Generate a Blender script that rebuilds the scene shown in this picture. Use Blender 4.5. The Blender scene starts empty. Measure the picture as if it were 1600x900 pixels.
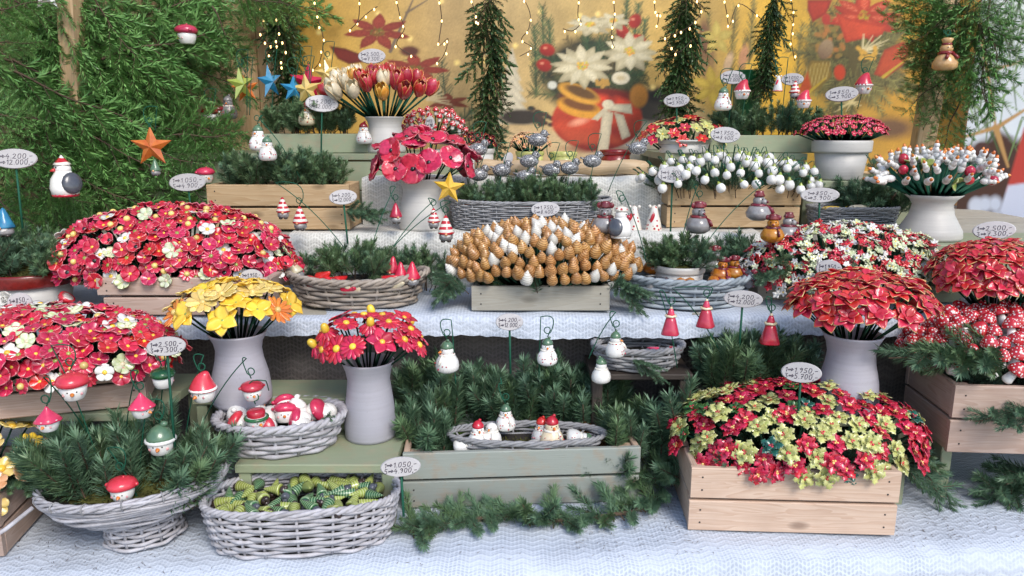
import bpy, math, random
import numpy as np
from mathutils import Vector, Matrix, Euler, Quaternion
R = random.Random(7)
S = bpy.context.scene
COL = S.collection
PI = math.pi
rad = math.radians
# ---------------------------------------------------------------- camera
F = 1180.0
PITCH = rad(12.0)
CAMZ = 1.47
cam_d = bpy.data.cameras.new('camera')
cam = bpy.data.objects.new('camera', cam_d); COL.objects.link(cam)
cam.location = (0, 0, CAMZ); cam.rotation_euler = (PI/2 - PITCH, 0, 0)
cam_d.sensor_width = 36.0; cam_d.lens = 36.0 * F / 1600.0
cam_d.clip_start = 0.05; cam_d.clip_end = 500
S.camera = cam
S.render.resolution_x = 1024; S.render.resolution_y = 576
# ---------------------------------------------------------------- light
SUN_EL, SUN_AZ = rad(44), rad(152)      # azimuth clockwise from +Y: behind the viewer, to the right
w = bpy.data.worlds.new("World"); S.world = w; w.use_nodes = True
wn = w.node_tree.nodes; wl = w.node_tree.links
sky = wn.new('ShaderNodeTexSky'); sky.sky_type = 'NISHITA'; sky.sun_disc = False
sky.sun_elevation = SUN_EL; sky.sun_rotation = SUN_AZ
sky.air_density = 1.0; sky.dust_density = 1.2; sky.ozone_density = 1.0
wl.new(sky.outputs[0], wn['Background'].inputs[0]); wn['Background'].inputs[1].default_value = 0.15
sd = bpy.data.lights.new('sun', 'SUN'); sd.energy = 1.7; sd.angle = rad(24); sd.color = (1.0, 0.95, 0.88)
sun = bpy.data.objects.new('sun', sd); COL.objects.link(sun)
sv = Vector((math.sin(SUN_AZ)*math.cos(SUN_EL), math.cos(SUN_AZ)*math.cos(SUN_EL), math.sin(SUN_EL)))
sun.rotation_euler = sv.to_track_quat('Z', 'Y').to_euler()
S.view_settings.view_transform = 'Standard'; S.view_settings.look = 'None'
S.view_settings.exposure = 0.60; S.view_settings.gamma = 1.0
S.render.engine = 'CYCLES'
S.cycles.use_denoising = True
S.cycles.max_bounces = 6; S.cycles.diffuse_bounces = 3; S.cycles.glossy_bounces = 3
# ---------------------------------------------------------------- where things stand
def ray(u, v):
    a = (u-800)/F; b = -(v-450)/F
    return Vector((a, math.cos(PITCH)+b*math.sin(PITCH), -math.sin(PITCH)+b*math.cos(PITCH)))
def P(u, v, Y):
    d = ray(u, v); return Vector((0, 0, CAMZ)) + d*(Y/d.y)
def PZ(u, v, z):
    d = ray(u, v); return Vector((0, 0, CAMZ)) + d*((z-CAMZ)/d.z)
def MPX(n, Y): return n*Y*1.02/F          # metres that n picture pixels span at distance Y
T0, R1, R2, T1, T2, T3 = .75, .87, .94, 1.08, 1.215, 1.40
# ---------------------------------------------------------------- mesh builder
class MB:
    def __init__(s): s.v=[]; s.f=[]; s.e=[]; s.m=[]; s.sm=[]
    def add(s, vs, fs, mi=0, e=None, smooth=True):
        o=len(s.v); s.v.extend(tuple(p) for p in vs)
        s.e.extend(e if isinstance(e,(list,tuple)) else [0.0 if e is None else e]*len(vs))
        for f in fs: s.f.append(tuple(i+o for i in f)); s.m.append(mi); s.sm.append(smooth)
        return s
    def lathe(s, prof, seg=16, mi=0, M=None, e=None, wob=None, smooth=True):
        vs=[]; fs=[]; rows=[]
        for k,(r,z) in enumerate(prof):
            if r<1e-6: rows.append([len(vs)]); vs.append(Vector((0,0,z)))
            else:
                row=[]
                for j in range(seg):
                    a=2*PI*j/seg; rr=r*(wob(a,k/(len(prof)-1)) if wob else 1)
                    row.append(len(vs)); vs.append(Vector((rr*math.cos(a),rr*math.sin(a),z)))
                rows.append(row)
        for A,B in zip(rows,rows[1:]):
            for j in range(seg):
                a,b=A[j%len(A)],A[(j+1)%len(A)]; c,d=B[(j+1)%len(B)],B[j%len(B)]
                f=[]
                for q in (a,b,c,d):
                    if q not in f: f.append(q)
                if len(f)>2: fs.append(f)
        if len(rows[0])>1: fs.append(rows[0][::-1])
        if len(rows[-1])>1: fs.append(rows[-1])
        if M is not None: vs=[M@q for q in vs]
        return s.add(vs,fs,mi,e,smooth)
    def ball(s, c=(0,0,0), r=.01, seg=12, rings=8, mi=0, M=None, e=None):
        if not hasattr(r,'__len__'): r=(r,r,r)
        prof=[(math.sin(PI*i/rings),-math.cos(PI*i/rings)) for i in range(rings+1)]
        prof[0]=(0,-1); prof[-1]=(0,1)
        T=Matrix.Translation(c)@Matrix.Diagonal((r[0],r[1],r[2],1))
        if M is not None: T=M@T
        return s.lathe(prof,seg,mi,T,e)
    def tube(s, pts, r, seg=5, mi=0, closed=False, e=None, cap=True, flat=1.0):
        pts=[Vector(p) for p in pts]; n=len(pts)
        rs=r if hasattr(r,'__len__') else [r]*n
        vs=[]; fs=[]; up=None
        for i,p in enumerate(pts):
            t=(pts[(i+1)%n]-pts[i-1]) if closed else (pts[min(i+1,n-1)]-pts[max(i-1,0)])
            if t.length<1e-9: t=Vector((0,0,1))
            t.normalize()
            if up is None:
                up=Vector((0,0,1)) if abs(t.z)<.9 else Vector((1,0,0))
            x=up-t*up.dot(t)
            if x.length<1e-6: x=t.orthogonal()
            x.normalize(); y=t.cross(x); up=x
            for j in range(seg):
                a=2*PI*j/seg; vs.append(p+(x*math.cos(a)+y*math.sin(a)*flat)*rs[i])
        m=n if closed else n-1
        for i in range(m):
            for j in range(seg):
                a=i*seg+j; b=i*seg+(j+1)%seg; c=((i+1)%n)*seg+(j+1)%seg; d=((i+1)%n)*seg+j
                fs.append((a,b,c,d))
        if cap and not closed:
            fs.append(tuple(range(seg))[::-1]); fs.append(tuple((n-1)*seg+j for j in range(seg)))
        return s.add(vs,fs,mi,e)
    def plank(s, L, W, H, ch=.0015, mi=0, M=None):      # lies along x, chamfered on its long edges
        w,h=W/2,H/2; pr=[(-w+ch,-h),(w-ch,-h),(w,-h+ch),(w,h-ch),(w-ch,h),(-w+ch,h),(-w,h-ch),(-w,-h+ch)]
        vs=[];
        for x,k in ((-L/2,.0),(L/2,.0)):
            for (y,z) in pr: vs.append(Vector((x,y,z)))
        fs=[(i,(i+1)%8,8+(i+1)%8,8+i) for i in range(8)]; fs=[f[::-1] for f in fs]
        fs+= [tuple(range(8)),tuple(range(15,7,-1))]
        fs=[f[::-1] for f in fs]
        if M is not None: vs=[M@q for q in vs]
        return s.add(vs,fs,mi,None,False)
    def mesh(s, name, mats):
        me=bpy.data.meshes.new(name); me.from_pydata(s.v,[],s.f)
        for m in (mats if isinstance(mats,(list,tuple)) else [mats]): me.materials.append(m)
        me.polygons.foreach_set('material_index',s.m); me.polygons.foreach_set('use_smooth',s.sm)
        at=me.attributes.new('e','FLOAT','POINT'); at.data.foreach_set('value',[float(q) for q in s.e])
        me.update(); return me
# ---------------------------------------------------------------- things, parts, sub-parts
def obj(name, me, parent=None, M=None):
    o=bpy.data.objects.new(name, me); COL.objects.link(o)
    if parent is not None: o.parent=parent
    if M is not None: o.matrix_basis=M
    return o
def tag(o, label=None, cat=None, group=None, kind=None):
    if label: o['label']=label
    if cat: o['category']=cat
    if group: o['group']=group
    if kind: o['kind']=kind
    return o
I4=Matrix.Identity(4)
def part(name, me, M=None, sub=(), kind=None): return (name, me, M if M is not None else I4, sub, kind)
def put(rec, M, name, label, cat, group=None, root=None):
    """a thing: an Empty (or its own mesh) with copies of its parts and their sub-parts, which share mesh data"""
    t=tag(obj(name, root, None, M), label, cat, group)
    for (n,me,m,sub,kd) in rec:
        o=obj(n,me,t,m)
        if kd: o['kind']=kd
        for (n2,me2,m2,_,k2) in sub: 
            q=obj(n2,me2,o,m2)
            if k2: q['kind']=k2
    return t
def solid(name, mb, mats, label=None, cat=None, group=None, kind=None, M=None, parent=None):
    return tag(obj(name, mb.mesh(name, mats), parent, M), label, cat, group, kind)
def T(x,y=None,z=None): return Matrix.Translation(x if y is None else (x,y,z))
def RX(a): return Matrix.Rotation(a,4,'X')
def RY(a): return Matrix.Rotation(a,4,'Y')
def RZ(a): return Matrix.Rotation(a,4,'Z')
def SC(x,y=None,z=None): return Matrix.Diagonal((x,x if y is None else y,x if z is None else z,1))
def along(A, B, roll=0):            # matrix whose z axis runs from A to B
    A=Vector(A); d=Vector(B)-A
    return T(A)@d.to_track_quat('Z','Y').to_matrix().to_4x4()@RZ(roll)
def facing(p, n, roll=0): return T(p)@Vector(n).to_track_quat('Z','Y').to_matrix().to_4x4()@RZ(roll)
# ---------------------------------------------------------------- materials
def newmat(name):
    m=bpy.data.materials.new(name); m.use_nodes=True; nt=m.node_tree
    return m, nt, nt.nodes['Principled BSDF']
def N(nt, t, **kw):
    n=nt.nodes.new(t)
    for k,v in kw.items():
        if k.startswith('i_'):
            n.inputs[k[2:].replace('_',' ')].default_value=v
        else: setattr(n,k,v)
    return n
def c4(c): return (c[0],c[1],c[2],1)
def mixc(nt, fac, a, b, blend='MIX'):
    n=nt.nodes.new('ShaderNodeMix'); n.data_type='RGBA'; n.blend_type=blend
    for i,x in ((0,fac),(6,a),(7,b)):
        if isinstance(x,bpy.types.NodeSocket): nt.links.new(x,n.inputs[i])
        elif i==0: n.inputs[0].default_value=x
        else: n.inputs[i].default_value=c4(x)
    return n.outputs[2]
def mathn(nt, op, a, b=None, clamp=False):
    n=nt.nodes.new('ShaderNodeMath'); n.operation=op; n.use_clamp=clamp
    for i,x in ((0,a),(1,b)):
        if x is None: continue
        if isinstance(x,bpy.types.NodeSocket): nt.links.new(x,n.inputs[i])
        else: n.inputs[i].default_value=x
    return n.outputs[0]
def noise(nt, scale, detail=3, vec=None, dist=0):
    n=N(nt,'ShaderNodeTexNoise'); n.inputs['Scale'].default_value=scale; n.inputs['Detail'].default_value=detail; n.inputs['Distortion'].default_value=dist
    if vec is not None: nt.links.new(vec,n.inputs['Vector'])
    return n.outputs['Fac']
def ramp(nt, fac, stops):
    n=nt.nodes.new('ShaderNodeValToRGB'); nt.links.new(fac,n.inputs[0])
    el=n.color_ramp.elements
    while len(el)<len(stops): el.new(.5)
    for q,(p,c) in zip(el,stops): q.position=p; q.color=c4(c) if hasattr(c,'__len__') else (c,c,c,1)
    return n.outputs[0]
def objvec(nt, offset=True):
    tc=nt.nodes.new('ShaderNodeTexCoord')
    if not offset: return tc.outputs['Object']
    oi=nt.nodes.new('ShaderNodeObjectInfo')
    ad=nt.nodes.new('ShaderNodeVectorMath'); ad.operation='ADD'
    nt.links.new(tc.outputs['Object'],ad.inputs[0])
    ml=mathn(nt,'MULTIPLY',oi.outputs['Random'],37.0); nt.links.new(ml,ad.inputs[1])
    return ad.outputs[0]
def orand(nt): return nt.nodes.new('ShaderNodeObjectInfo').outputs['Random']
def attr(nt,name='e'):
    n=nt.nodes.new('ShaderNodeAttribute'); n.attribute_name=name; return n.outputs['Fac']
def bump(nt, b, h, strength=.3, dist=.001):
    n=nt.nodes.new('ShaderNodeBump'); n.inputs['Strength'].default_value=strength; n.inputs['Distance'].default_value=dist
    nt.links.new(h,n.inputs['Height']); nt.links.new(n.outputs[0],b.inputs['Normal'])
_G={}
def glaze(name, base, rim=None, lo=.55, hi=1.0, mottled=.25, alt=None, rough=.27, coat=.38, scale=120, bmp=.22):
    """glazed earthenware: colour pools unevenly, thin edges break to the rim colour"""
    if name in _G: return _G[name]
    m,nt,b=newmat(name)
    v=objvec(nt); n1=noise(nt,scale,4,v)
    dk=[x*.62 for x in base] if alt is None else alt
    f=mathn(nt,'MULTIPLY',ramp(nt,n1,[(.38,0),(.68,1)]),mottled*2,True)
    c=mixc(nt,f,base,dk)
    hs=N(nt,'ShaderNodeHueSaturation'); nt.links.new(c,hs.inputs['Color'])
    r=orand(nt)
    nt.links.new(mathn(nt,'ADD',mathn(nt,'MULTIPLY',r,.4),.8),hs.inputs['Value'])
    nt.links.new(mathn(nt,'ADD',mathn(nt,'MULTIPLY',mathn(nt,'FRACT',mathn(nt,'MULTIPLY',r,7.3)),.016),.490),hs.inputs['Hue'])
    c=hs.outputs[0]
    if rim is not None:
        e=attr(nt); mr=N(nt,'ShaderNodeMapRange'); mr.inputs[1].default_value=lo; mr.inputs[2].default_value=hi
        nt.links.new(mathn(nt,'ADD',e,mathn(nt,'MULTIPLY',mathn(nt,'SUBTRACT',n1,.5),.5)),mr.inputs[0])
        c=mixc(nt,mr.outputs[0],c,rim)
    nt.links.new(c,b.inputs['Base Color'])
    b.inputs['Roughness'].default_value=rough; b.inputs['Coat Weight'].default_value=coat; b.inputs['Coat Roughness'].default_value=.08
    if bmp: bump(nt,b,noise(nt,scale*1.3,2,v),bmp,.0012)
    _G[name]=m; return m
def matte(name, base, dark=None, rough=.75, scale=25, amt=.4, bmp=.2, bscale=None, bd=.001, spec=None):
    if name in _G: return _G[name]
    m,nt,b=newmat(name); v=objvec(nt)
    n1=noise(nt,scale,5,v)
    c=mixc(nt,mathn(nt,'MULTIPLY',ramp(nt,n1,[(.35,0),(.7,1)]),amt),base,dark or [x*.5 for x in base])
    hs=N(nt,'ShaderNodeHueSaturation'); nt.links.new(c,hs.inputs['Color'])
    nt.links.new(mathn(nt,'ADD',mathn(nt,'MULTIPLY',orand(nt),.3),.85),hs.inputs['Value'])
    nt.links.new(hs.outputs[0],b.inputs['Base Color']); b.inputs['Roughness'].default_value=rough
    if spec is not None: b.inputs['Specular IOR Level'].default_value=spec
    if bmp: bump(nt,b,noise(nt,bscale or scale*6,4,v),bmp,bd)
    _G[name]=m; return m
def wood(name, light, dark, grain=1.0, rough=.62, paint=None, worn=.3):
    """planks run along their own x; growth rings stretched along it, knots, soft dirt at random"""
    if name in _G: return _G[name]
    m,nt,b=newmat(name); v=objvec(nt)
    mp=N(nt,'ShaderNodeMapping'); mp.inputs['Scale'].default_value=(2.2,26,26); nt.links.new(v,mp.inputs[0])
    n1=noise(nt,1.6,2,mp.outputs[0],.6)
    rings=mathn(nt,'FRACT',mathn(nt,'MULTIPLY',n1,9.0*grain))
    mp2=N(nt,'ShaderNodeMapping'); mp2.inputs['Scale'].default_value=(12,300,300); nt.links.new(v,mp2.inputs[0])
    fib=noise(nt,1.5,3,mp2.outputs[0])
    f=mathn(nt,'ADD',mathn(nt,'MULTIPLY',ramp(nt,rings,[(0,0),(.75,.75),(.95,1),(1,.1)]),.55),mathn(nt,'MULTIPLY',fib,.35))
    c=mixc(nt,f,light,dark)
    blot=ramp(nt,noise(nt,11,4,v),[(.5,0),(.75,1)])
    c=mixc(nt,mathn(nt,'MULTIPLY',blot,.25),c,[x*.6 for x in dark])
    vk=N(nt,'ShaderNodeTexVoronoi'); mk=N(nt,'ShaderNodeMapping'); mk.inputs['Scale'].default_value=(7,16,16); nt.links.new(v,mk.inputs[0]); nt.links.new(mk.outputs[0],vk.inputs['Vector']); vk.inputs['Scale'].default_value=1.0
    c=mixc(nt,mathn(nt,'MULTIPLY',ramp(nt,vk.outputs['Distance'],[(.05,1),(.11,.55),(.16,0)]),.75),c,[q*.45 for q in dark])
    if paint is not None:
        wear=ramp(nt,mathn(nt,'ADD',noise(nt,40,5,v),mathn(nt,'MULTIPLY',fib,.25)),[(.62,0),(.8,1)])
        pc=mixc(nt,mathn(nt,'MULTIPLY',fib,.5),paint,[x*.7 for x in paint])
        pc=mixc(nt,mathn(nt,'MULTIPLY',ramp(nt,noise(nt,9,4,v),[(.4,0),(.7,1)]),.3),pc,[x*.75 for x in paint])
        c=mixc(nt,mathn(nt,'SUBTRACT',1.0,mathn(nt,'MULTIPLY',wear,worn)),c,pc)
    hs=N(nt,'ShaderNodeHueSaturation'); nt.links.new(c,hs.inputs['Color'])
    nt.links.new(mathn(nt,'ADD',mathn(nt,'MULTIPLY',orand(nt),.25),.87),hs.inputs['Value'])
    nt.links.new(hs.outputs[0],b.inputs['Base Color']); b.inputs['Roughness'].default_value=rough
    bump(nt,b,mathn(nt,'ADD',fib,mathn(nt,'MULTIPLY',rings,.4)),.35,.0008)
    _G[name]=m; return m
def needle_mat(name, a, b_, tip, rough=.42):
    m,nt,b=newmat(name); e=attr(nt)
    c=mixc(nt,e,a,b_)
    c=mixc(nt,mathn(nt,'MULTIPLY',orand(nt),.45),c,tip)
    nt.links.new(c,b.inputs['Base Color']); b.inputs['Roughness'].default_value=rough
    b.inputs['Specular IOR Level'].default_value=.45
    return m
def lace(name, thread, gap, k=1.0, rough=.9, holes=True):
    """crochet cloth: zigzag rows of thread with rows of small eyelets between them"""
    m,nt,b=newmat(name)
    uv=nt.nodes.new('ShaderNodeUVMap'); sp=N(nt,'ShaderNodeSeparateXYZ'); nt.links.new(uv.outputs[0],sp.inputs[0])
    x,y=sp.outputs[0],sp.outputs[1]
    wn_=noise(nt,30,3,uv.outputs[0]); 
    tri=mathn(nt,'PINGPONG',x,.018*k)
    yy=mathn(nt,'ADD',y,mathn(nt,'ADD',mathn(nt,'MULTIPLY',tri,.5),mathn(nt,'MULTIPLY',wn_,.006)))
    row=mathn(nt,'SINE',mathn(nt,'MULTIPLY',yy,2*PI/(.0150*k)))
    ex=mathn(nt,'SINE',mathn(nt,'MULTIPLY',x,2*PI/(.0070*k)))
    ey=mathn(nt,'SINE',mathn(nt,'MULTIPLY',yy,2*PI/(.0075*k)))
    hole=ramp(nt,mathn(nt,'MULTIPLY',mathn(nt,'ADD',ex,1),mathn(nt,'ADD',ey,1)),[(.0,0),(.62,0),(1,1)])
    mod=ramp(nt,noise(nt,14,3,uv.outputs[0]),[(.35,.25),(.6,1)])
    c=mixc(nt,mathn(nt,'MULTIPLY',ramp(nt,row,[(.3,0),(.95,1)]),.20),thread,gap)
    c=mixc(nt,mathn(nt,'MULTIPLY',mathn(nt,'MULTIPLY',hole,mod),.5),c,gap)
    dirt=ramp(nt,noise(nt,7,5,uv.outputs[0]),[(.48,0),(.75,1)])
    c=mixc(nt,mathn(nt,'MULTIPLY',dirt,.3),c,[q*.55 for q in thread])
    nt.links.new(c,b.inputs['Base Color']); b.inputs['Roughness'].default_value=rough
    b.inputs['Specular IOR Level'].default_value=.15
    h=mathn(nt,'ADD',mathn(nt,'MULTIPLY',row,.5),mathn(nt,'MULTIPLY',hole,-.7))
    bump(nt,b,mathn(nt,'ADD',h,noise(nt,300,2,uv.outputs[0])),.4,.0018)
    return m
M_LACE=lace('white_lace',(.58,.63,.71),(.28,.32,.39))
M_LACE_SHADE=lace('shade_tinted_lace',(.17,.15,.14),(.05,.045,.04),1.2)  # darkened lace: the shade under the middle shelf is put into its colour
M_LACEB=lace('cream_lace',(.70,.69,.64),(.30,.29,.26))
M_PINE=wood('pine_wood',(.62,.47,.36),(.45,.29,.20))
M_PINK=wood('aged_pine',(.54,.41,.34),(.38,.25,.19))
M_WARM=wood('warm_pine',(.60,.43,.25),(.42,.26,.12))
M_SHADEW=wood('shade_toned_wood',(.06,.045,.035),(.03,.022,.018))  # near-black so the added steps pass for the shadow below the shelf
M_ORANGE=wood('stained_board',(.44,.24,.09),(.26,.12,.04),.8)
M_SAGE=wood('sage_paint',(.45,.36,.25),(.3,.2,.12),1,.6,(.30,.34,.22),.35)
M_GREY=wood('grey_green_paint',(.42,.36,.28),(.3,.2,.12),1,.65,(.34,.37,.33),.5)
M_PALE=wood('pale_weathered_wood',(.42,.40,.34),(.32,.29,.23),1.0,.75)
M_LOG=wood('peeled_log',(.58,.44,.28),(.42,.28,.15),.6)
M_STONE=matte('stoneware',(.44,.43,.48),(.35,.34,.39),.55,14,.35,.12,220,.0006)
def thrown(m):      # faint turning rings and brushed bands left by the wheel
    nt=m.node_tree; b=nt.nodes['Principled BSDF']; tc=nt.nodes.new('ShaderNodeTexCoord'); mp=N(nt,'ShaderNodeMapping'); mp.inputs['Scale'].default_value=(6,6,170); nt.links.new(tc.outputs['Object'],mp.inputs[0])
    n1=noise(nt,1.0,4,mp.outputs[0]); old=b.inputs['Base Color'].links[0].from_socket
    sp=ramp(nt,noise(nt,420,2,tc.outputs['Object']),[(.66,0),(.74,1)])
    c=mixc(nt,ramp(nt,n1,[(.3,0),(.75,.22)]),old,(.25,.23,.24)); c=mixc(nt,mathn(nt,'MULTIPLY',sp,.35),c,(.2,.17,.15)); nt.links.new(c,b.inputs['Base Color'])
    bump(nt,b,n1,.5,.0012); b.inputs['Roughness'].default_value=.46; return m
M_STONE_L=matte('pale_stoneware',(.60,.58,.54),(.48,.46,.42),.5,14,.3,.1,200,.0006)
M_CLAY=matte('clay_plaque',(.50,.48,.48),(.40,.38,.38),.6,40,.4,.25,300,.0005)
thrown(M_STONE); thrown(M_STONE_L)
M_INK=matte('black_ink',(.03,.02,.05),None,.6,50,.2,0)
M_STAKE=matte('green_rod',(.014,.095,.055),(.01,.05,.03),.55,60,.3,.1,spec=.2)
M_STEM=matte('dark_stem',(.012,.055,.030),(.008,.03,.018),.6,60,.4,.1,spec=.15)
M_WICK=matte('greywashed_willow',(.47,.46,.49),(.22,.20,.20),.7,55,.6,.5,260,.0012)
M_WICKB=matte('brown_willow',(.36,.31,.26),(.16,.12,.09),.65,45,.7,.5,260,.0012)
M_WICKD=matte('grey_wicker',(.30,.30,.31),(.16,.15,.15),.7,55,.5,.4,260,.001)
M_WICKBL=matte('blue_grey_willow',(.34,.38,.41),(.17,.21,.24),.7,45,.6,.5,260,.0012)
M_MOSS=matte('moss',(.10,.105,.03),(.06,.05,.02),.95,60,.8,.6,200,.004,.1)
M_MOSSG=matte('green_moss',(.08,.14,.025),(.05,.07,.02),.95,60,.8,.6,200,.004,.1)
M_MOSSO=matte('dry_moss',(.32,.17,.06),(.18,.09,.03),.95,60,.8,.6,200,.004,.1)
M_BARK=matte('bark',(.10,.065,.04),(.05,.03,.02),.9,90,.6,.5,240,.002)
M_SOIL=matte('soil',(.03,.024,.018),None,.95,60,.5,.6,200,.004)
M_NEED=needle_mat('spruce_needles',(.054,.125,.062),(.165,.265,.150),(.092,.170,.112))
M_NEEDY=needle_mat('spruce_needles_light',(.065,.140,.055),(.170,.255,.120),(.110,.180,.090))
M_FIR=needle_mat('nordmann_needles',(.085,.225,.050),(.215,.400,.120),(.130,.280,.095),.28)
M_GARL=needle_mat('garland_needles',(.030,.085,.025),(.085,.155,.050),(.050,.105,.032))
M_METAL=newmat('nail_steel')[0]; M_METAL.node_tree.nodes['Principled BSDF'].inputs['Base Color'].default_value=(.04,.035,.03,1); M_METAL.node_tree.nodes['Principled BSDF'].inputs['Roughness'].default_value=.6
# glazes
RED=glaze('red_glaze',(.56,.020,.032),(.72,.30,.30),.74,1.25,.35,(.36,.010,.020))
REDP=glaze('crimson_glaze',(.58,.026,.070),(.74,.34,.36),.72,1.2,.4,(.38,.012,.040))
REDG=glaze('red_gold_edge',(.60,.030,.040),(.76,.58,.22),.80,.98,.3,(.40,.012,.02))
REDW=glaze('red_white_edge',(.58,.022,.055),(.76,.45,.42),.92,1.25,.35,(.36,.008,.026))
REDD=glaze('dark_red_glaze',(.22,.012,.014),None,.5,1,.4)
CORAL=glaze('coral_glaze',(.60,.040,.080),(.7,.25,.25),.85,1.3,.25,(.46,.025,.055))
WHITE=glaze('white_glaze',(.78,.77,.74),(.66,.62,.52),.8,1.1,.2,(.62,.60,.54))
WHITEG=glaze('white_green_glaze',(.70,.72,.55),(.5,.58,.22),.8,1.1,.4,(.45,.55,.2))
CREAM=glaze('cream_glaze',(.70,.62,.44),None,.5,1,.3,(.6,.46,.25))
YEL=glaze('yellow_glaze',(.84,.56,.055),(.78,.56,.16),.75,1.1,.3,(.76,.44,.03))
YELP=glaze('pale_yellow_glaze',(.78,.60,.20),(.78,.66,.3),.75,1.1,.3,(.72,.48,.1))
ORA=glaze('orange_glaze',(.72,.24,.035),(.76,.42,.15),.75,1.1,.4,(.55,.13,.02))
PEACH=glaze('peach_glaze',(.72,.38,.20),(.74,.5,.3),.75,1.1,.4,(.62,.26,.1))
OLIVE=glaze('olive_glaze',(.56,.55,.20),(.72,.69,.44),.75,1.1,.4,(.32,.38,.09))
LEAFG=glaze('leaf_green_glaze',(.05,.16,.035),(.35,.42,.15),.8,1.1,.4,(.02,.09,.03))
TEAL=glaze('teal_glaze',(.02,.13,.10),(.25,.40,.32),.75,1.1,.4,(.01,.07,.05))
GREEN=glaze('bottle_green_glaze',(.020,.13,.045),None,.5,1,.35,(.01,.06,.025))
SAGEG=glaze('sage_green_glaze',(.10,.19,.11),None,.5,1,.3,(.06,.12,.07))
BLUE=glaze('blue_glaze',(.03,.22,.42),(.2,.42,.55),.8,1.2,.3,(.015,.10,.26))
GREYG=glaze('grey_glaze',(.17,.17,.18),(.5,.5,.5),.5,1.1,.5,(.06,.06,.065))
GREYL=glaze('light_grey_glaze',(.30,.29,.29),None,.5,1,.35,(.18,.17,.17))
SLATE=glaze('slate_glaze',(.085,.09,.11),None,.5,1,.3)
BLACK=glaze('black_glaze',(.015,.013,.012),None,.5,1,.2)
BROWN=glaze('dark_brown_glaze',(.045,.028,.022),None,.5,1,.4)
AMBER=glaze('amber_glaze',(.46,.18,.02),None,.5,1,.4,(.28,.07,.008))
HONEY=glaze('honey_glaze',(.62,.37,.15),(.26,.10,.022),.35,.85,.5,(.46,.22,.06),.3,.3)
CHALK=glaze('chalk_white_glaze',(.78,.76,.70),(.55,.52,.45),.4,.85,.2,None,.35,.2)
PINK=glaze('cheek_pink',(.72,.36,.36),None,.5,1,.1)
BURG=glaze('burgundy_glaze',(.20,.018,.03),None,.5,1,.4,(.1,.008,.014))
LIME=glaze('lime_glaze',(.30,.36,.07),(.52,.54,.25),.45,.9,.4,(.24,.32,.05),.25)
DKG=glaze('deep_green_glaze',(.03,.14,.05),(.25,.36,.2),.35,.75,.4,(.015,.07,.03),.25)
GREENU=GREEN
def dotted(name, base, dot, scale=210, size=.30):
    m,nt,b=newmat(name); vo=N(nt,'ShaderNodeTexVoronoi'); vo.inputs['Scale'].default_value=scale
    vo.inputs['Randomness'].default_value=.45
    nt.links.new(objvec(nt),vo.inputs['Vector'])
    c=mixc(nt,ramp(nt,vo.outputs['Distance'],[(size,1),(size+.06,0)]),base,dot)
    nt.links.new(c,b.inputs['Base Color']); b.inputs['Roughness'].default_value=.2; b.inputs['Coat Weight'].default_value=.5
    return m
M_TOAD=dotted('toadstool_red',(.50,.018,.028),(.8,.76,.72),200,.30)
M_SPOT=dotted('white_red_spots',(.76,.72,.64),(.45,.02,.03),120,.24)
def striped(name, a, b_, scale):
    m,nt,b=newmat(name); tc=nt.nodes.new('ShaderNodeTexCoord'); sp=N(nt,'ShaderNodeSeparateXYZ'); nt.links.new(tc.outputs['Object'],sp.inputs[0])
    f=ramp(nt,mathn(nt,'SINE',mathn(nt,'ADD',mathn(nt,'MULTIPLY',sp.outputs[2],scale),mathn(nt,'MULTIPLY',noise(nt,60,2,tc.outputs['Object']),2))),[(.0,0),(.12,1)])
    nt.links.new(mixc(nt,f,a,b_),b.inputs['Base Color']); b.inputs['Roughness'].default_value=.2; b.inputs['Coat Weight'].default_value=.5
    return m
M_STRIPE=striped('red_white_stripes',(.50,.02,.03),(.78,.74,.66),560)
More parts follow.
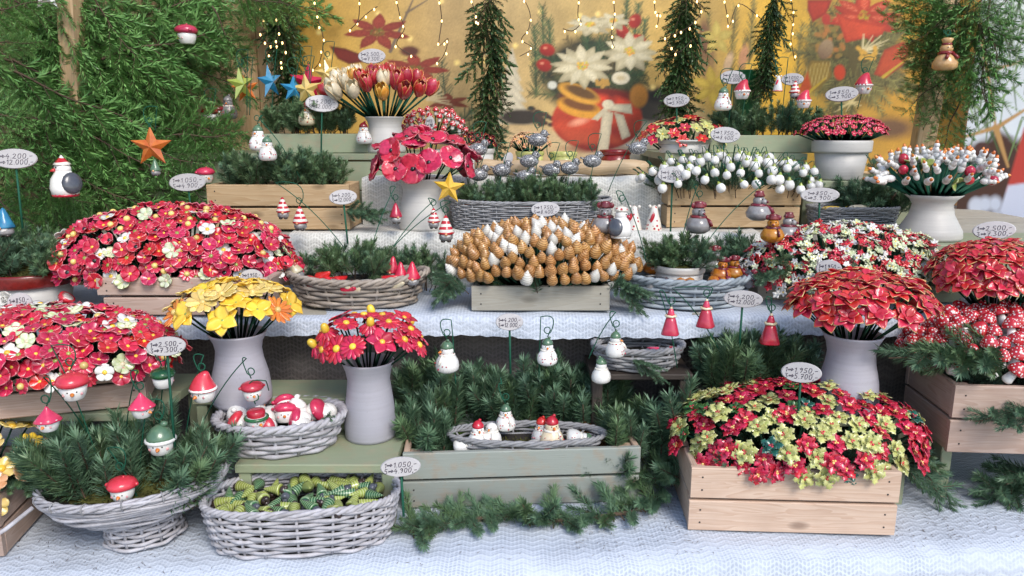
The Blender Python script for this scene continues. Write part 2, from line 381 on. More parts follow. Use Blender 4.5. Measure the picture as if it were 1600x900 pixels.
# ================================================================ SETTING
def sheet(name, x0,x1,y0,y1,z, mat):
    b=MB(); b.add([(x0,y0,z),(x1,y0,z),(x1,y1,z),(x0,y1,z)],[(0,1,2,3)],smooth=False)
    return solid(name,b,mat,kind='structure')
M_PAVE=matte('paving',(.22,.21,.20),(.14,.13,.13),.85,3,.5,.3,40,.004)
sheet('ground',-60,60,-60,60,0,M_PAVE)
def cloth(name, x0,x1, yf, yb, z, drop, mat, label, nx=160, slope=0, fold=.006, seed=0, wav=.004):
    rr=random.Random(seed); ph=[rr.uniform(0,6) for _ in range(5)]
    rows=[]; ny=14
    for j in range(ny+1): rows.append(('t',yb+(yf-yb)*j/ny,(yb-yf)*0+j/ny*(yb-yf)))
    nd=8
    vs=[];uv=[]
    L=yb-yf
    for k in range(ny+nd+1):
        for i in range(nx+1):
            x=x0+(x1-x0)*i/nx; ye=yf+slope*x
            if k<=ny:
                t=k/ny; y=yb+(ye-yb)*t; zz=z+.0022*math.sin(9*x+ph[0])*math.sin(11*y+ph[1])+.0013*math.sin(31*x+23*y)+.0012*math.sin(47*x-29*y+ph[2])*math.sin(17*x+ph[3])+.0035*max(0,t-.55)*math.sin(13*x+ph[4])
                d=t*L
                if k==ny: zz-=.002
            else:
                t=(k-ny)/nd; dd=drop*(1+.10*math.sin(x*7+ph[2])+.05*math.sin(x*19+ph[3]))
                y=ye-.008-fold*t*(math.sin(x*26+ph[1])+.6*math.sin(x*61+ph[4]))-.004*t; zz=z-.004-dd*t+wav*t*abs(math.sin(x*90))*-1
                d=L+dd*t
            vs.append((x,y,zz)); uv.append((x,d))
    fs=[]
    for k in range(ny+nd):
        for i in range(nx):
            a=k*(nx+1)+i; fs.append((a,a+nx+1,a+nx+2,a+1))
    b=MB(); b.add(vs,fs); me=b.mesh(name,mat)
    ul=me.uv_layers.new(name='UVMap'); 
    li=[0]*len(me.loops); me.loops.foreach_get('vertex_index',li)
    ul.data.foreach_set('uv',[c for q in li for c in uv[q]])
    return tag(obj(name,me),label,'tablecloth')
cloth('tablecloth',-1.9,1.9,1.13,2.0,T0,.24,M_LACE,'white crochet cloth with zigzag rows covering the lowest display table',260,.065,.005,1)
cloth('shelf_cloth',-1.75,1.75,1.55,1.86,T1,.036,M_LACE,'white crochet cloth hanging over the edge of the middle shelf',260,0,.004,2)
cloth('riser_cloth',-.55,.62,1.85,2.10,T2,.137,M_LACEB,'crochet cloth hanging behind the baskets of the middle shelf',120,0,.003,3)
cloth('hanging_cloth',-1.0,1.0,1.64,1.70,T1-.03,.32,M_LACE_SHADE,'openwork zigzag cloth with shade in its colour hanging under the middle shelf',140,0,.012,4)
cloth('top_cloth',-.40,.52,2.03,2.50,1.342,.128,M_LACEB,'cream crochet cloth under the peeled plank at the back',110,0,.003,5)
def board(mb, x0,x1,y0,y1,z0,z1,mi=0,ch=.002):
    mb.plank(x1-x0,y1-y0,z1-z0,ch,mi,T((x0+x1)/2,(y0+y1)/2,(z0+z1)/2)); return mb
_PL={}
def plank_obj(name, parent, L,W,H, M, mat, ch=.0018):
    key=(round(L,3),round(W,3),round(H,3),mat.name,ch)
    if key not in _PL:
        b=MB(); b.plank(L,W,H,ch); _PL[key]=b.mesh(name,mat)
    return obj(name,_PL[key],parent,M)
def bench(name, x0,x1,y0,y1,z0,z1, mat, label, boards=3, th=.016, front=0, legs=True, cat='riser'):
    """low bench: top boards side by side, four legs, optional front boards"""
    t=tag(obj(name,None,None,T((x0+x1)/2,(y0+y1)/2,z0)),label,cat)
    L=x1-x0; D=y1-y0; H=z1-z0
    for k in range(boards):
        wd=D/boards
        plank_obj('top_board',t,L,wd-.002,th,T(0,-D/2+wd*(k+.5),H-th/2),mat)
    if legs:
        for sx in (-1,1):
            for sy in (-1,1):
                plank_obj('leg',t,H-th-.001,.028,.022,T(sx*(L/2-.014),sy*(D/2-.02),(H-th)/2)@RY(PI/2),mat)
    if front:
        for k in range(front):
            hh=(H-th-.002)/front
            plank_obj('front_board',t,L-.062,.012,hh-.003,T(0,-D/2+.012,hh*(k+.5)),mat)
    return t
# the stepped stand
bench('display_table',-1.88,1.88,1.21,1.98,0,T0-.004,M_PALE,'long wooden trestle table carrying the whole flower stall',4,.03,0,True,'table')
bench('display_shelf',-1.72,1.72,1.57,1.86,T0,T1-.003,M_PALE,'middle shelf of weathered boards under the white crochet cloth',3,.018,0,True,'shelf')
bench('upper_shelf',-1.5,1.5,1.862,2.56,T0,T2-.003,M_PALE,'upper shelf of weathered boards under the second step',4,.018,0,True,'shelf')
xl=P(368,725,1.28).x; xr=P(620,725,1.28).x
bench('green_riser',xl,xr-.004,1.275,1.54,T0,R1,M_SAGE,'sage green low bench under the red daisy vase and the oval penguin basket',2,.017)
xl2=P(300,622,1.43).x; xr2=P(543,622,1.43).x
bench('green_riser',xl2,xr2,1.43,1.548,R1-.12,R2,M_SAGE,'sage green step carrying the vase of yellow flowers',1,.014)
bench('green_riser',P(1475,705,1.38).x-.01,1.30,1.37,1.60,T0,R1,M_SAGE,'sage green bench under the crate of spotted toadstools',2,.017)
bench('green_riser',P(1262,640,1.39).x,P(1412,640,1.39).x,1.345,1.50,T0,R2-.012,M_SAGE,'sage green step under the grey vase of gold edged poinsettias',1,.014)
bench('green_riser',.92,1.22,1.52,1.547,T0,.97,M_SAGE,'narrow green support behind the toadstool crate',1,.014)
bench('green_riser',-1.35,-.66,1.31,1.545,T0,.955,M_SAGE,'green bench under the tilted crate of red and white blossoms at far left',2,.016)
gx0=P(1440,383,1.66).x
bench('green_box',gx0,gx0+.40,1.655,1.86,T1+.002,T2,M_SAGE,'sage green box under the grey vase of white birds',1,.018,1)
bench('green_box',P(455,240,2.1).x-.45,P(720,240,2.1).x,2.10,2.54,T2+.001,T3,M_SAGE,'sage green step under the tulip vase at the back',2,.018,2)
bench('green_box',P(1040,240,2.1).x,P(1262,240,2.1).x,2.10,2.54,T2+.001,T3,M_SAGE,'sage green step behind the crate of white snowdrops',2,.018,2)
bench('green_box',P(1236,285,2.0).x,P(1440,285,2.0).x,1.985,2.54,T2+.001,1.333,M_SAGE,'sage green step under the white flowerpot of pink blossoms',2,.018,1)
def trough(x0,x1,y0,y1,z,h,label):
    t=tag(obj('green_planter',None,None,T((x0+x1)/2,(y0+y1)/2,z)),label,'planter')
    L=x1-x0;D=y1-y0
    for sy in (-1,1): plank_obj('side_board',t,L,.012,h,T(0,sy*(D/2-.006),h/2),M_SAGE)
    for sx in (-1,1): plank_obj('end_board',t,D-.025,.012,h,T(sx*(L/2-.007),0,h/2)@RZ(PI/2),M_SAGE)
    b=MB(); board(b,-L/2+.014,L/2-.014,-D/2+.013,D/2-.013,.002,h-.012); obj('soil',b.mesh('soil',M_SOIL),t)
trough(P(400,238,2.12).x,P(586,238,2.12).x,2.125,2.24,T3+.001,.052,'long green planter of fir sprigs at the back left')
trough(P(1110,235,2.12).x,P(1285,235,2.12).x,2.125,2.24,T3+.001,.048,'long green planter of fir sprigs at the back right')
# peeled plank lying on the top cloth
b=MB(); xa=P(742,265,2.06).x; xb=P(1012,262,2.06).x
b.tube([(xa+(xb-xa)*k/14,2.065+.004*math.sin(k),1.364+.002*math.sin(k*1.7)) for k in range(15)],[.020+.002*math.sin(k*2.1) for k in range(15)],10,0,flat=1.25)
t=solid('peeled_plank',b,M_LOG,'pale peeled wooden pole lying on the cream cloth at the back','pole')
# walls
def wall_boards(name, A, B, z0, z1, n, mat, label, gap=.004, th=.018):
    A=Vector(A);B=Vector(B);d=(B-A); Lw=d.length/n; ang=math.atan2(d.y,d.x)
    t=tag(obj(name,None,None,T(A.x,A.y,z0)@RZ(ang)),label,'wall')
    for k in range(n):
        plank_obj('wall_board',t,z1-z0,Lw-gap,th,T(Lw*(k+.5),(.003 if k%2 else 0),(z1-z0)/2)@RY(PI/2)@RX(PI/2),mat)
    return t
wall_boards('back_wall',(-1.6,2.62,0),(1.9,2.62,0),0,2.7,22,M_ORANGE,'orange stained board wall closing the back of the stall')
wall_boards('side_wall',(-1.62,1.62,0),(-.74,2.58,0),0,2.7,12,M_WARM,'warm pine board wall behind the fir branches at left')
wl0=P(470,0,2.56).x
# left frame post
b=MB(); b.plank(.40,.055,.04,.003); 
solid('wooden_post',b,M_WARM,'narrow wooden post showing through the fir branches at upper left','post',M=T(P(113,70,1.93))@RY(PI/2+.06))
b=MB(); b.plank(.62,.055,.04,.003)
solid('wooden_post',b,M_WARM,'pale wooden post with a fir branch hanging on it at right','post',M=along(P(1440,235,2.2),P(1478,5,2.2))@T(0,0,.30)@RY(PI/2))
# ---------------------------------------------------------------- printed banners (flat prints, coloured per vertex)
class Paint:
    def __init__(s,U,V,seed=3):
        s.U=U; s.V=V; s.c=np.zeros(U.shape+(3,)); s.r=np.random.RandomState(seed)
    def lin(s,c): return np.array([(x/255.0)**2.2 for x in c])
    def blend(s,m,c): s.c=s.c*(1-m[...,None])+s.lin(c)*m[...,None]
    def sm(s,d,w): return np.clip(.5-d/w,0,1)
    def ell(s,cx,cy,rx,ry,c,soft=3,rot=0,c2=None):
        ca,sa=math.cos(rot),math.sin(rot); x=(s.U-cx)*ca+(s.V-cy)*sa; y=-(s.U-cx)*sa+(s.V-cy)*ca
        d=(np.sqrt((x/rx)**2+(y/ry)**2)-1)*min(rx,ry); m=s.sm(d,soft)
        if c2 is not None:
            g=np.clip((y/ry+1)/2,0,1)[...,None]; col=s.lin(c)*(1-g)+s.lin(c2)*g
            s.c=s.c*(1-m[...,None])+col*m[...,None]
        else: s.blend(m,c)
    def poly(s,pts,c,soft=2,c2=None):
        pts=np.array(pts,float); n=len(pts); ins=np.zeros(s.U.shape,bool); dm=np.full(s.U.shape,1e9)
        for i in range(n):
            x1,y1=pts[i]; x2,y2=pts[(i+1)%n]
            cond=((y1>s.V)!=(y2>s.V))&(s.U<(x2-x1)*(s.V-y1)/(y2-y1+1e-9)+x1); ins^=cond
            dx,dy=x2-x1,y2-y1; t=np.clip(((s.U-x1)*dx+(s.V-y1)*dy)/(dx*dx+dy*dy+1e-9),0,1)
            dm=np.minimum(dm,np.hypot(s.U-x1-t*dx,s.V-y1-t*dy))
        d=np.where(ins,-dm,dm); m=s.sm(d,soft); s.blend(m,c)
        if c2 is not None:
            s.blend(m*np.clip(1-dm/5.0,0,1)*.8,c2)
    def line(s,x1,y1,x2,y2,w,c,a=1,soft=1.5):
        pad=w+3; 
        q=(s.U>min(x1,x2)-pad)&(s.U<max(x1,x2)+pad)&(s.V>min(y1,y2)-pad)&(s.V<max(y1,y2)+pad)
        if not q.any(): return
        U=s.U[q];V=s.V[q]; dx,dy=x2-x1,y2-y1
        t=np.clip(((U-x1)*dx+(V-y1)*dy)/(dx*dx+dy*dy+1e-9),0,1)
        d=np.hypot(U-x1-t*dx,V-y1-t*dy)-w*(1-.6*t); m=(s.sm(d,soft)*a)[:,None]
        s.c[q]=s.c[q]*(1-m)+s.lin(c)*m
    def fir(s,x1,y1,x2,y2,L,c,n=40,w=1.0,spread=.75):
        s.line(x1,y1,x2,y2,w*1.3,[k*.7 for k in c])
        ang=math.atan2(y2-y1,x2-x1)
        for k in range(n):
            t=k/n; sg=1 if k%2 else -1; a=ang+sg*(spread+s.r.uniform(-.2,.2)); l=L*(1-.5*t)*s.r.uniform(.75,1.1)
            f=s.r.uniform(.7,1.35); x=x1+(x2-x1)*t; y=y1+(y2-y1)*t
            s.line(x,y,x+l*math.cos(a),y+l*math.sin(a),w,[min(255,q*f) for q in c],.9)
    def star(s,cx,cy,R_,n,c,c2,asp=.6,rot=0,r0=.35,heart=None,vein=None):
        for k in range(n):
            a=rot+2*PI*k/n; w=PI/n*.95
            def pt(r,aa): return (cx+R_*r*math.cos(aa),cy+R_*asp*r*math.sin(aa))
            s.poly([pt(.05,a),pt(.40,a-w*1.05),pt(.62,a-w*.72),pt(.84,a-w*.26),pt(1,a),pt(.84,a+w*.26),pt(.62,a+w*.72),pt(.40,a+w*1.05)],c if k%2 else [q*.93 for q in c],2,c2)
            if vein:
                for q in (.3,.45,.6,.75):
                    for sg in (-1,1):
                        x,y=pt(q,a); x2,y2=pt(q+.14,a+sg*w*.45*(1-q*.5)); s.line(x,y,x2,y2,.7,vein,.6)
        if heart:
            for k in range(34):
                a=s.r.uniform(0,6.28); r=R_*.2*math.sqrt(s.r.uniform(0,1)); s.ell(cx+r*math.cos(a),cy+r*asp*math.sin(a),1.8,1.6,[min(255,q*s.r.uniform(.8,1.15)) for q in heart],1.5)
    def blur_noise(s,amt,sc):
        h,wd=s.U.shape; n=s.r.rand(int(h/sc)+2,int(wd/sc)+2)
        yi=np.linspace(0,n.shape[0]-1.001,h); xi=np.linspace(0,n.shape[1]-1.001,wd)
        y0=yi.astype(int);x0=xi.astype(int);fy=(yi-y0)[:,None];fx=(xi-x0)[None]
        g=(n[y0][:,x0]*(1-fy)*(1-fx)+n[y0+1][:,x0]*fy*(1-fx)+n[y0][:,x0+1]*(1-fy)*fx+n[y0+1][:,x0+1]*fy*fx)
        s.c*=(1+amt*(g-.5))[...,None]
def banner(name, O, ax, az, W_, H_, nx, nz, paint, label, cat='banner', rough=.55):
    """flat printed sheet with a hem; paint(U,V) gives the picture printed on it"""
    O=Vector(O);ax=Vector(ax).normalized();az=Vector(az).normalized()
    gx,gz=np.meshgrid(np.linspace(0,W_,nx+1),np.linspace(0,H_,nz+1))
    p=np.array(O)[None,None]+gx[...,None]*np.array(ax)+gz[...,None]*np.array(az)
    nrm=np.array(ax.cross(az)); p=p+nrm*(.004*np.sin(gx*5+1)*np.cos(gz*3))[...,None]
    rel=p-np.array((0,0,CAMZ)); cp,sp=math.cos(PITCH),math.sin(PITCH)
    fwd=rel[...,1]*cp-rel[...,2]*sp; up=rel[...,1]*sp+rel[...,2]*cp
    U=800+F*rel[...,0]/fwd; V=450-F*up/fwd
    c=paint(U,V)
    n=(nx+1)*(nz+1)
    idx=np.arange(n).reshape(nz+1,nx+1); a=idx[:-1,:-1].ravel();b_=idx[:-1,1:].ravel();cc=idx[1:,1:].ravel();d=idx[1:,:-1].ravel()
    me=bpy.data.meshes.new(name); me.from_pydata(p.reshape(-1,3).tolist(),[],np.stack([a,b_,cc,d],1).tolist())
    at=me.color_attributes.new('print','FLOAT_COLOR','POINT')
    at.data.foreach_set('color',np.concatenate([np.clip(c,0,.9).reshape(-1,3),np.ones((n,1))],1).ravel())
    m,nt,bs=newmat(name+'_print'); an=nt.nodes.new('ShaderNodeAttribute'); an.attribute_name='print'
    nt.links.new(an.outputs['Color'],bs.inputs['Base Color']); bs.inputs['Roughness'].default_value=rough
    me.materials.append(m); me.polygons.foreach_set('use_smooth',[True]*len(me.polygons)); me.update()
    t=tag(obj(name,None,None,T(O)),label,cat)
    obj('printed_sheet',me,t,T(-O))
    bb=MB(); bb.tube([(0,0,0),tuple(ax*W_)],.006,6); obj('hem_rod',bb.mesh('hem_rod',M_WARM),t,T(az*-.004+Vector((0,.004,0))))
    return t
def paint_back(U,V):
    p=Paint(U,V,5); 
    stops=[(440,(186,146,66)),(560,(196,162,88)),(690,(190,164,120)),(800,(198,174,130)),(900,(206,180,126)),(1040,(204,172,104)),(1120,(186,156,90)),(1210,(218,174,56)),(1300,(176,144,70)),(1430,(208,158,58)),(1520,(196,148,60))]
    xs=[q[0] for q in stops]; 
    for k in range(3): p.c[...,k]=np.interp(U,xs,[p.lin(q[1])[k] for q in stops])
    p.blur_noise(.35,40); p.blur_noise(.2,14)
    # pale table in the print
    p.poly([(690,262),(700,205),(790,190),(870,200),(1060,150),(1130,200),(1130,300),(690,300)],(205,182,150),26)
    p.ell(1000,215,80,45,(214,208,198),26); p.ell(1020,165,38,28,(70,66,64),14); p.ell(1030,150,18,12,(40,38,38),8)
    for k in range(26):
        x=p.r.uniform(470,1500); y=p.r.uniform(0,140); p.ell(x,y,4,4,(250,225,150),5)
    # left red poinsettias with fir
    for (a,b,c_,d) in ((700,190,690,95),(720,215,790,140),(700,215,740,170),(690,150,640,90),(735,230,795,205)): p.fir(a,b,c_,d,26,(62,84,66),44,.9)
    p.line(610,80,645,0,3,(118,104,92)); p.line(635,20,668,0,2,(118,104,92))
    p.poly([(515,72),(540,76),(566,86),(572,96),(545,100),(528,92)],(118,44,36),3,(80,28,26))
    p.star(590,50,54,7,(156,70,58),(120,44,38),.55,.3,heart=(120,96,50),vein=(120,46,40))
    p.star(650,108,54,7,(160,72,60),(122,46,40),.5,.1,heart=(124,100,52),vein=(124,48,42))
    p.ell(640,80,15,8,(96,56,48),4); p.star(700,160,36,6,(150,78,58),(110,50,40),.4,.5)
    for k in range(5): p.line(668,155,690+4*k,140+6*k,2,(205,190,160))
    # standing pale ornament tree and pine cone
    for k in range(6):
        y=98+k*17; p.poly([(800,y-22),(800-9-k*4.2,y+10),(800+9+k*4.2,y+10)],(214,210,200),5,(176,172,165))
    p.ell(815,183,36,12,(58,52,50),5)
    for k in range(22): p.ell(848+p.r.uniform(-22,22),183+p.r.uniform(-14,14),5,3.4,(64+int(p.r.uniform(-15,20)),56,52),2)
    # centre arrangement
    for (a,b,c_,d,l) in ((850,130,848,10,24),(838,150,835,40,22),(862,140,858,30,22),(985,110,998,5,22),(1000,120,1008,30,20),(975,90,980,0,18)): p.fir(a,b,c_,d,l,(58,84,58),60,1.0,.6)
    p.ell(925,120,78,62,(50,52,40),16)
    for k in range(34):
        a=p.r.uniform(0,6.28); r=p.r.uniform(10,50); x=925+r*math.cos(a);y=118+r*.8*math.sin(a)
        p.fir(x,y,x+50*math.cos(a),y+40*math.sin(a)-8,17,(70*p.r.uniform(.7,1.3),78,54),34,.75)
    p.fir(905,150,826,146,20,(78,88,60),40,1); p.fir(930,150,1000,140,20,(78,88,60),40,1)
    p.ell(933,188,71,47,(204,80,56),3,0,(140,40,32)); p.ell(933,150,56,12,(120,38,30),5)
    for k in range(40):
        a=p.r.uniform(0,6.28); q=p.r.uniform(.2,.95); p.ell(933+66*q*math.cos(a),190+42*q*math.sin(a),9,5,(206-40*math.sin(a)*q,78,54),10,p.r.uniform(-.5,.5))
    p.ell(905,190,14,5,(236,160,140),6,-.3); p.ell(965,205,26,9,(150,46,36),12)
    p.ell(930,232,40,6,(120,36,30),8)
    p.ell(905,168,35,15,(222,160,62),3,.25); p.ell(905,163,28,9,(120,78,44),4,.25); p.ell(905,146,34,13,(222,165,70),3,.35); p.ell(908,144,27,8,(104,76,44),4,.35)
    p.ell(998,150,14,18,(190,130,60),5)
    for (x,y,r_) in ((855,78,.2),(850,102,.3),(992,33,-1.0),(973,50,.9),(997,63,.2)): p.ell(x,y,12,9.5,(176,52,42),3,r_,(138,34,30)); p.ell(x-3,y-3,3,2,(224,140,120),2)
    for (x,y,R_,n,a,rt) in ((922,38,36,6,.42,.2),(958,32,26,5,.5,.4),(984,80,42,6,.72,.5),(910,102,48,7,.68,.15)): p.star(x,y+3,R_*1.06,n,(200,194,172),(160,152,128),a,rt+PI/n); p.star(x,y,R_,n,(232,228,212),(188,180,152),a,rt,heart=(214,180,90),vein=(206,200,178))
    p.ell(970,122,14,10,(232,226,212),2); p.ell(970,122,7,4,(214,200,170),3); p.ell(863,133,7,6,(214,220,224),3)
    for k in range(14): p.ell(941+p.r.uniform(-9,9),132+p.r.uniform(-8,8),3,3,(190,150,80),2)
    p.poly([(950,163),(925,186),(934,188),(950,172),(988,178),(986,163)],(222,216,200),2,(190,182,164)); p.ell(950,163,9,7,(226,220,205),2)
    p.poly([(942,172),(958,176),(950,235),(934,236)],(220,212,196),2,(190,180,164)); p.poly([(960,176),(974,180),(985,212),(972,218)],(220,212,196),2,(190,180,164))
    # lilies, cones and fir to the right of the hanging garland
    for (a,b,c_,d,l) in ((1100,120,1108,20,16),(1140,120,1150,10,20),(1170,100,1178,0,22),(1240,180,1252,40,20),(1150,160,1165,60,18),(1262,110,1270,20,16)): p.fir(a,b,c_,d,l,(112,104,60),54,1.0,.5)
    p.ell(1105,90,13,40,(150,120,84),8); p.ell(1100,60,8,30,(120,86,64),6)
    p.star(1113,136,34,6,(206,182,84),(170,146,60),1.0,.4); p.star(1120,60,26,5,(210,192,110),(176,156,80),1.1,.9)
    p.ell(1138,98,6,16,(205,176,150),4,.3); p.ell(1162,88,7,18,(190,140,110),5,.2)
    # right bouquet
    p.ell(1335,90,76,74,(92,84,50),24)
    for k in range(95):
        a=p.r.uniform(0,6.28); r=p.r.uniform(8,66); x=1335+r*math.cos(a);y=92+r*math.sin(a)
        f=p.r.uniform(.8,1.3); p.fir(x,y,x+52*math.cos(a),y+44*math.sin(a),17,(96*f,94*f,58*f),22,1.0)
    for k in range(60):
        p.ell(p.r.uniform(1275,1320),p.r.uniform(20,90),4,3.5,(150+int(p.r.uniform(-30,30)),116,64),2)
    p.poly([(1262,0),(1300,0),(1290,22),(1270,34),(1262,16)],(170,56,38),3,(120,34,28)); p.ell(1291,30,7,9,(176,60,50),3)
    p.ell(1290,77,11,16,(160,140,116),3,.4,(120,96,80)); p.ell(1312,113,9,12,(190,66,36),3)
    p.poly([(1250,125),(1268,95),(1296,96),(1300,118),(1280,138),(1256,150)],(146,124,60),3,(106,84,40))
    for k in range(7): p.line(1254+k*6,142-k*3,1262+k*6,102-k*1,.9,(196,178,120),.7)
    p.poly([(1248,140),(1262,112),(1268,136),(1258,160)],(182,76,34),4)
    p.star(1352,30,60,8,(186,66,46),(146,44,34),.62,.6)
    p.star(1350,24,52,7,(208,84,58),(160,50,36),.72,.25,heart=(176,140,52),vein=(226,130,106))
    p.poly([(1306,20),(1330,30),(1385,40),(1378,54),(1322,66)],(200,76,50),3,(160,50,36))
    for k in range(16): p.line(1348,80,1348+p.r.uniform(-4,46),50+p.r.uniform(0,34),1.6,(218,206,170),.8)
    for k in range(20): p.ell(1354+p.r.uniform(-14,14),84+p.r.uniform(-10,10),3.4,3.2,(206,162,72),2)
    p.poly([(1382,78),(1410,66),(1428,70),(1412,100),(1384,122),(1366,116)],(180,76,46),3,(136,48,32))
    for k in range(18): p.line(1330,160,1330+p.r.uniform(-30,18),150+p.r.uniform(-14,26),1.4,(210,196,150),.8)
    p.line(1262,146,1290,122,2.5,(186,160,60)); p.line(1380,120,1420,90,2.5,(186,160,60))
    p.ell(1390,200,40,16,(110,82,60),14)
    g=p.r.normal(0,1,p.U.shape); p.c*=(1+.05*g)[...,None]; p.blur_noise(.18,6)
    return p.c*np.array((.95,.87,.68))
xa,xb=P(462,100,2.56).x,P(1520,100,2.56).x
banner('photo_banner',(xa,2.56,1.325),(1,0,0),(0,0,1),xb-xa,.60,560,150,paint_back,'golden printed banner of poinsettias, lilies and a red bowl behind the stall')
def paint_side(U,V):
    p=Paint(U,V,9); 
    g=np.clip(V/400,0,1)[...,None]; p.c=p.lin((226,230,222))*(1-g)+p.lin((214,222,240))*g
    p.blur_noise(.4,30)
    p.poly([(1470,245),(1560,212),(1620,225),(1620,345),(1480,350)],(78,54,44),14); p.poly([(1555,200),(1580,215),(1560,320),(1520,330)],(80,52,40),12)
    for k in range(44):
        x=p.r.uniform(1480,1640);y=p.r.uniform(-40,215); a=p.r.uniform(.6,2.4); l=p.r.uniform(40,80); f=p.r.uniform(.7,1.35)
        p.line(x,y,x+l*math.cos(a),y+l*math.sin(a),2.2,(96*f,116*f,70*f),.85)
    for (x1,y1,x2,y2,wd) in ((1530,30,1556,200,4.5),(1556,200,1620,160,3.5),(1560,198,1480,222,3.5),(1548,110,1600,95,3),(1530,60,1500,20,3),(1556,200,1575,260,5)): p.line(x1,y1,x2,y2,wd,(196,150,92),1,3)
    for k in range(70):
        x=p.r.uniform(1490,1640);y=p.r.uniform(-40,225); a=p.r.uniform(.4,2.6); l=p.r.uniform(24,60); f=p.r.uniform(.8,1.5)
        p.line(x,y,x+l*math.cos(a),y+l*math.sin(a),1.6,(98*f,120*f,72*f),.85)
    p.ell(1535,232,12,10,(86,58,52),3)
    for k in range(16): p.ell(p.r.uniform(1490,1560),p.r.uniform(318,372),10,12,(206,212,226),8)
    p.poly([(1600,200),(1580,270),(1572,300),(1640,300),(1640,200)],(196,70,58),5); p.poly([(1575,290),(1562,330),(1575,348),(1640,345),(1640,280)],(212,216,232),5); p.ell(1600,372,30,30,(208,212,230),8)
    return p.c
A=P(1488,380,2.45); Bq=P(1690,380,2.28)
d=Vector((Bq.x-A.x,Bq.y-A.y,0))
banner('side_banner',(A.x,A.y,1.18),d,(0,0,1),d.length,.85,150,170,paint_side,'blurred printed side banner of a snowy spruce and a red and white ornament','banner')
# ================================================================ FIR SPRIGS AND BRANCHES
def needles(mb, A, B, n, L, wd, rr, ang=(.6,1.0), flat=None, tipf=.55, start=.0, close=.33):
    A=Vector(A);B=Vector(B);ax=(B-A).normalized(); u=ax.orthogonal().normalized(); w_=ax.cross(u)
    if flat is not None:
        w_=(Vector(flat)-ax*ax.dot(Vector(flat))).normalized(); u=ax.cross(w_).normalized()
    for k in range(n):
        t=start+(1-start)*(k+rr.random())/n
        if flat is None: ph=rr.uniform(0,2*PI)
        else: ph=rr.choice((0,PI))+rr.gauss(0,.28) if rr.random()<.85 else PI/2+rr.gauss(0,.5)
        rdir=u*math.cos(ph)+w_*math.sin(ph)
        a=rr.uniform(*ang)*(1-close*t)
        d=(ax*math.cos(a)+rdir*math.sin(a)).normalized()
        l=L*rr.uniform(.75,1.1)*(1-(1-tipf)*max(0,t-.6)/.4)
        s=d.cross(rdir.cross(ax)+ax*.01).normalized(); s=ax.cross(rdir).normalized()
        p=A.lerp(B,t); q=p+d*l; mid=p+d*l*.45+ax*l*.03
        e=rr.random()
        mb.add([p,mid+s*wd*.5,q,mid-s*wd*.5],[(0,1,2,3)],0,e,False)
def twig(mb, A, B, r0, r1, n=4):
    A=Vector(A);B=Vector(B); mb.tube([A.lerp(B,k/n) for k in range(n+1)],[r0+(r1-r0)*k/n for k in range(n+1)],4,1)
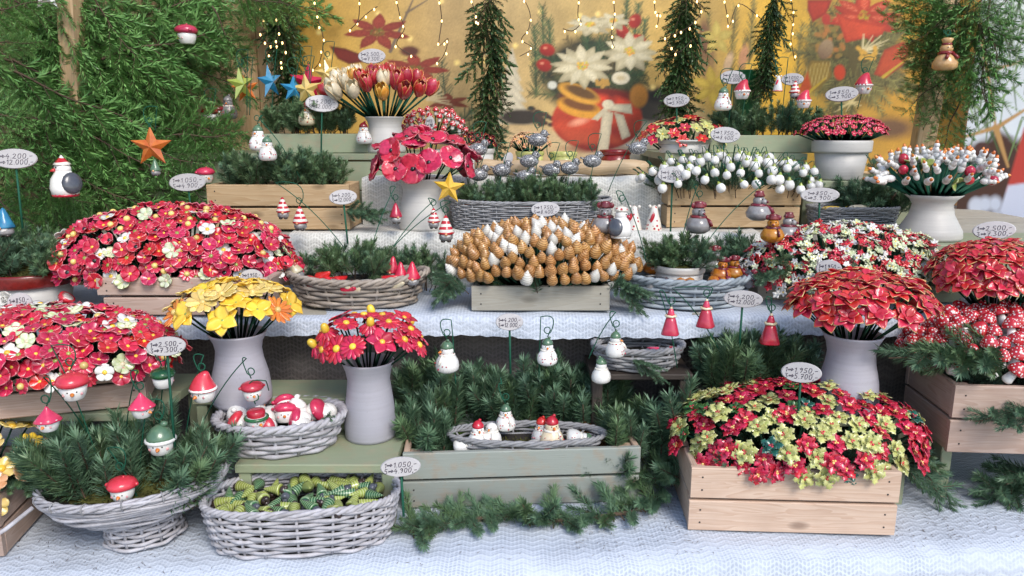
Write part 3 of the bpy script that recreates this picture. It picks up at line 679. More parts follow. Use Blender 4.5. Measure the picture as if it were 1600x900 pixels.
def sprig_mesh(seed, kind):
    rr=random.Random(seed); b=MB()
    if kind=='tip':          # one thick brush, 0.12 long
        twig(b,(0,0,-.02),(0,0,.080),.0022,.0009); needles(b,(0,0,-.005),(rr.uniform(-.006,.006),rr.uniform(-.006,.006),.085),210,.029,.0027,rr,(.75,1.25),None,.8)
    elif kind=='pick':       # leader with side tips, 0.14 long
        twig(b,(0,0,-.02),(0,0,.13),.0026,.0009); needles(b,(0,0,.03),(0,0,.138),170,.028,.0027,rr,(.70,1.2),None,.75)
        for k in range(5):
            z=.015+.018*k; a=rr.uniform(0,6.28) if k else 0; l=.075-.007*k
            a=k*2.4+rr.uniform(-.4,.4)
            Bv=(l*.62*math.cos(a),l*.62*math.sin(a),z+l*.78)
            twig(b,(0,0,z),Bv,.0014,.0007,2); needles(b,(Bv[0]*.12,Bv[1]*.12,z+l*.1),Bv,95,.026,.0027,rr,(.70,1.2),None,.75)
    elif kind=='bough':      # lying spray, 0.25 long along z, flat across x
        pts=[Vector((0.006*math.sin(k),.01*math.sin(k*.8),.25*k/6-.01)) for k in range(7)]
        b.tube(pts,[.003-.0003*k for k in range(7)],4,1); needles(b,(0,0,.04),(0,.004,.262),230,.027,.0028,rr,(.7,1.15),None,.75)
        for k in range(9):
            z=.02+.022*k; sg=1 if k%2 else -1; l=.11-.0085*k
            Bv=(sg*l*.68,rr.uniform(-.02,.022),z+l*.76)
            twig(b,(0,0,z),Bv,.0016,.0007,3); needles(b,(Bv[0]*.08,0,z+l*.07),Bv,int(1200*l)+24,.026,.0028,rr,(.7,1.15),None,.7)
    elif kind=='fir':        # Nordmann branch, 0.5 long along z, flat across x, upper side +y
        n=10; pts=[Vector((.010*math.sin(k*.9+seed),.03*(k/n)**2*-1,.5*k/n)) for k in range(n+1)]
        b.tube(pts,[.0048-.00035*k for k in range(n+1)],5,1)
        needles(b,pts[4],pts[10],120,.036,.0054,rr,(.7,1.05),(0,1,0),.7)
        for k in range(13):
            t=.06+.9*k/13; q=int(t*n); p=pts[q].lerp(pts[min(n,q+1)],t*n-q); sg=1 if k%2 else -1
            l=(.22*(1-t)+.055)*rr.uniform(.75,1.1); an=rr.uniform(.75,1.0)
            Bv=p+Vector((sg*l*math.sin(an),rr.uniform(-.22,.12)*l,l*math.cos(an)))
            twig(b,p,Bv,.0018,.0007,2); needles(b,p.lerp(Bv,.05),Bv,int(l*560)+10,.034,.0054,rr,(.75,1.1),(0,1,0),.75)
            if l>.10:
                for j in range(2):
                    tt=.35+.25*j; pp=p.lerp(Bv,tt); l2=l*.42*(1.1-tt); an2=an+(.8 if j%2 else -.75)
                    B2=pp+Vector((sg*l2*math.sin(an2),rr.uniform(-.2,.1)*l2,l2*math.cos(an2)))
                    twig(b,pp,B2,.0012,.0006,1); needles(b,pp,B2,int(l2*560)+8,.031,.0052,rr,(.75,1.1),(0,1,0),.75)
    elif kind=='garland':    # drooping tuft for hanging garlands, 0.10 long
        for j in range(6):
            a=j*1.05+rr.uniform(-.3,.3); l=rr.uniform(.06,.11)
            Bv=Vector((l*.5*math.cos(a),l*.5*math.sin(a),l*.85)); twig(b,(0,0,0),Bv,.0012,.0006,2)
            needles(b,Bv*.1,Bv,46,.017,.0042,rr,(.35,.75),None,.8)
    elif kind=='gfir':       # flat drooping spray for the hanging garlands, 0.13 long
        twig(b,(0,0,0),(0,.006,.12),.0016,.0007,3); needles(b,(0,0,.01),(0,.006,.13),70,.0135,.0042,rr,(.6,1.0),(0,1,0),.8)
        for k in range(7):
            z=.012+.014*k; sg=1 if k%2 else -1; l=(.062-.006*k)*rr.uniform(.8,1.15); Bv=(sg*l*.72,rr.uniform(-.012,.008),z+l*.7)
            twig(b,(0,0,z),Bv,.0010,.0006,1); needles(b,(Bv[0]*.08,0,z+l*.06),Bv,int(800*l)+6,.0130,.0042,rr,(.6,1.0),(0,1,0),.8)
    return b
SPR={}
for mname,mt in (('d',M_NEED),('y',M_NEEDY)):
    for kind,ns in (('tip',3),('pick',4),('bough',3)):
        SPR[mname+kind]=[sprig_mesh(10+k,kind).mesh('fir_sprig',[mt,M_BARK]) for k in range(ns)]
SPR['fir']=[sprig_mesh(30+k,'fir').mesh('fir_branch',[M_FIR,M_BARK]) for k in range(4)]
SPR['garland']=[sprig_mesh(40+k,'gfir').mesh('garland_tuft',[M_GARL,M_BARK]) for k in range(4)]
def bunch(u0,u1,vt,vb,Y,dep,n,label,kinds='dpick',lean=.5,seed=1,zbase=None,group=None,yl=0.25,minl=.7):
    """fir sprigs stuck upright into one container, leaning outward at its edge"""
    rr=random.Random(seed)
    A=P(u0,vb,Y);Bp=P(u1,vb,Y); c=(A+Bp)/2; hw=(Bp.x-A.x)/2
    z=c.z if zbase is None else zbase
    H=P((u0+u1)/2,vt,Y).z-z
    t=tag(obj('fir_sprigs',None,None,T(c.x,Y,z)),label,'fir sprigs',group)
    for k in range(n):
        fx=rr.uniform(-1,1); fy=rr.uniform(-1,1)
        x=fx*hw*.80; y=fy*dep
        kd=kinds if rr.random()>yl else 'y'+kinds[1:]
        L=H*rr.uniform(minl,1.0)*(1-.22*abs(fx)); base=.155 if kinds.endswith('pick') else .105
        s=max(.4,min(1.15 if kd.endswith('tip') else 1.5,L/base))
        dr=Vector((fx*lean+rr.gauss(0,.14),fy*lean*.45+rr.gauss(0,.14)-.08,1))
        dr.normalize(); z0=0.0
        if kd.endswith('tip'): z0=max(0,rr.uniform(.0,1.0)*(L-.105*s))
        o=obj('fir_sprig',rr.choice(SPR[kd]),t,facing(Vector((x,y,0))+dr*z0,(dr+Vector((rr.gauss(0,.25),rr.gauss(0,.25),0))*(1 if z0>0 else 0)).normalized(),rr.uniform(0,6.28))@SC(s))
    return t
def spray(lst,label,kind='dbough',seed=2,name='fir_branch',group=None,cat='fir branch',fat=1.0,rolls=None):
    """branches lying or sticking out: each from A to B"""
    rr=random.Random(seed); t=None
    for (u0,v0,Y0,u1,v1,Y1) in lst:
        A=P(u0,v0,Y0);Bv=P(u1,v1,Y1); L=(Bv-A).length; base={'bough':.262,'tip':.105,'pick':.150,'fir':.52}[kind[1:] if kind!='fir' else 'fir']
        s=L/base
        kd=kind if (kind=='fir' or rr.random()<.75) else 'y'+kind[1:]
        M=along(A,Bv,rr.uniform(-.6,.6) if rolls is None else rolls)@SC(s*fat,s*fat,s)
        if t is None: t=tag(obj(name,None,None,T(A)),label,cat,group)
        obj('fir_sprig',rr.choice(SPR[kd]),t,T(-A)@M)
    return t
def moss(name,c,rx,ry,h,mat,label,n=900,seed=1,kind='stuff',M=None):
    """a cushion of moss: bumpy mound covered with short curled blades"""
    rr=random.Random(seed); b=MB(); c=Vector(c)
    seg,ri=28,6; vs=[c+Vector((0,0,h))]; fs=[]
    def hgt(r,a): return h*(1-r*r)*(1+.25*math.sin(5*a+3*r*6))+h*.12*math.sin(17*a)*r
    for k in range(1,ri+1):
        r=k/ri
        for j in range(seg):
            a=2*PI*j/seg; vs.append(c+Vector((rx*r*math.cos(a),ry*r*math.sin(a),hgt(r,a)-.004*(k==ri))))
    for j in range(seg): fs.append((0,1+j,1+(j+1)%seg))
    for k in range(ri-1):
        for j in range(seg):
            a=1+k*seg+j; b2=1+k*seg+(j+1)%seg; fs.append((a,a+seg,b2+seg,b2))
    b.add(vs,fs)
    for k in range(n):
        r=math.sqrt(rr.random()); a=rr.uniform(0,6.28); p=c+Vector((rx*r*math.cos(a),ry*r*math.sin(a),hgt(r,a)-.001))
        d=Vector((rr.gauss(0,.7),rr.gauss(0,.7),rr.uniform(.3,1))).normalized(); l=rr.uniform(.005,.012); s=d.orthogonal().normalized()*.0012
        m=p+d*l*.6; q=p+d*l+Vector((rr.gauss(0,.003),rr.gauss(0,.003),-.002))
        b.add([p-s,p+s,m+s,q,m-s],[(0,1,2,3,4)],0,0,False)
    if M is not None: b.v=[tuple(M@Vector(q)) for q in b.v]
    return solid(name,b,mat,label,'moss',None,kind)
# ================================================================ CONTAINERS
_NAIL=MB().lathe([(.0,.0008),(.0016,.0006),(.0018,0)],8).mesh('nail',M_METAL)
def crate(name, A, B, z, depth, h, label, mat, rows=2, flare=0.0, gap=.005, th=.012, endmat=None, front_only=False, nails=True, soilz=.85):
    """slatted crate whose front bottom edge runs from A to B (seen from the front)"""
    A=Vector((A.x,A.y,z));B=Vector((B.x,B.y,z)); d=B-A; L=d.length; ang=math.atan2(d.y,d.x)
    endmat=endmat or mat
    t=tag(obj(name,None,None,T((A+B)/2)@RZ(ang)),label,'crate')
    ph=(h-gap*(rows-1))/rows
    for k in range(rows):
        zc=ph/2+k*(ph+gap); ex=flare*(zc/h); LL=L+2*ex
        for sy in (0,1):
            y=th/2 if sy==0 else depth-th/2
            jit=((k*7+sy*3)%5-2)*.0006
            o=plank_obj('plank',t,LL,ph,th,T(jit,y,zc+.0008)@RX(PI/2),mat)
            if sy==0 and nails:
                for sx in (-1,1):
                    for q in (-.22,.2): obj('nail',_NAIL,o,T(sx*(LL/2-.018),q*ph,th/2)) if False else obj('nail',_NAIL,o,T(sx*(LL/2-.020),q*ph,th/2+.0002))
        for sx in (-1,1):
            M=T(sx*(L/2+ex-th/2-.0005),depth/2,zc+.0008)@RY(sx*math.atan2(flare,h))@RZ(PI/2)@RX(PI/2)
            plank_obj('end_plank',t,depth-2*th-.001,ph,th,M,endmat)
    for sx in (-1,1):
        for sy in (-1,1):
            x=sx*(L/2+flare*.5-th-.013); y=depth/2+sy*(depth/2-th-.0135)
            plank_obj('corner_post',t,h-.006,.024,.024,T(x,y,h/2-.002)@RY(sx*math.atan2(flare,h))@RY(PI/2),endmat)
    b=MB(); board(b,-L/2+th,L/2-th,th+.001,depth-th-.001,.004,.012); obj('base_board',b.mesh('base_board',mat),t)
    b=MB(); board(b,-L/2+th+.002,L/2-th-.002,th+.002,depth-th-.002,.014,h*soilz); obj('soil',b.mesh('soil',M_SOIL),t)
    return t
def ell_basket(name, c, rx, ry, h, label, mat, rows=9, stakes=22, foot=.86, r=.0036, rim=3, square=2.0, liner=True, rot=0, bow=0.0, tilt=0, weave=.0036, rz=None, handles=False):
    """woven willow basket: each round of willow is a rod passing in and out of the stakes"""
    rr=random.Random(int(abs(c[0])*1000)+rows); t=tag(obj(name,None,None,T(Vector(c))@RZ(rot)@RY(tilt)),label,'basket')
    def pt(a,z,off=0):
        q=z/h; f=foot+(1-foot)*(q**.8); ca,sa=math.cos(a),math.sin(a); e=2.0/square
        x=math.copysign(abs(ca)**e,ca)*(rx*f); y=math.copysign(abs(sa)**e,sa)*(ry*f)
        n=Vector((ca/rx,sa/ry,0)).normalized()
        zz=z+bow*(abs(ca)**2)*q
        return Vector((x,y,zz))+n*off
    nseg=stakes*4
    for k in range(rows):
        b=MB(); z0=r+(h-2*r)*k/(rows-1 if rows>1 else 1); ph=k%2; jit=rr.uniform(-.0006,.0006)
        b.tube([pt(2*PI*j/nseg,z0+jit+.0006*math.sin(j*.37+k),weave*math.cos(PI*stakes*j/nseg+PI*ph)) for j in range(nseg)],[r*rr.uniform(.82,1.1) for j in range(nseg)],5,0,True)
        obj('willow_rod',b.mesh('willow_rod',mat),t)
    for j in range(stakes):
        a=2*PI*j/stakes; b=MB(); b.tube([pt(a,0),pt(a,h*.5),pt(a,h+.003)],r*.75,5); obj('stake',b.mesh('stake',mat),t)
    for k in range(rim):
        b=MB(); ph=2*PI*k/rim; tw=stakes*.8
        b.tube([pt(2*PI*j/nseg,h+r*.9+r*1.1*math.sin(round(tw)*2*PI*j/nseg+ph),r*1.1*math.cos(round(tw)*2*PI*j/nseg+ph)) for j in range(nseg)],r*1.05,5,0,True)
        obj('rim_rod',b.mesh('rim_rod',mat),t)
    b=MB(); n=28
    vs=[pt(2*PI*j/n,.004,-.006) for j in range(n)]; b.add(vs,[tuple(range(n))],smooth=False)
    if liner:
        vs=[pt(2*PI*j/n,z,-.0075) for z in (.004,h*.55) for j in range(n)]
        b.add(vs,[(j,(j+1)%n,n+(j+1)%n,n+j) for j in range(n)])
    obj('base',b.mesh('base',M_SOIL),t)
    return t
def vase(u,vrim,Y,rr_px,z0,label,mat=None,waist=.78,belly=1.02,shape='trumpet'):
    """thrown stoneware vase: wide lip, waist, belly, with a real wall thickness"""
    mat=mat or M_STONE; c=P(u,vrim,Y); H=c.z-z0; r=MPX(rr_px,Y)
    if shape=='trumpet': prof=[(r*belly*.97,0),(r*belly,.006),(r*belly*1.01,H*.15),(r*belly*.95,H*.40),(r*waist*1.06,H*.62),(r*waist,H*.76),(r*waist*1.08,H*.88),(r*.97,H*.975),(r*1.0,H)]
    else: prof=[(r*belly*.97,0),(r*belly,.006),(r*belly*.97,H*.2),(r*waist*1.1,H*.55),(r*waist*.98,H*.78),(r*waist*1.15,H*.9),(r,H)]
    inn=[(q[0]-.0045,q[1]) for q in prof[::-1] if q[1]>H*.25]
    prof=prof+[(r-.0022,H+.0012)]+[(inn[0][0],H-.0005)]+inn[1:]+[(0,H*.28)]
    b=MB(); b.lathe(prof,36,0,None,None,lambda a,k:1+.006*math.sin(2*a+k*5))
    return solid('vase',b,mat,label,'vase',None,None,T(c.x,Y,z0)), Vector((c.x,Y,c.z)), r*waist, H
def pot(u,vrim,Y,rpx,z0,label,mat,band=None,taper=.78,bandh=.28,name='flowerpot',soil=True,lip=1.06):
    c=P(u,vrim,Y); H=c.z-z0; r=MPX(rpx,Y)/lip
    t=tag(obj(name,None,None,T(c.x,Y,z0)),label,'pot')
    b=MB(); b.lathe([(0,0),(r*taper*.97,0),(r*taper,.004),(r*(taper+(1-taper)*(1-bandh)),H*(1-bandh))],32)
    obj('pot_body',b.mesh('pot_body',mat),t)
    b=MB(); z1=H*(1-bandh); rb=r*(taper+(1-taper)*(1-bandh))
    b.lathe([(rb,z1-.002),(r*lip*.975,z1),(r*lip*.985,z1+.004),(r*lip,H-.005),(r*lip*.985,H),(r*lip-.006,H),(r*lip-.009,H*.8)],32)
    obj('pot_rim',b.mesh('pot_rim',band or mat),t)
    if soil:
        b=MB(); b.lathe([(r*lip-.008,H*.84),(0,H*.90)],24); obj('soil',b.mesh('soil',M_SOIL),t)
    return t, Vector((c.x,Y,c.z)), r
# ================================================================ FLOWER PARTS
def petal(L,W,prof,cup=.0,curl=0.0,th=.0022,rows=7,cols=4,fold=0.0,base=.0,wave=0.0):
    """one ceramic petal along +x from the centre, z up; e runs to 1 at its edge"""
    b=MB(); top=[];bot=[];ev=[]
    for i in range(rows+1):
        s=i/rows; hw=W*.5*prof(s)
        for j in range(cols+1):
            q=-1+2*j/cols; x=base+(L-base)*s; y=hw*q
            z=cup*L*s*s - curl*L*max(0,s-.55)**2*4 + fold*W*abs(q)*prof(s) + wave*L*.06*math.sin(j*2.2+i*1.4)*s
            top.append(Vector((x,y,z))); bot.append(Vector((x,y*.96,z-th*(1-.4*s)))); ev.append(max(s**3 if i<rows else 1,abs(q)**4*(.5+.5*s)))
    n=(rows+1)*(cols+1); fs=[]
    def id(i,j,k=0): return k*n+i*(cols+1)+j
    for i in range(rows):
        for j in range(cols):
            fs.append((id(i,j),id(i+1,j),id(i+1,j+1),id(i,j+1))); fs.append((id(i,j,1),id(i,j+1,1),id(i+1,j+1,1),id(i+1,j,1)))
        fs.append((id(i,0),id(i,0,1),id(i+1,0,1),id(i+1,0))); fs.append((id(i,cols),id(i+1,cols),id(i+1,cols,1),id(i,cols,1)))
    for j in range(cols): fs.append((id(rows,j),id(rows,j,1),id(rows,j+1,1),id(rows,j+1)))
    b.add(top+bot,fs,0,ev+ev); return b
def pf_round(s): return math.sqrt(max(0,1-(abs(s-.62)/.62)**2.2)) if s<.62 else math.sqrt(max(.02,1-((s-.62)/.385)**2))
def pf_point(s): return (math.sin(PI*min(1,s*1.0)**.8)**.8)*(1 if s<.97 else .35)+.02
def pf_daisy(s): return .35+.65*min(1,s*1.6) if s<.8 else max(.12,math.sqrt(max(0,1-((s-.8)/.205)**2)))
def pf_heart(s): return min(1,s*1.5+.1) if s<.78 else (max(.1,1-((s-.78)/.23)**2*.75))
def pf_holly(s):
    k=[.16,.36,.22,.86,.40,1.0,.34,.64,.18,.02]; x=s*9; i=min(8,int(x)); return k[i]*(1-(x-i))+k[i+1]*(x-i)
def pf_star(s): return max(.03,(1-s)**.8*1.0)
_PM={}
def petal_mesh(key,mat,**kw):
    k=(key,mat.name)
    if k not in _PM: _PM[k]=petal(**kw).mesh('petal',mat)
    return _PM[k]
def ring(pm, n, rot=0, tilt=0, z=0, lift=0, jit=0, seed=0, sc=1):
    rr=random.Random(seed); out=[]
    for k in range(n):
        out.append(part('petal',pm,T(0,0,z+(k%2)*lift)@RZ(rot+2*PI*k/n+rr.uniform(-jit,jit))@RY(-tilt+rr.uniform(-jit,jit))@SC(sc)))
    return out
def joined(parts):
    """joins a ring of petals into one corolla mesh for small flowers"""
    b=MB(); mats=[]
    for (n,me,m,sub,kd) in parts:
        if me.materials[0] not in mats: mats.append(me.materials[0])
        mi=mats.index(me.materials[0])
        ev=[0.0]*len(me.vertices); me.attributes['e'].data.foreach_get('value',ev)
        b.add([m@v.co for v in me.vertices],[tuple(p.vertices) for p in me.polygons],mi,ev)
    return b.mesh('corolla',mats)
def domemesh(r,h,mat,name='flower_centre',seg=10):
    b=MB(); b.lathe([(r,-.001),(r*1.02,h*.3),(r*.8,h*.75),(r*.4,h*.97),(0,h)],seg); return b.mesh(name,mat)
STEM=MB().tube([(0,0,0),(0,0,.5),(0,0,1)],.0018,5).mesh('stem',M_STEM)
STEMG=MB().tube([(0,0,0),(0,0,.5),(0,0,1)],.0028,6).mesh('stem',M_STAKE)
def flower(head, base, pos, nrm, name, label, group, cat='flower', roll=None, s=1.0, stem=None):
    """a ceramic flower on its own rod: root at the foot of the rod, head at pos facing nrm"""
    base=Vector(base); pos=Vector(pos)
    t=tag(obj(name,None,None,T(base)),label,cat,group)
    H=T(-base)@facing(pos,nrm,R.uniform(0,6.28) if roll is None else roll)@SC(s)
    d=pos-base
    obj('stem',stem or STEM,t,along((0,0,0),d-Vector(nrm)*.004)@SC(1,1,d.length))
    for (n,me,m,sub,kd) in head:
        o=obj(n,me,t,H@m)
        for (n2,me2,m2,_,k2) in sub: obj(n2,me2,o,m2)
    return t
def dome(c,a,b,h,spacing,nmax,zmin=0.0,seed=1,ymax=.55,jit=.15,tries=5000,pw=1.0):
    rr=random.Random(seed); out=[]; c=Vector(c)
    for k in range(tries):
        th=rr.uniform(0,2*PI); nz=rr.uniform(zmin,1); r=math.sqrt(1-nz*nz)
        d=Vector((r*math.cos(th),r*math.sin(th),nz))
        if d.y>ymax: continue
        p=Vector((d.x*a,d.y*b,(abs(d.z)**pw)*math.copysign(1,d.z)*h))
        if all((p-q).length>spacing for q,_ in out):
            n=Vector((d.x/a,d.y/b,d.z/h)).normalized(); n=(n+Vector((rr.gauss(0,jit),rr.gauss(0,jit),.35+rr.gauss(0,jit)))).normalized()
            p=p*(1+rr.gauss(0,.03)); out.append((p,n))
            if len(out)>=nmax: break
    return [(c+p,n) for p,n in out]
def zone(p,spots):
    xs=[q.x for q,_ in spots]; zs=[q.z for q,_ in spots]
    fx=(p.x-min(xs))/(max(xs)-min(xs)+1e-6); fz=(p.z-min(zs))/(max(zs)-min(zs)+1e-6)
    h='low' if fz<.36 else 'halfway up' if fz<.74 else 'on top'
    return h+(', far left' if fx<.18 else ', left' if fx<.4 else ', middle' if fx<.6 else ', right' if fx<.82 else ', far right')
# ================================================================ PRICE TAGS
GL={'0':[[(.1,.5),(.2,.95),(.5,1),(.62,.6),(.5,.05),(.2,0),(.1,.5)]],'1':[[(.15,.72),(.4,1),(.36,0)]],'2':[[(.1,.8),(.3,1),(.55,.85),(.45,.5),(.05,.02),(.65,.05)]],
'3':[[(.1,.95),(.55,.98),(.28,.58),(.6,.35),(.4,0),(.05,.1)]],'4':[[(.42,1),(.05,.42),(.65,.42)],[(.5,.65),(.42,-.1)]],'5':[[(.6,1),(.2,.98),(.15,.58),(.5,.55),(.55,.15),(.3,0),(.05,.1)]],
'7':[[(.08,.95),(.62,1),(.28,0)],[(.2,.5),(.6,.52)]],'8':[[(.55,.9),(.3,1),(.2,.75),(.55,.35),(.4,0),(.12,.2),(.5,.65),(.55,.9)]],'9':[[(.55,.8),(.3,1),(.12,.75),(.35,.55),(.57,.85),(.5,.3),(.3,0)]],
'>':[[(.02,.55),(.75,.58)],[(.02,.38),(.75,.40)],[(.6,.8),(.95,.48),(.6,.2)]],'.':[[(.12,.02),(.2,.06)]],',':[[(.2,.1),(.08,-.22)]],'-':[[(.08,.42),(.55,.48)]],' ':[],'6':[[(.55,.95),(.2,.6),(.12,.2),(.35,0),(.55,.25),(.4,.5),(.15,.3)]]}
GW={'>':1.05,'.':.32,',':.32,' ':.4,'1':.55}
def writing(lines, W, Hh, rr):
    b=MB(); n=len(lines); lh=Hh*.60/n
    for li,tx in enumerate(lines):
        tw=sum(GW.get(ch,.78) for ch in tx); k=min(W*.84/tw,lh*1.1); x=-tw*k/2; y0=Hh*.27-lh*(li+1)+lh*.12+ (0 if n>1 else 0)
        for ch in tx:
            for st in GL.get(ch,[]):
                pts=[Vector((x+p[0]*k+p[1]*k*.12,0,y0+p[1]*lh*.78+rr.uniform(-.0003,.0003))) for p in st]
                fine=[]
                for p,q in zip(pts,pts[1:]): fine+= [p,p.lerp(q,.5)]
                fine.append(pts[-1]); b.tube(fine,max(.00055,lh*.042),4,0)
            x+=GW.get(ch,.78)*k
    return b.mesh('handwriting',M_INK)
def price_tag(u,v,wpx,hpx,Y,lines,label,drop=70,rot=0.0,stakeless=False,lean=0,mat=None,round_=False):
    rr=random.Random(int(u*7+v)); c=P(u,v,Y); w_=MPX(wpx,Y)/2; h_=MPX(hpx,Y)/2
    t=tag(obj('price_tag',None,None,T(c)@RZ(-math.atan2(c.x,c.y)*.7)@RY(rot)@RX(rad(-8))),label,'price tag')
    b=MB(); n=28
    prof=[(1-.05,.0032),(1.0,.0012),(1.0,-.0012),(1-.05,-.0032)]
    vs=[];fs=[]
    for (f,y) in prof:
        for j in range(n):
            a=2*PI*j/n; vs.append((w_*f*math.cos(a),-y,h_*f*math.sin(a)))
    for k in range(3):
        for j in range(n): fs.append((k*n+j,k*n+(j+1)%n,(k+1)*n+(j+1)%n,(k+1)*n+j))
    fs=[f[::-1] for f in fs]
    fs.append(tuple(range(n))); fs.append(tuple(range(3*n,4*n))[::-1])
    fs=[f for f in fs]
    b.add(vs,fs,0,0,False); pq=obj('plaque',b.mesh('plaque',mat or M_CLAY),t)
    obj('handwriting',writing(lines,w_*2,h_*2,rr),pq,T(0,-.0034,0))
    if not stakeless:
        L=MPX(drop,Y); b=MB(); b.tube([(0,.004,-h_*.6),(lean*.5,.005,-h_-L*.5),(lean,.006,-h_-L)],.0022,6); obj('stake',b.mesh('stake',M_STAKE),t)
    return t
# ================================================================ CERAMIC FIGURES (all face -y, stand on z=0)
def eyes(h, x, y, z, r, mat=None):
    b=MB(); b.ball((0,0,0),r,8,6); me=b.mesh('eye',mat or BLACK)
    return [part('eye',me,T(-x*h,y*h,z*h)),part('eye',me,T(x*h,y*h,z*h))]
def beak(h, y, z, L=.11, r=.045, mat=None, down=.25):
    b=MB(); b.lathe([(0,0),(r*h,0),(r*h*.8,L*h*.4),(r*h*.25,L*h*.9),(0,L*h)],10)
    return part('beak',b.mesh('beak',mat or ORA),T(0,y*h,z*h)@RX(PI/2+down))
def blobs(name, pts, r, mat):
    b=MB()
    for p in pts: b.ball(p,(r,r,r),6,4)
    return part(name,b.mesh(name,mat),None,(),'stuff')
def wobcone(n,amp): return lambda a,k: 1+amp*math.sin(n*a)*(1-k)
def hat_part(kind,h,z,r,mat,brim=None):
    """hats: beret, cone, santa, knit, pillbox"""
    out=[]; b=MB()
    if kind=='beret':
        b.lathe([(r*.86,0),(r*1.18,r*.16),(r*1.28,r*.42),(r*1.05,r*.78),(r*.55,r*1.0),(0,r*1.06)],20,0,None,None,lambda a,k:1+.05*math.sin(3*a+1)*(1-k))
        for a in (0,PI): b.ball((r*1.22*math.cos(a),0,r*.38),(r*.22,r*.22,r*.18),8,6)
        b.ball((r*.2,0,r*1.05),(r*.10,r*.10,r*.12),8,6)
    elif kind=='cone':
        b.lathe([(r*1.22,-r*.05),(r*1.24,r*.06),(r*.98,r*.36),(r*.62,r*.74),(r*.34,r*1.05),(r*.17,r*1.3),(r*.1,r*1.42),(0,r*1.46)],22,0,None,None,lambda a,k:1+.06*math.sin(5*a)*(1-k))
    elif kind=='santa':
        pts=[];rs=[]
        for k in range(9):
            t=k/8; pts.append((r*.55*t*t,0,r*1.9*t*(1-.18*t))); rs.append(r*(1.02*(1-t)**.8+.16))
        b.tube(pts,rs,16,0)
    elif kind=='knit':
        b.lathe([(r*1.03,0),(r*1.06,r*.18),(r*.98,r*.5),(r*.62,r*.95),(r*.24,r*1.2),(0,r*1.24)],18,0,None,None,lambda a,k:1+.025*math.sin(14*a))
        b.ball((r*.35,0,r*1.28),(r*.3,r*.26,r*.24),10,7)
    elif kind=='pill':
        b.lathe([(r*.84,0),(r*.80,r*.2),(r*.86,r*.62),(r*.72,r*.80),(r*.3,r*.86),(0,r*.84)],20,0,None,None,lambda a,k:1+.03*math.sin(5*a))
    sub=[]
    if brim is not None:
        b2=MB(); n=20; rb=r*1.08; rb=r*1.0; b2.tube([(rb*math.cos(2*PI*j/n),rb*math.sin(2*PI*j/n),r*.04) for j in range(n)],r*.17,8,0,True)
        sub.append(part('brim',b2.mesh('brim',brim)))
    return part('hat',b.mesh('hat',mat),T(0,0,z),sub)
def head_ornament(kind,mat,brim=None,beakmat=None,h=.045):
    r=h*.42; b=MB()
    b.lathe([(0,0),(r*.66,0),(r*.74,h*.03),(r*.92,h*.2),(r*1.0,h*.40),(r*.9,h*.50),(0,h*.52)],22)
    rec=[part('face',b.mesh('face',WHITE)),hat_part(kind,h,h*.43,r*.98,mat,brim),beak(h,-.37,.26,.15,.075,beakmat)]
    rec+=eyes(h,.13,-.375,.33,h*.028)
    c=MB(); c.ball((0,0,0),(h*.07,h*.02,h*.055),8,6); me=c.mesh('cheek',PINK)
    rec+=[part('cheek',me,T(-h*.24,-h*.30,h*.24)),part('cheek',me,T(h*.24,-h*.30,h*.24))]
    return rec,h
def snowman(hat='knit',hm=None,bodym=None,scarf=None,h=.055,dots=None,wide=1.0):
    b=MB(); w=h*.36*wide
    b.lathe([(0,0),(w*.7,0),(w*.95,h*.08),(w*1.0,h*.2),(w*.9,h*.36),(w*.66,h*.5),(w*.55,h*.56)],20)
    b.ball((0,0,h*.63),(h*.205,h*.2,h*.19),16,10)
    rec=[part('body',b.mesh('body',bodym or WHITE))]
    if hat: rec.append(hat_part(hat,h,h*.72,h*.185,hm or SAGEG,None))
    rec.append(beak(h,-.19,.63,.11,.042)); rec+=eyes(h,.07,-.185,.68,h*.02)
    n=18; s=MB(); s.tube([(h*.205*math.cos(2*PI*j/n),h*.205*math.sin(2*PI*j/n),h*.52+.006*h*math.sin(3*j)) for j in range(n)],h*.045,7,0,True)
    s.tube([(h*.1,-h*.2,h*.52),(h*.15,-h*.28,h*.42),(h*.17,-h*.345,h*.28)],[h*.045,h*.05,h*.055],7,0,flat=.6)
    rec.append(part('scarf',s.mesh('scarf',scarf or M_SPOT)))
    rr=random.Random(3); pts=[]
    for k in range(9):
        a=rr.uniform(-2.6,-.5); z=rr.uniform(.1,.4); q=w*(1.0 if z<.3 else .88); pts.append((q*math.cos(a),q*math.sin(a),z*h))
    rec.append(blobs('painted_dots',pts,h*.022,dots or RED))
    return rec,h
def gnome(h=.055,hm=None,feet=True):
    b=MB(); b.lathe([(0,h*.06),(h*.2,h*.06),(h*.26,h*.14),(h*.25,h*.26),(h*.2,h*.34)],16); rec=[part('body',b.mesh('body',GREYL))]
    b=MB(); b.lathe([(h*.30,h*.30),(h*.31,h*.35),(h*.24,h*.52),(h*.15,h*.74),(h*.07,h*.93),(0,h*1.0)],18,0,None,None,lambda a,k:1+.05*math.sin(3*a+k*8)); rec.append(part('hat',b.mesh('hat',hm or M_STRIPE)))
    b=MB(); b.lathe([(0,0),(h*.06,h*.02),(h*.12,h*.10),(h*.17,h*.2),(h*.15,h*.27),(0,h*.29)],12); rec.append(part('beard',b.mesh('beard',WHITE),T(0,-h*.16,h*.07)@SC(1.1,.7,1)))
    b=MB(); b.ball((0,0,0),h*.06,10,7); rec.append(part('nose',b.mesh('nose',PEACH),T(0,-h*.29,h*.31)))
    b=MB(); b.ball((0,0,0),(h*.09,h*.12,h*.06),10,7); me=b.mesh('foot',BROWN)
    for s in (-1,1): rec.append(part('foot',me,T(s*h*.11,-h*.06,h*.04)))
    return rec,h
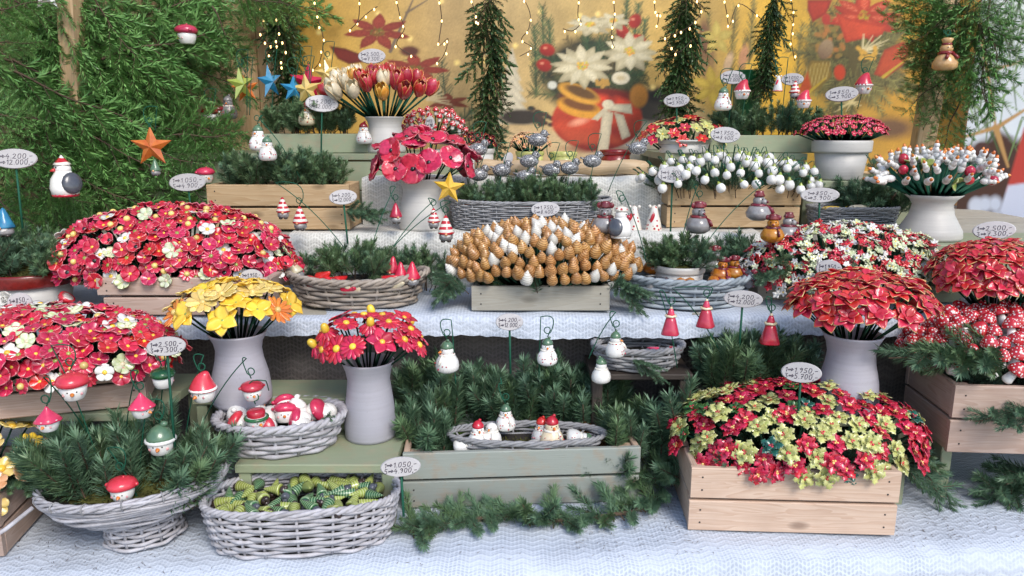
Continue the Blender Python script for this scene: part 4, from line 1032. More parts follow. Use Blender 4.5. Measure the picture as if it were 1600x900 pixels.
def mouse(mat=None,h=.055,hatm=None):
    mat=mat or GREYL; b=MB(); b.lathe([(0,0),(h*.22,0),(h*.36,h*.1),(h*.40,h*.24),(h*.30,h*.42),(h*.17,h*.52)],28,0,None,None,lambda a,k:1+.035*math.sin(14*a)*(1-abs(k-.5)))
    b.ball((0,0,h*.62),(h*.2,h*.19,h*.17),14,10); b.lathe([(h*.13,0),(h*.08,h*.12),(0,h*.19)],12,0,T(0,-h*.12,h*.60)@RX(PI/2+.1))
    rec=[part('body',b.mesh('body',mat))]
    b=MB(); b.ball((0,0,0),h*.04,8,6); rec.append(part('nose',b.mesh('nose',BURG),T(0,-h*.31,h*.60)))
    rec+=eyes(h,.085,-.17,.68,h*.022)
    b=MB(); b.ball((0,0,0),(h*.09,h*.035,h*.09),10,7); me=b.mesh('ear',BURG)
    for s in (-1,1): rec.append(part('ear',me,T(s*h*.17,0,h*.82)))
    b=MB(); b.lathe([(h*.17,0),(h*.18,h*.03),(h*.13,h*.12),(h*.14,h*.17),(0,h*.19)],16); rec.append(part('hat',b.mesh('hat',hatm or BURG),T(0,0,h*.76)))
    n=16; s=MB(); s.tube([(h*.20*math.cos(2*PI*j/n),h*.20*math.sin(2*PI*j/n),h*.48) for j in range(n)],h*.06,7,0,True)
    s.tube([(h*.12,-h*.19,h*.46),(h*.18,-h*.34,h*.36),(h*.2,-h*.39,h*.22)],[h*.05,h*.07,h*.08],7,flat=.5); rec.append(part('scarf',s.mesh('scarf',BURG)))
    return rec,h
M_SPECK=dotted('speckled_silver',(.13,.13,.135),(.62,.62,.63),380,.30)
def bird(h=.03,mat=None):
    b=MB(); b.ball((0,0,h*.42),(h*.62,h*.42,h*.42),16,10); b.lathe([(h*.2,0),(h*.14,h*.22),(h*.10,h*.4),(0,h*.44)],8,0,T(-h*.42,0,h*.48)@RY(-PI/2+.35)@SC(1,.5,1) if False else T(-h*.40,0,h*.5)@RY(-1.2)@SC(.5,1,1))
    rec=[part('body',b.mesh('body',mat or M_SPECK))]
    b=MB(); b.ball((0,0,0),h*.27,12,8); rec.append(part('head',b.mesh('head',mat or M_SPECK),T(h*.40,-h*.05,h*.78)))
    bk=MB(); bk.lathe([(h*.07,0),(0,h*.2)],8); rec.append(part('beak',bk.mesh('beak',SLATE),T(h*.62,-h*.09,h*.76)@RY(PI/2+.2)))
    e=MB(); e.ball((0,0,0),h*.045,6,5); rec.append(part('eye',e.mesh('eye',BLACK),T(h*.48,-h*.29,h*.84)))
    return rec,h
def penguin(h=.06,hatm=None,hatkind='cone',base=None):
    b=MB(); b.lathe([(h*.22,0),(h*.30,h*.04),(h*.33,h*.2),(h*.29,h*.42),(h*.2,h*.56),(h*.18,h*.62)],20); b.ball((0,0,h*.66),(h*.2,h*.19,h*.17),14,9)
    rec=[part('body',b.mesh('body',WHITE))]
    b=MB(); b.ball((0,0,0),(h*.09,h*.24,h*.27),12,9); 
    for s in (-1,1): rec.append(part('wing',b.mesh('wing',SLATE) if s<0 else rec[-1][1],T(s*h*.27,h*.08,h*.32)@RY(s*-.25)@RX(-.3)))
    rec.append(beak(h,-.18,.64,.12,.05,RED)); rec+=eyes(h,.08,-.18,.7,h*.02)
    rec.append(hat_part(hatkind,h,h*.76,h*.16,hatm or M_STRIPE))
    b=MB(); b.lathe([(h*.28,0),(h*.31,h*.03),(h*.30,h*.07)],16); rec.append(part('base',b.mesh('base',base or RED),T(0,0,-.001)))
    return rec,h
def star5(r,mat,h=None,rat=.42,th=.28):
    b=MB(); pts=[]
    for k in range(10):
        a=PI/2+2*PI*k/10; q=r if k%2==0 else r*rat; pts.append((q*math.cos(a),0,q*math.sin(a)+r))
    b.add(pts+[(0,-r*th,r),(0,r*th,r)],[(k,(k+1)%10,10) for k in range(10)]+[((k+1)%10,k,11) for k in range(10)],0,None,False)
    bb=MB(); bb.tube([(r*.06*math.cos(a),0,r*2.0+r*.06*math.sin(a)) for a in [2*PI*j/8 for j in range(8)]],r*.022,5,0,True)
    return [part('star_body',b.mesh('star_body',mat)),part('loop',bb.mesh('loop',M_STAKE))],2*r
def santa_bell(h=.055,mat=None):
    mat=mat or CORAL; b=MB(); b.lathe([(0,h*.04),(h*.33,h*.0),(h*.34,h*.03),(h*.27,h*.25),(h*.2,h*.5),(h*.14,h*.68)],24,0,None,None,lambda a,k:1+.10*math.sin(4*a)*(1-k)**1.5)
    rec=[part('robe',b.mesh('robe',mat))]
    n=16; s=MB(); s.tube([(h*.18*math.cos(2*PI*j/n),h*.16*math.sin(2*PI*j/n),h*.68+.01*h*math.sin(2*j)) for j in range(n)],h*.045,7,0,True); rec.append(part('collar',s.mesh('collar',CREAM)))
    b=MB(); b.lathe([(h*.13,h*.68),(h*.13,h*.76),(h*.09,h*.88),(h*.05,h*.95),(0,h*.96)],14); rec.append(part('hood',b.mesh('hood',mat)))
    b=MB(); b.ball((0,0,0),h*.06,8,6); rec.append(part('bobble',b.mesh('bobble',CREAM),T(0,0,h*.96)))
    return rec,h
def polka_angel(h=.06,mat=None,base=None):
    b=MB(); b.lathe([(h*.30,0),(h*.31,h*.04),(h*.22,h*.45),(h*.13,h*.75),(h*.1,h*.9),(0,h*.97)],18,0,None,None,lambda a,k:1+.05*math.sin(4*a)*(1-k))
    for s in (-1,1): b.ball((s*h*.16,0,h*.92),h*.06,8,6)
    rec=[part('robe',b.mesh('robe',mat or M_SPOT))]
    b=MB(); n=16; b.tube([(h*.30*math.cos(2*PI*j/n),h*.30*math.sin(2*PI*j/n),h*.03) for j in range(n)],h*.03,6,0,True); rec.append(part('hem',b.mesh('hem',RED)))
    b=MB(); b.ball((0,0,0),(h*.07,h*.03,h*.17),8,7); rec.append(part('scarf',b.mesh('scarf',RED),T(-h*.12,-h*.16,h*.55)@RY(.3)))
    return rec,h
def stork(h=.05):
    b=MB(); b.ball((0,0,h*.28),(h*.2,h*.2,h*.28),12,9); b.lathe([(h*.19,0),(h*.12,h*.2),(h*.10,h*.34)],12,0,T(0,0,h*.42)); b.ball((0,0,h*.80),h*.15,12,8)
    rec=[part('body',b.mesh('body',WHITE))]
    k=MB(); k.lathe([(h*.10,0),(h*.09,h*.10),(h*.05,h*.20),(0,h*.22)],10); rec.append(part('beak',k.mesh('beak',ORA),T(0,0,h*.88)))
    return rec,h
def snow_bag(h=.06):
    b=MB(); b.lathe([(0,0),(h*.26,0),(h*.37,h*.08),(h*.38,h*.22),(h*.28,h*.42),(h*.18,h*.52),(h*.17,h*.56)],20); b.ball((0,0,h*.66),(h*.2,h*.2,h*.17),14,9); b.lathe([(h*.1,h*.78),(h*.14,h*.86),(h*.19,h*.96),(h*.12,h*1.0),(0,h*.95)],14,0,None,None,lambda a,k:1+.1*math.sin(4*a)*k)
    rec=[part('body',b.mesh('body',PEACHB))]
    n=16; s=MB(); s.tube([(h*.2*math.cos(2*PI*j/n),h*.2*math.sin(2*PI*j/n),h*.53) for j in range(n)],h*.055,7,0,True); s.tube([(-h*.05,-h*.2,h*.52),(-h*.15,-h*.31,h*.42),(-h*.2,-h*.34,h*.34)],h*.05,6); s.tube([(h*.05,-h*.2,h*.52),(h*.15,-h*.31,h*.42),(h*.2,-h*.34,h*.34)],h*.05,6)
    rec.append(part('scarf',s.mesh('scarf',REDD))); rec+=eyes(h,.07,-.19,.70,h*.02)
    t=MB(); t.tube([(h*.13*math.cos(2*PI*j/n),h*.13*math.sin(2*PI*j/n),h*.80) for j in range(n)],h*.035,6,0,True); rec.append(part('bow',t.mesh('bow',REDD)))
    return rec,h
PEACHB=glaze('biscuit_glaze',(.66,.42,.17),None,.5,1,.4,(.5,.28,.09))
def spiral_cone(L=.05,mat=None,ball=None):
    """slim ridged cone with a dark round foot, lying along +z"""
    prof=[];n=15
    for k in range(n+1):
        t=k/n; r=L*.185*(1-t)**.85+L*.014; prof.append((r*(1.0 if k%2 else 1.14),L*.30+L*.7*t))
    prof=[(L*.12,L*.28)]+prof+[(0,L*1.01)]
    b=MB(); ev=[]
    b.lathe(prof,14); 
    cnt=0; e=[]
    for k,(r,z) in enumerate(prof): e+= [1.0 if (k%2==1) else 0.0]*(1 if r<1e-6 else 14)
    b.e=e
    k=MB(); k.ball((0,0,L*.17),(L*.17,L*.17,L*.16),12,8); k.ball((L*.08,0,L*.05),(L*.1,L*.1,L*.06),8,6); k.ball((-L*.08,0,L*.05),(L*.1,L*.1,L*.06),8,6)
    return [part('hat',b.mesh('hat',mat or LIME)),part('body',k.mesh('body',ball or BROWN))],L
def scaled(rec,s): return [(n,me,SC(s)@m,sub,kd) for (n,me,m,sub,kd) in rec]
def curl_wire(base, top, s, side=1, r=.0009, apex=None):
    """green wire: rises from the greenery, arches over and ends in a small curl at the hook"""
    base=Vector(base);top=Vector(top)
    ap=apex or (top+Vector((side*.022,0,.045)))
    pts=[]
    m=Vector((base.x*.35+ap.x*.65+(base.x-ap.x)*.2,(base.y+ap.y)/2,base.z*.35+ap.z*.65))
    for k in range(13):
        t=k/12; pts.append(base*(1-t)**2+m*2*t*(1-t)+ap*t*t)
    c=Vector((top.x+side*.004,top.y,ap.z-.004))
    e=top+Vector((-side*.010,0,.020))
    for k in range(1,9):
        t=k/8; q=ap*(1-t)**2+(Vector((top.x-side*.018,top.y,ap.z+.008)))*2*t*(1-t)+e*t*t; pts.append(q)
    for k in range(1,13):
        a=2*PI*k/12*1.1; rr=.008*(1-.35*k/12); pts.append(top+Vector((-side*rr*math.cos(a)*1.0,.001*k/12,.012+rr*math.sin(-a)*1.0+.002)) if k<12 else top+Vector((0,0,.0)))
    b=MB(); b.tube(pts,r,5); return b
def hang(rech, u,v,hpx,Y, label, cat='ornament', name='hanging_ornament', wire=None, side=1, rz=0, group=None, tiltx=0, k=1.0, apex=None, roll=0, kk=None):
    rec,h=rech; s=MPX(hpx,Y)/h; p=P(u,v+hpx/2,Y)
    rec=[(n,me,RZ(rz)@RX(tiltx)@RY(roll)@SC(s)@m,sub,kd) for (n,me,m,sub,kd) in rec]
    t=put(rec,T(p),name,label,cat,group)
    if wire is not None:
        ub,vb,Yb=wire; top=Vector((0,0,h*s*.98)); ap=None
        if apex: ap=P(apex[0],apex[1],Y)-p
        b=curl_wire(P(ub,vb,Yb)-p,top,s,side,.0011,ap); obj('hook_wire',b.mesh('hook_wire',M_STAKE),t)
    return t
def place(rech, c, hm, label, cat, name, rz=0, rx=0, ry=0, group=None):
    """a figure set down at c (its base), hm tall, turned and tipped over"""
    rec,h=rech; s=hm/h
    return put([(n,me,SC(s)@m,sub,kd) for (n,me,m,sub,kd) in rec],T(Vector(c))@RZ(rz)@RX(rx)@RY(ry),name,label,cat,group)
# ================================================================ CRATES ON THE STAND
def cr(name,uA,vA,uB,vB,z,depth,h,label,mat,**k):
    return crate(name,PZ(uA,vA,z),PZ(uB,vB,z),z,depth,h,label,mat,**k)
cr('wooden_crate',1076,829,1398,838,T0+.003,.235,.122,'two slat pine crate of red and lime holly poinsettias, front right on the cloth',M_PINE)
cr('wooden_crate',632,795,998,783,T0+.003,.21,.112,'grey green painted crate of fir sprigs, moss and little snowmen in the front middle',M_GREY,endmat=M_PINE,soilz=.62)
b=MB(); 
for s_,(uu,vv) in ((1,(636,712)),(-1,(992,700))): pass
crate('wooden_crate',P(-120,690,1.235),P(232,640,1.345),.958,.20,.095,'tilted pine crate of red and white blossoms at the left edge',M_PINK,rows=2)
crate('wooden_crate',Vector((-1.20,1.11,0)),Vector((-.865,1.165,0)),T0+.003,.24,.105,'low crate of orange and yellow blossoms in the bottom left corner',M_PINK,rows=2)
crate('wooden_crate',PZ(1480,708,R1),PZ(1740,716,R1)+Vector((0,0,0)),R1+.001,.20,.132,'pine crate of spotted toadstools standing on the green bench at right',M_PINK,rows=2)
crate('wooden_crate',PZ(170,494,T1+.002),PZ(408,494,T1+.002),T1+.003,.15,.080,'flared two slat crate of mixed red blossoms on the left of the middle shelf',M_PINK,flare=.024,rows=2)
crate('wooden_crate',PZ(738,487,T1+.002),PZ(953,487,T1+.002),T1+.003,.17,.054,'low weathered single board crate holding the honey brown cones',M_PALE,rows=1)
crate('wooden_crate',PZ(1184,470,T1+.002)+Vector((0,.0,0)),PZ(1440,470,T1+.002),T1+.003,.15,.062,'low weathered crate of tiny star blossoms on the right of the middle shelf',M_PALE,rows=1)
crate('wooden_crate',P(328,362,1.89),P(548,362,1.89),T2+.003,.14,.112,'warm pine crate of fir on the upper shelf at left, two price tags before it',M_WARM,rows=2)
crate('wooden_crate',P(1042,358,1.93),P(1248,358,1.93),T2+.003,.13,.108,'warm pine crate of white snowdrops on the upper shelf at right',M_WARM,rows=2)
# ================================================================ BASKETS
ell_basket('willow_basket',(P(475,810,1.235).x,1.236,T0+.003),.166,.078,.080,'long oval greywashed basket of lime spiral hats on the front cloth',M_WICK,rows=11,stakes=24,foot=.90,r=.0036,square=2.7,rot=rad(7))
ell_basket('willow_basket',(P(440,690,1.36).x,1.365,R1+.002),.117,.080,.056,'round grey basket of red capped penguin heads on the green bench',M_WICK,rows=6,stakes=16,foot=.80,r=.0046,square=2.1,rot=rad(8))
ell_basket('willow_basket',(P(560,460,1.66).x,1.665,T1+.003),.152,.085,.056,'wide brown willow basket of red capped gnomes on the middle shelf',M_WICKB,rows=6,stakes=16,foot=.80,r=.0046,square=2.0,bow=.010)
ell_basket('willow_basket',(P(1073,460,1.66).x,1.665,T1+.003),.142,.085,.056,'blue grey willow basket of ceramic mice on the middle shelf',M_WICKBL,rows=6,stakes=16,foot=.80,r=.0046,square=2.0,bow=.004)
ell_basket('wicker_basket',(P(828,335,1.93).x,1.945,T2+.003),.205,.075,.066,'long grey wicker basket of fir under the silver birds',M_WICKD,rows=13,stakes=34,foot=.93,r=.0024,square=3.0,weave=.0026,bow=.006)
ell_basket('wicker_basket',(P(1330,330,1.93).x,1.925,T2+.003),.110,.060,.052,'small dark wicker basket below the white flowerpot',M_WICKD,rows=10,stakes=22,foot=.9,r=.0026,square=2.6,weave=.0028)
ell_basket('willow_basket',(P(995,585,1.52).x,1.52,T0+.232),.092,.060,.042,'small grey basket of red figures half under the middle shelf',M_WICKD,rows=6,stakes=14,foot=.82,r=.0036,square=2.0)
bench('green_riser',P(920,600,1.5).x,P(1075,600,1.5).x,1.46,1.60,T0,T0+.230,M_SHADEW,'small shade coloured step carrying the half hidden grey basket',1,.012)
ell_basket('willow_tray',(P(823,690,1.40).x,1.405,T0+.104),.152,.052,.020,'flat oval willow tray of white snowmen inside the grey green crate',M_WICKD,rows=3,stakes=18,foot=.9,r=.0032,square=2.1,liner=False)
# footed basket with a broad rolled rim
def footed_basket(c,label):
    t=tag(obj('footed_basket',None,None,T(Vector(c))@RZ(rad(9))@RY(rad(-4))),label,'basket'); rr=random.Random(4)
    rf=.066; hf=.052; st=14; ns=st*4
    for k in range(8):
        b=MB(); z=.004+hf*k/7; r_=rf*(1-.10*math.sin(PI*k/7)+.06*k/7)
        b.tube([((r_+.003*math.cos(PI*st*j/ns+PI*(k%2)))*math.cos(2*PI*j/ns),(r_+.003*math.cos(PI*st*j/ns+PI*(k%2)))*math.sin(2*PI*j/ns)*.9,z+.0005*math.sin(j)) for j in range(ns)],.0034,5,0,True); obj('willow_rod',b.mesh('willow_rod',M_WICK),t)
    for j in range(st):
        a=2*PI*j/st; b=MB(); b.tube([(rf*.97*math.cos(a),rf*.87*math.sin(a),0),(rf*.95*math.cos(a),rf*.86*math.sin(a),hf),(.12*math.cos(a),.088*math.sin(a),hf+.018),(.150*math.cos(a),.110*math.sin(a),hf+.056)],.0028,5); obj('stake',b.mesh('stake',M_WICK),t)
    n=80
    for k in range(17):      # long loose rods wound round the flaring bowl and its rim
        tt=k/16; rx=.100+.056*min(1,tt*1.15)**.8; ry=rx*.74; z=hf+.008+.052*tt**1.1; ph=rr.uniform(0,6); b=MB()
        b.tube([((rx+.0035*math.sin(3*2*PI*j/n+ph))*math.cos(2*PI*j/n),(ry+.0035*math.sin(3*2*PI*j/n+ph))*math.sin(2*PI*j/n),z+.0035*math.sin(2*2*PI*j/n+ph*2)+.0015*math.sin(7*2*PI*j/n+ph)) for j in range(n)],rr.uniform(.0022,.0034),5,0,True); obj('willow_rod',b.mesh('willow_rod',M_WICK),t)
    for k in range(4):
        b=MB(); ph=k*1.6; b.tube([((.155+.005*math.cos(9*2*PI*j/n+ph))*math.cos(2*PI*j/n),(.114+.005*math.cos(9*2*PI*j/n+ph))*math.sin(2*PI*j/n),hf+.062+.005*math.sin(9*2*PI*j/n+ph)) for j in range(n)],.0030,5,0,True); obj('rim_rod',b.mesh('rim_rod',M_WICK),t)
    for k in range(16):
        a=2*PI*k/16+.1; b=MB(); c0=Vector((.155*math.cos(a),.114*math.sin(a),hf+.062)); rd=Vector((math.cos(a),math.sin(a),0))
        b.tube([c0+rd*.0085*math.cos(q)+Vector((0,0,.0085*math.sin(q))) for q in [2*PI*j/10 for j in range(10)]],.0013,4,0,True); obj('lashing',b.mesh('lashing',M_WICKD),t)
    b=MB(); b.tube([(-.150,-.05,hf+.05),(-.180,-.085,hf+.034),(-.205,-.115,hf+.028)],[.004,.0038,.003],6); obj('loose_rod',b.mesh('loose_rod',M_WICK),t)
    b=MB(); b.lathe([(0,hf+.022),(.112,hf+.020),(.150,hf+.052)],28,0,SC(1,.74,1)); obj('lining',b.mesh('lining',M_SOIL),t)
    return t
FB=Vector((P(226,800,1.24).x,1.238,T0+.004))
footed_basket(FB,'footed willow basket with a broad rolled rim, full of fir, front left on the cloth')
moss('moss',(0,0,.098),.132,.095,.024,M_MOSS,'brownish moss filling the footed willow basket',2600,3,'stuff',T(FB)@RZ(rad(9))@RY(rad(-4)))
# ================================================================ VASES AND POTS
VY=vase(371,519,1.415,45,R2+.001,'grey stoneware vase of yellow flowers on the green step at left')
VD=vase(575,563,1.41,42,R1+.001,'grey stoneware vase of red daisies on the green bench left of the snowmen crate',None,.80,.98)
VPo=vase(1333,521,1.40,46,R2-.011,'grey stoneware vase of gold edged red poinsettias behind the front right crate')
VF=vase(1556,473,1.52,50,.972,'grey stoneware vase of red poinsettias at the right edge behind the toadstools')
VP=vase(660,279,1.93,36,T2+.002,'pale stoneware vase of red poppies on the upper shelf',M_STONE_L,.82,1.02)
VT=vase(601,183,2.16,30,T3+.001,'pale stoneware vase of tulips on the back step',M_STONE_L,.80,1.0)
VB=vase(1459,304,1.76,41,T2+.001,'pale stoneware vase of white birds on the green box at right',M_STONE_L,.70,1.12,'round')
PW=pot(1316,219,2.05,43,1.334,'white flowerpot of tiny pink blossoms at the back right',M_STONE_L,None,.80,.30)
PR=pot(46,421,1.66,66,T1+.002,'cream pot with a dark red rim full of fir at the left edge',M_STONE_L,REDD,.86,.38)
PG=pot(555,430,1.675,44,T1+.012,'pale stoneware pot of fir sitting in the brown gnome basket',M_STONE_L,None,.85,.2)
PM=pot(1062,413,1.68,40,T1+.012,'pale stoneware pot of fir sitting in the blue grey mouse basket',M_STONE_L,None,.88,.2)
PT=pot(1068,218,2.15,42,T3+.001,'pale tub of small red and green poinsettias at the back',M_STONE_L,None,.9,.25)
pot(828,236,2.25,22,1.344,'small ochre pot of dusty pink blossoms behind the peeled plank',OLIVE,None,.92,.2)
pot(880,237,2.28,22,1.344,'small olive pot with nothing growing in it behind the peeled plank',OLIVE,None,.92,.2)
pot(962,234,2.28,24,1.344,'small dark red pot behind the peeled plank',REDD,None,.92,.2)
pot(742,232,2.25,30,1.344,'small grey tray of dark red blossoms behind the poppies',M_STONE_L,None,.95,.2)
pot(690,236,2.32,24,T3+.001,'small grey pot of spotted toadstools behind the poppies',M_STONE_L,None,.9,.2)
b=MB(); c=P(1170,112,2.40); h=c.z-1.40
b.lathe([(.030,0),(.050,h),(.052,h+.002),(.047,h),(.03,.02),(0,.018)],40,0,None,None,lambda a,k:1+.03*math.sin(20*a))
solid('ribbed_pot',b,GREEN,'dark green fluted pot at the back behind the price tag','pot',M=T(c.x,2.40,1.401))
# ================================================================ FLOWERS
DY=domemesh(.0052,.004,YEL); DYb=domemesh(.0066,.0075,YELP); DG=domemesh(.0042,.003,LIME); DK=domemesh(.005,.0035,BLACK); DW=domemesh(.004,.003,CREAM)
def pm(key,mat,L,W,prof,**k): return petal_mesh(key+str(L),mat,L=L,W=W,prof=prof,**k)
def small_heads(r):
    k=r/.017; out={}
    for nm,mat in (('a',RED),('b',REDP),('c',REDW)):
        out['cosmos'+nm]=[part('corolla',joined(ring(pm('cos',mat,r,r*.95,pf_heart,cup=.16,fold=-.10),6,0,.12,0,.0012,.06,1))),part('flower_centre',DY,SC(k*.62))]
        out['daisy'+nm]=[part('corolla',joined(ring(pm('dai',mat,r*1.02,r*.42,pf_daisy,cup=.05,fold=-.15),13,0,.10,0,.001,.05,2))),part('flower_centre',DG,SC(k))]
        out['button'+nm]=[part('corolla',joined(ring(pm('but',mat,r*.98,r*.62,pf_round,cup=-.05,fold=-.1),9,0,.02,0,.001,.05,3))),part('flower_centre',DYb,SC(k))]
        out['bowl'+nm]=[part('corolla',joined(ring(pm('bwl',mat,r,r*1.0,pf_round,cup=.42,fold=-.1),6,0,.25,0,.001,.05,4))),part('flower_centre',DK,SC(k))]
    out['white']=[part('corolla',joined(ring(pm('whi',WHITE,r*1.02,r*.95,pf_heart,cup=.12,fold=-.08),5,0,.12,0,.001,.05,5))),part('flower_centre',DY,SC(k*.9))]
    out['whiteg']=[part('corolla',joined(ring(pm('whg',WHITEG,r*1.0,r*.8,pf_heart,cup=.15,fold=-.08),6,0,.14,0,.001,.05,6))),part('flower_centre',DW,SC(k))]
    out['pink']=[part('corolla',joined(ring(pm('pnk',PEACH,r*.9,r*.8,pf_heart,cup=.2,fold=-.1),6,0,.16,0,.001,.05,6))),part('flower_centre',DG,SC(k))]
    for nm,mat in (('y',YELP),('o',ORA),('p',PEACH),('g',YEL)):
        out['sun'+nm]=[part('corolla',joined(ring(pm('sun',mat,r,r*.72,pf_heart,cup=.12,fold=-.1),7,0,.1,0,.001,.05,7))),part('flower_centre',DY if nm!='g' else DW,SC(k))]
    return out
def fill(spots, cfun, heads, weights, labels, where, seed, s=(.88,1.12), zb=None, shrink=.62):
    rr=random.Random(seed); ks=list(weights); ws=[weights[k] for k in ks]
    for (p,n) in spots:
        k=rr.choices(ks,ws)[0]; base=cfun(p)
        typ,lab=labels(k)
        flower(heads[k],base,p,n,typ,lab+', '+zone(p,spots),typ.replace('_',' ')+'s '+where,s=rr.uniform(*s))
W_RED={'cosmosa':10,'cosmosb':12,'daisya':8,'daisyb':6,'buttona':9,'buttonb':9,'bowlb':4,'bowlc':3,'cosmosc':8,'white':9,'whiteg':6,'daisyc':4}
def lab_red(where):
    def f(k):
        if k.startswith('cosmos'): return 'cosmos_flower','red notched petal flower, yellow eye, '+where
        if k.startswith('daisy'): return 'red_daisy','red narrow petalled daisy, green eye, '+where
        if k.startswith('button'): return 'button_flower','red flower with raised yellow button, '+where
        if k.startswith('bowl'): return 'bowl_flower','red cupped flower, black eye, '+where
        if k=='white': return 'white_blossom','white blossom, yellow eye, '+where
        return 'greenish_blossom','greenish white blossom, '+where
    return f
HB=small_heads(.0168); c=P(278,425,1.68); c=Vector((c.x,1.675,1.148))
c.z+=.008
fill(dome(c,.262,.135,.142,.0180,290,-.02,3,.5,.24,14000,.8),lambda p:(c.x+(p.x-c.x)*.55,c.y+(p.y-c.y)*.5,1.14),HB,W_RED,lab_red('flared crate'),'in the flared crate',5)
HL=small_heads(.0176); c2=Vector((P(72,600,1.36).x,1.37,1.048))
fill(dome(c2,.240,.145,.088,.0198,240,-.10,6,.6,.24,14000,.8),lambda p:(c2.x+(p.x-c2.x)*.6,c2.y+(p.y-c2.y)*.5,1.03),HL,{'cosmosa':10,'cosmosb':15,'daisyb':12,'cosmosc':10,'white':8,'whiteg':8,'daisyc':4,'buttonb':2,},lab_red('tilted crate'),'in the tilted crate',7)
c3=Vector((-1.03,1.27,.845))
def lab_sun(k):
    nm={'y':'pale yellow','o':'orange','p':'peach','g':'deep yellow'}[k[-1]]
    return nm.replace(' ','_')+'_blossom', nm+' blossom in the bottom left crate'
HS=small_heads(.021)
fill(dome(c3,.215,.135,.115,.026,70,-.05,8,.6,.14,6000,.8),lambda p:(c3.x+(p.x-c3.x)*.6,c3.y+(p.y-c3.y)*.5,.84),HS,{'suny':8,'suno':6,'sunp':6,'sung':6},lab_sun,'in the bottom left crate',9)
# holly leaf poinsettias
def holly_head(mat,L=.0265,n=6,berry=RED):
    p_=pm('hol',mat,L,L*.88,pf_holly,cup=.04,curl=.10,fold=.08,rows=9,cols=2)
    rec=ring(p_,n,0,.16,0,.002,.14,3)+[q[:2]+(q[2],)+q[3:] for q in ring(p_,4,.5,.42,.004,.002,.12,4,.62)]
    b=MB(); 
    for k in range(3): b.ball((.0032*math.cos(2.1*k),.0032*math.sin(2.1*k),.005),.0032,8,6)
    return rec+[part('berries',b.mesh('berries',berry))]
HH={'red':holly_head(REDW,.0285,6,YELP),'lime':holly_head(OLIVE,.0280,6,RED),'green':holly_head(LEAFG,.024,5,RED),'teal':holly_head(TEAL,.023,5,RED)}
cA=Vector((P(1240,720,1.36).x,1.365,.878))
fill(dome(cA,.234,.138,.108,.0262,260,-.06,11,.6,.18,14000,.75),lambda p:(cA.x+(p.x-cA.x)*.6,cA.y+(p.y-cA.y)*.5,.862),HH,{'red':10,'lime':12,'green':2,'teal':1},
 lambda k:{'red':('holly_poinsettia','red spiky poinsettia in the front right crate'),'lime':('lime_poinsettia','lime spiky poinsettia in the front right crate'),'green':('green_poinsettia','leaf green holly rosette in the front right crate'),'teal':('teal_poinsettia','teal holly rosette in the front right crate')}[k],'in the front right crate',12,(.68,.94))
# honey brown cones on rods
def cone_mesh(seed,mat):
    rr=random.Random(seed); b=MB(); prof=[]; ev=[]; n=14; H=.029
    for k in range(n+1):
        t=k/n; r=.0142*math.sin(PI*(.17+.83*t)**.85)**.75*(1-.25*t); prof.append((max(.002,r)*(1.0 if k%2 else .86),H*t)); ev+=[0.0 if k%2 else 1.0]*14
    prof.append((0,H+.001)); ev.append(0)
    b.lathe(prof,14,0,None,None,lambda a,k:1+.02*math.sin(3*a+9*k)); b.e=ev
    return b.mesh('cone',mat)
CN=[cone_mesh(k,HONEY) for k in range(2)]; CW=[cone_mesh(9,CHALK)]
cc=Vector((P(848,440,1.68).x,1.68,1.138)); rr=random.Random(5)
dsp=dome(cc,.210,.135,.120,.0188,230,.10,14,.4,.12,16000,.8)
for (p,n) in dome(cc,.210,.135,.120,.0188,230,.10,14,.4,.12,16000,.8):
    wh=rr.random()<.15
    n=Vector((n.x*.8+rr.gauss(-.08,.22),n.y*.5-.1+rr.gauss(0,.2),.85+n.z*.3)).normalized()
    flower([part('cone',rr.choice(CW if wh else CN),T(0,0,-.008))],(cc.x+(p.x-cc.x)*.5,cc.y+(p.y-cc.y)*.45,1.12),p,n,'white_cone' if wh else 'honey_cone',('chalk white ridged ceramic cone' if wh else 'honey brown ridged ceramic cone')+' in the cone crate, '+zone(p,dsp),'white ridged cones' if wh else 'honey ridged cones','ceramic cone',s=rr.uniform(.88,1.10))
# toadstools
def toad(r=.0165):
    b=MB(); b.lathe([(r*.4,-.001),(r*.90,-.0015),(r*.96,.001),(r*.86,r*.42),(r*.58,r*.90),(r*.25,r*1.18),(0,r*1.24)],18); s_=MB(); s_.lathe([(0,-r*1.45),(r*.4,-r*1.45),(r*.58,-r*1.15),(r*.48,-r*.6),(r*.38,0)],14)
    return [part('cap',b.mesh('cap',M_TOAD)),part('stalk',s_.mesh('stalk',WHITE))]
TD=toad()
ct=Vector((P(1565,585,1.44).x,1.45,1.00)); rr=random.Random(8)
dsp=dome(ct,.185,.125,.112,.0250,130,.14,15,.45,.1,9000,.7)
for (p,n) in dsp:
    n=Vector((n.x*.6+rr.gauss(0,.38),n.y*.2+rr.gauss(.05,.3),1)).normalized()
    flower(TD,(ct.x+(p.x-ct.x)*.5,ct.y+(p.y-ct.y)*.4,.985),p,n,'toadstool','white dotted red toadstool in the right hand pine crate, '+zone(p,dsp),'toadstools in the right hand crate','toadstool',s=rr.uniform(.9,1.2))
TS=toad(.010); cs=P(678,205,2.30)
for (p,n) in dome((cs.x,2.31,cs.z-.01),.092,.05,.075,.021,60,.05,16,.5,.1,4000,.7):
    flower(TS,(cs.x+(p.x-cs.x)*.3,2.31,1.45),p,(n.x*.4,n.y*.3,1),'toadstool','tiny red ceramic toadstool with white dots behind the poppies','tiny toadstools behind the poppies','toadstool')
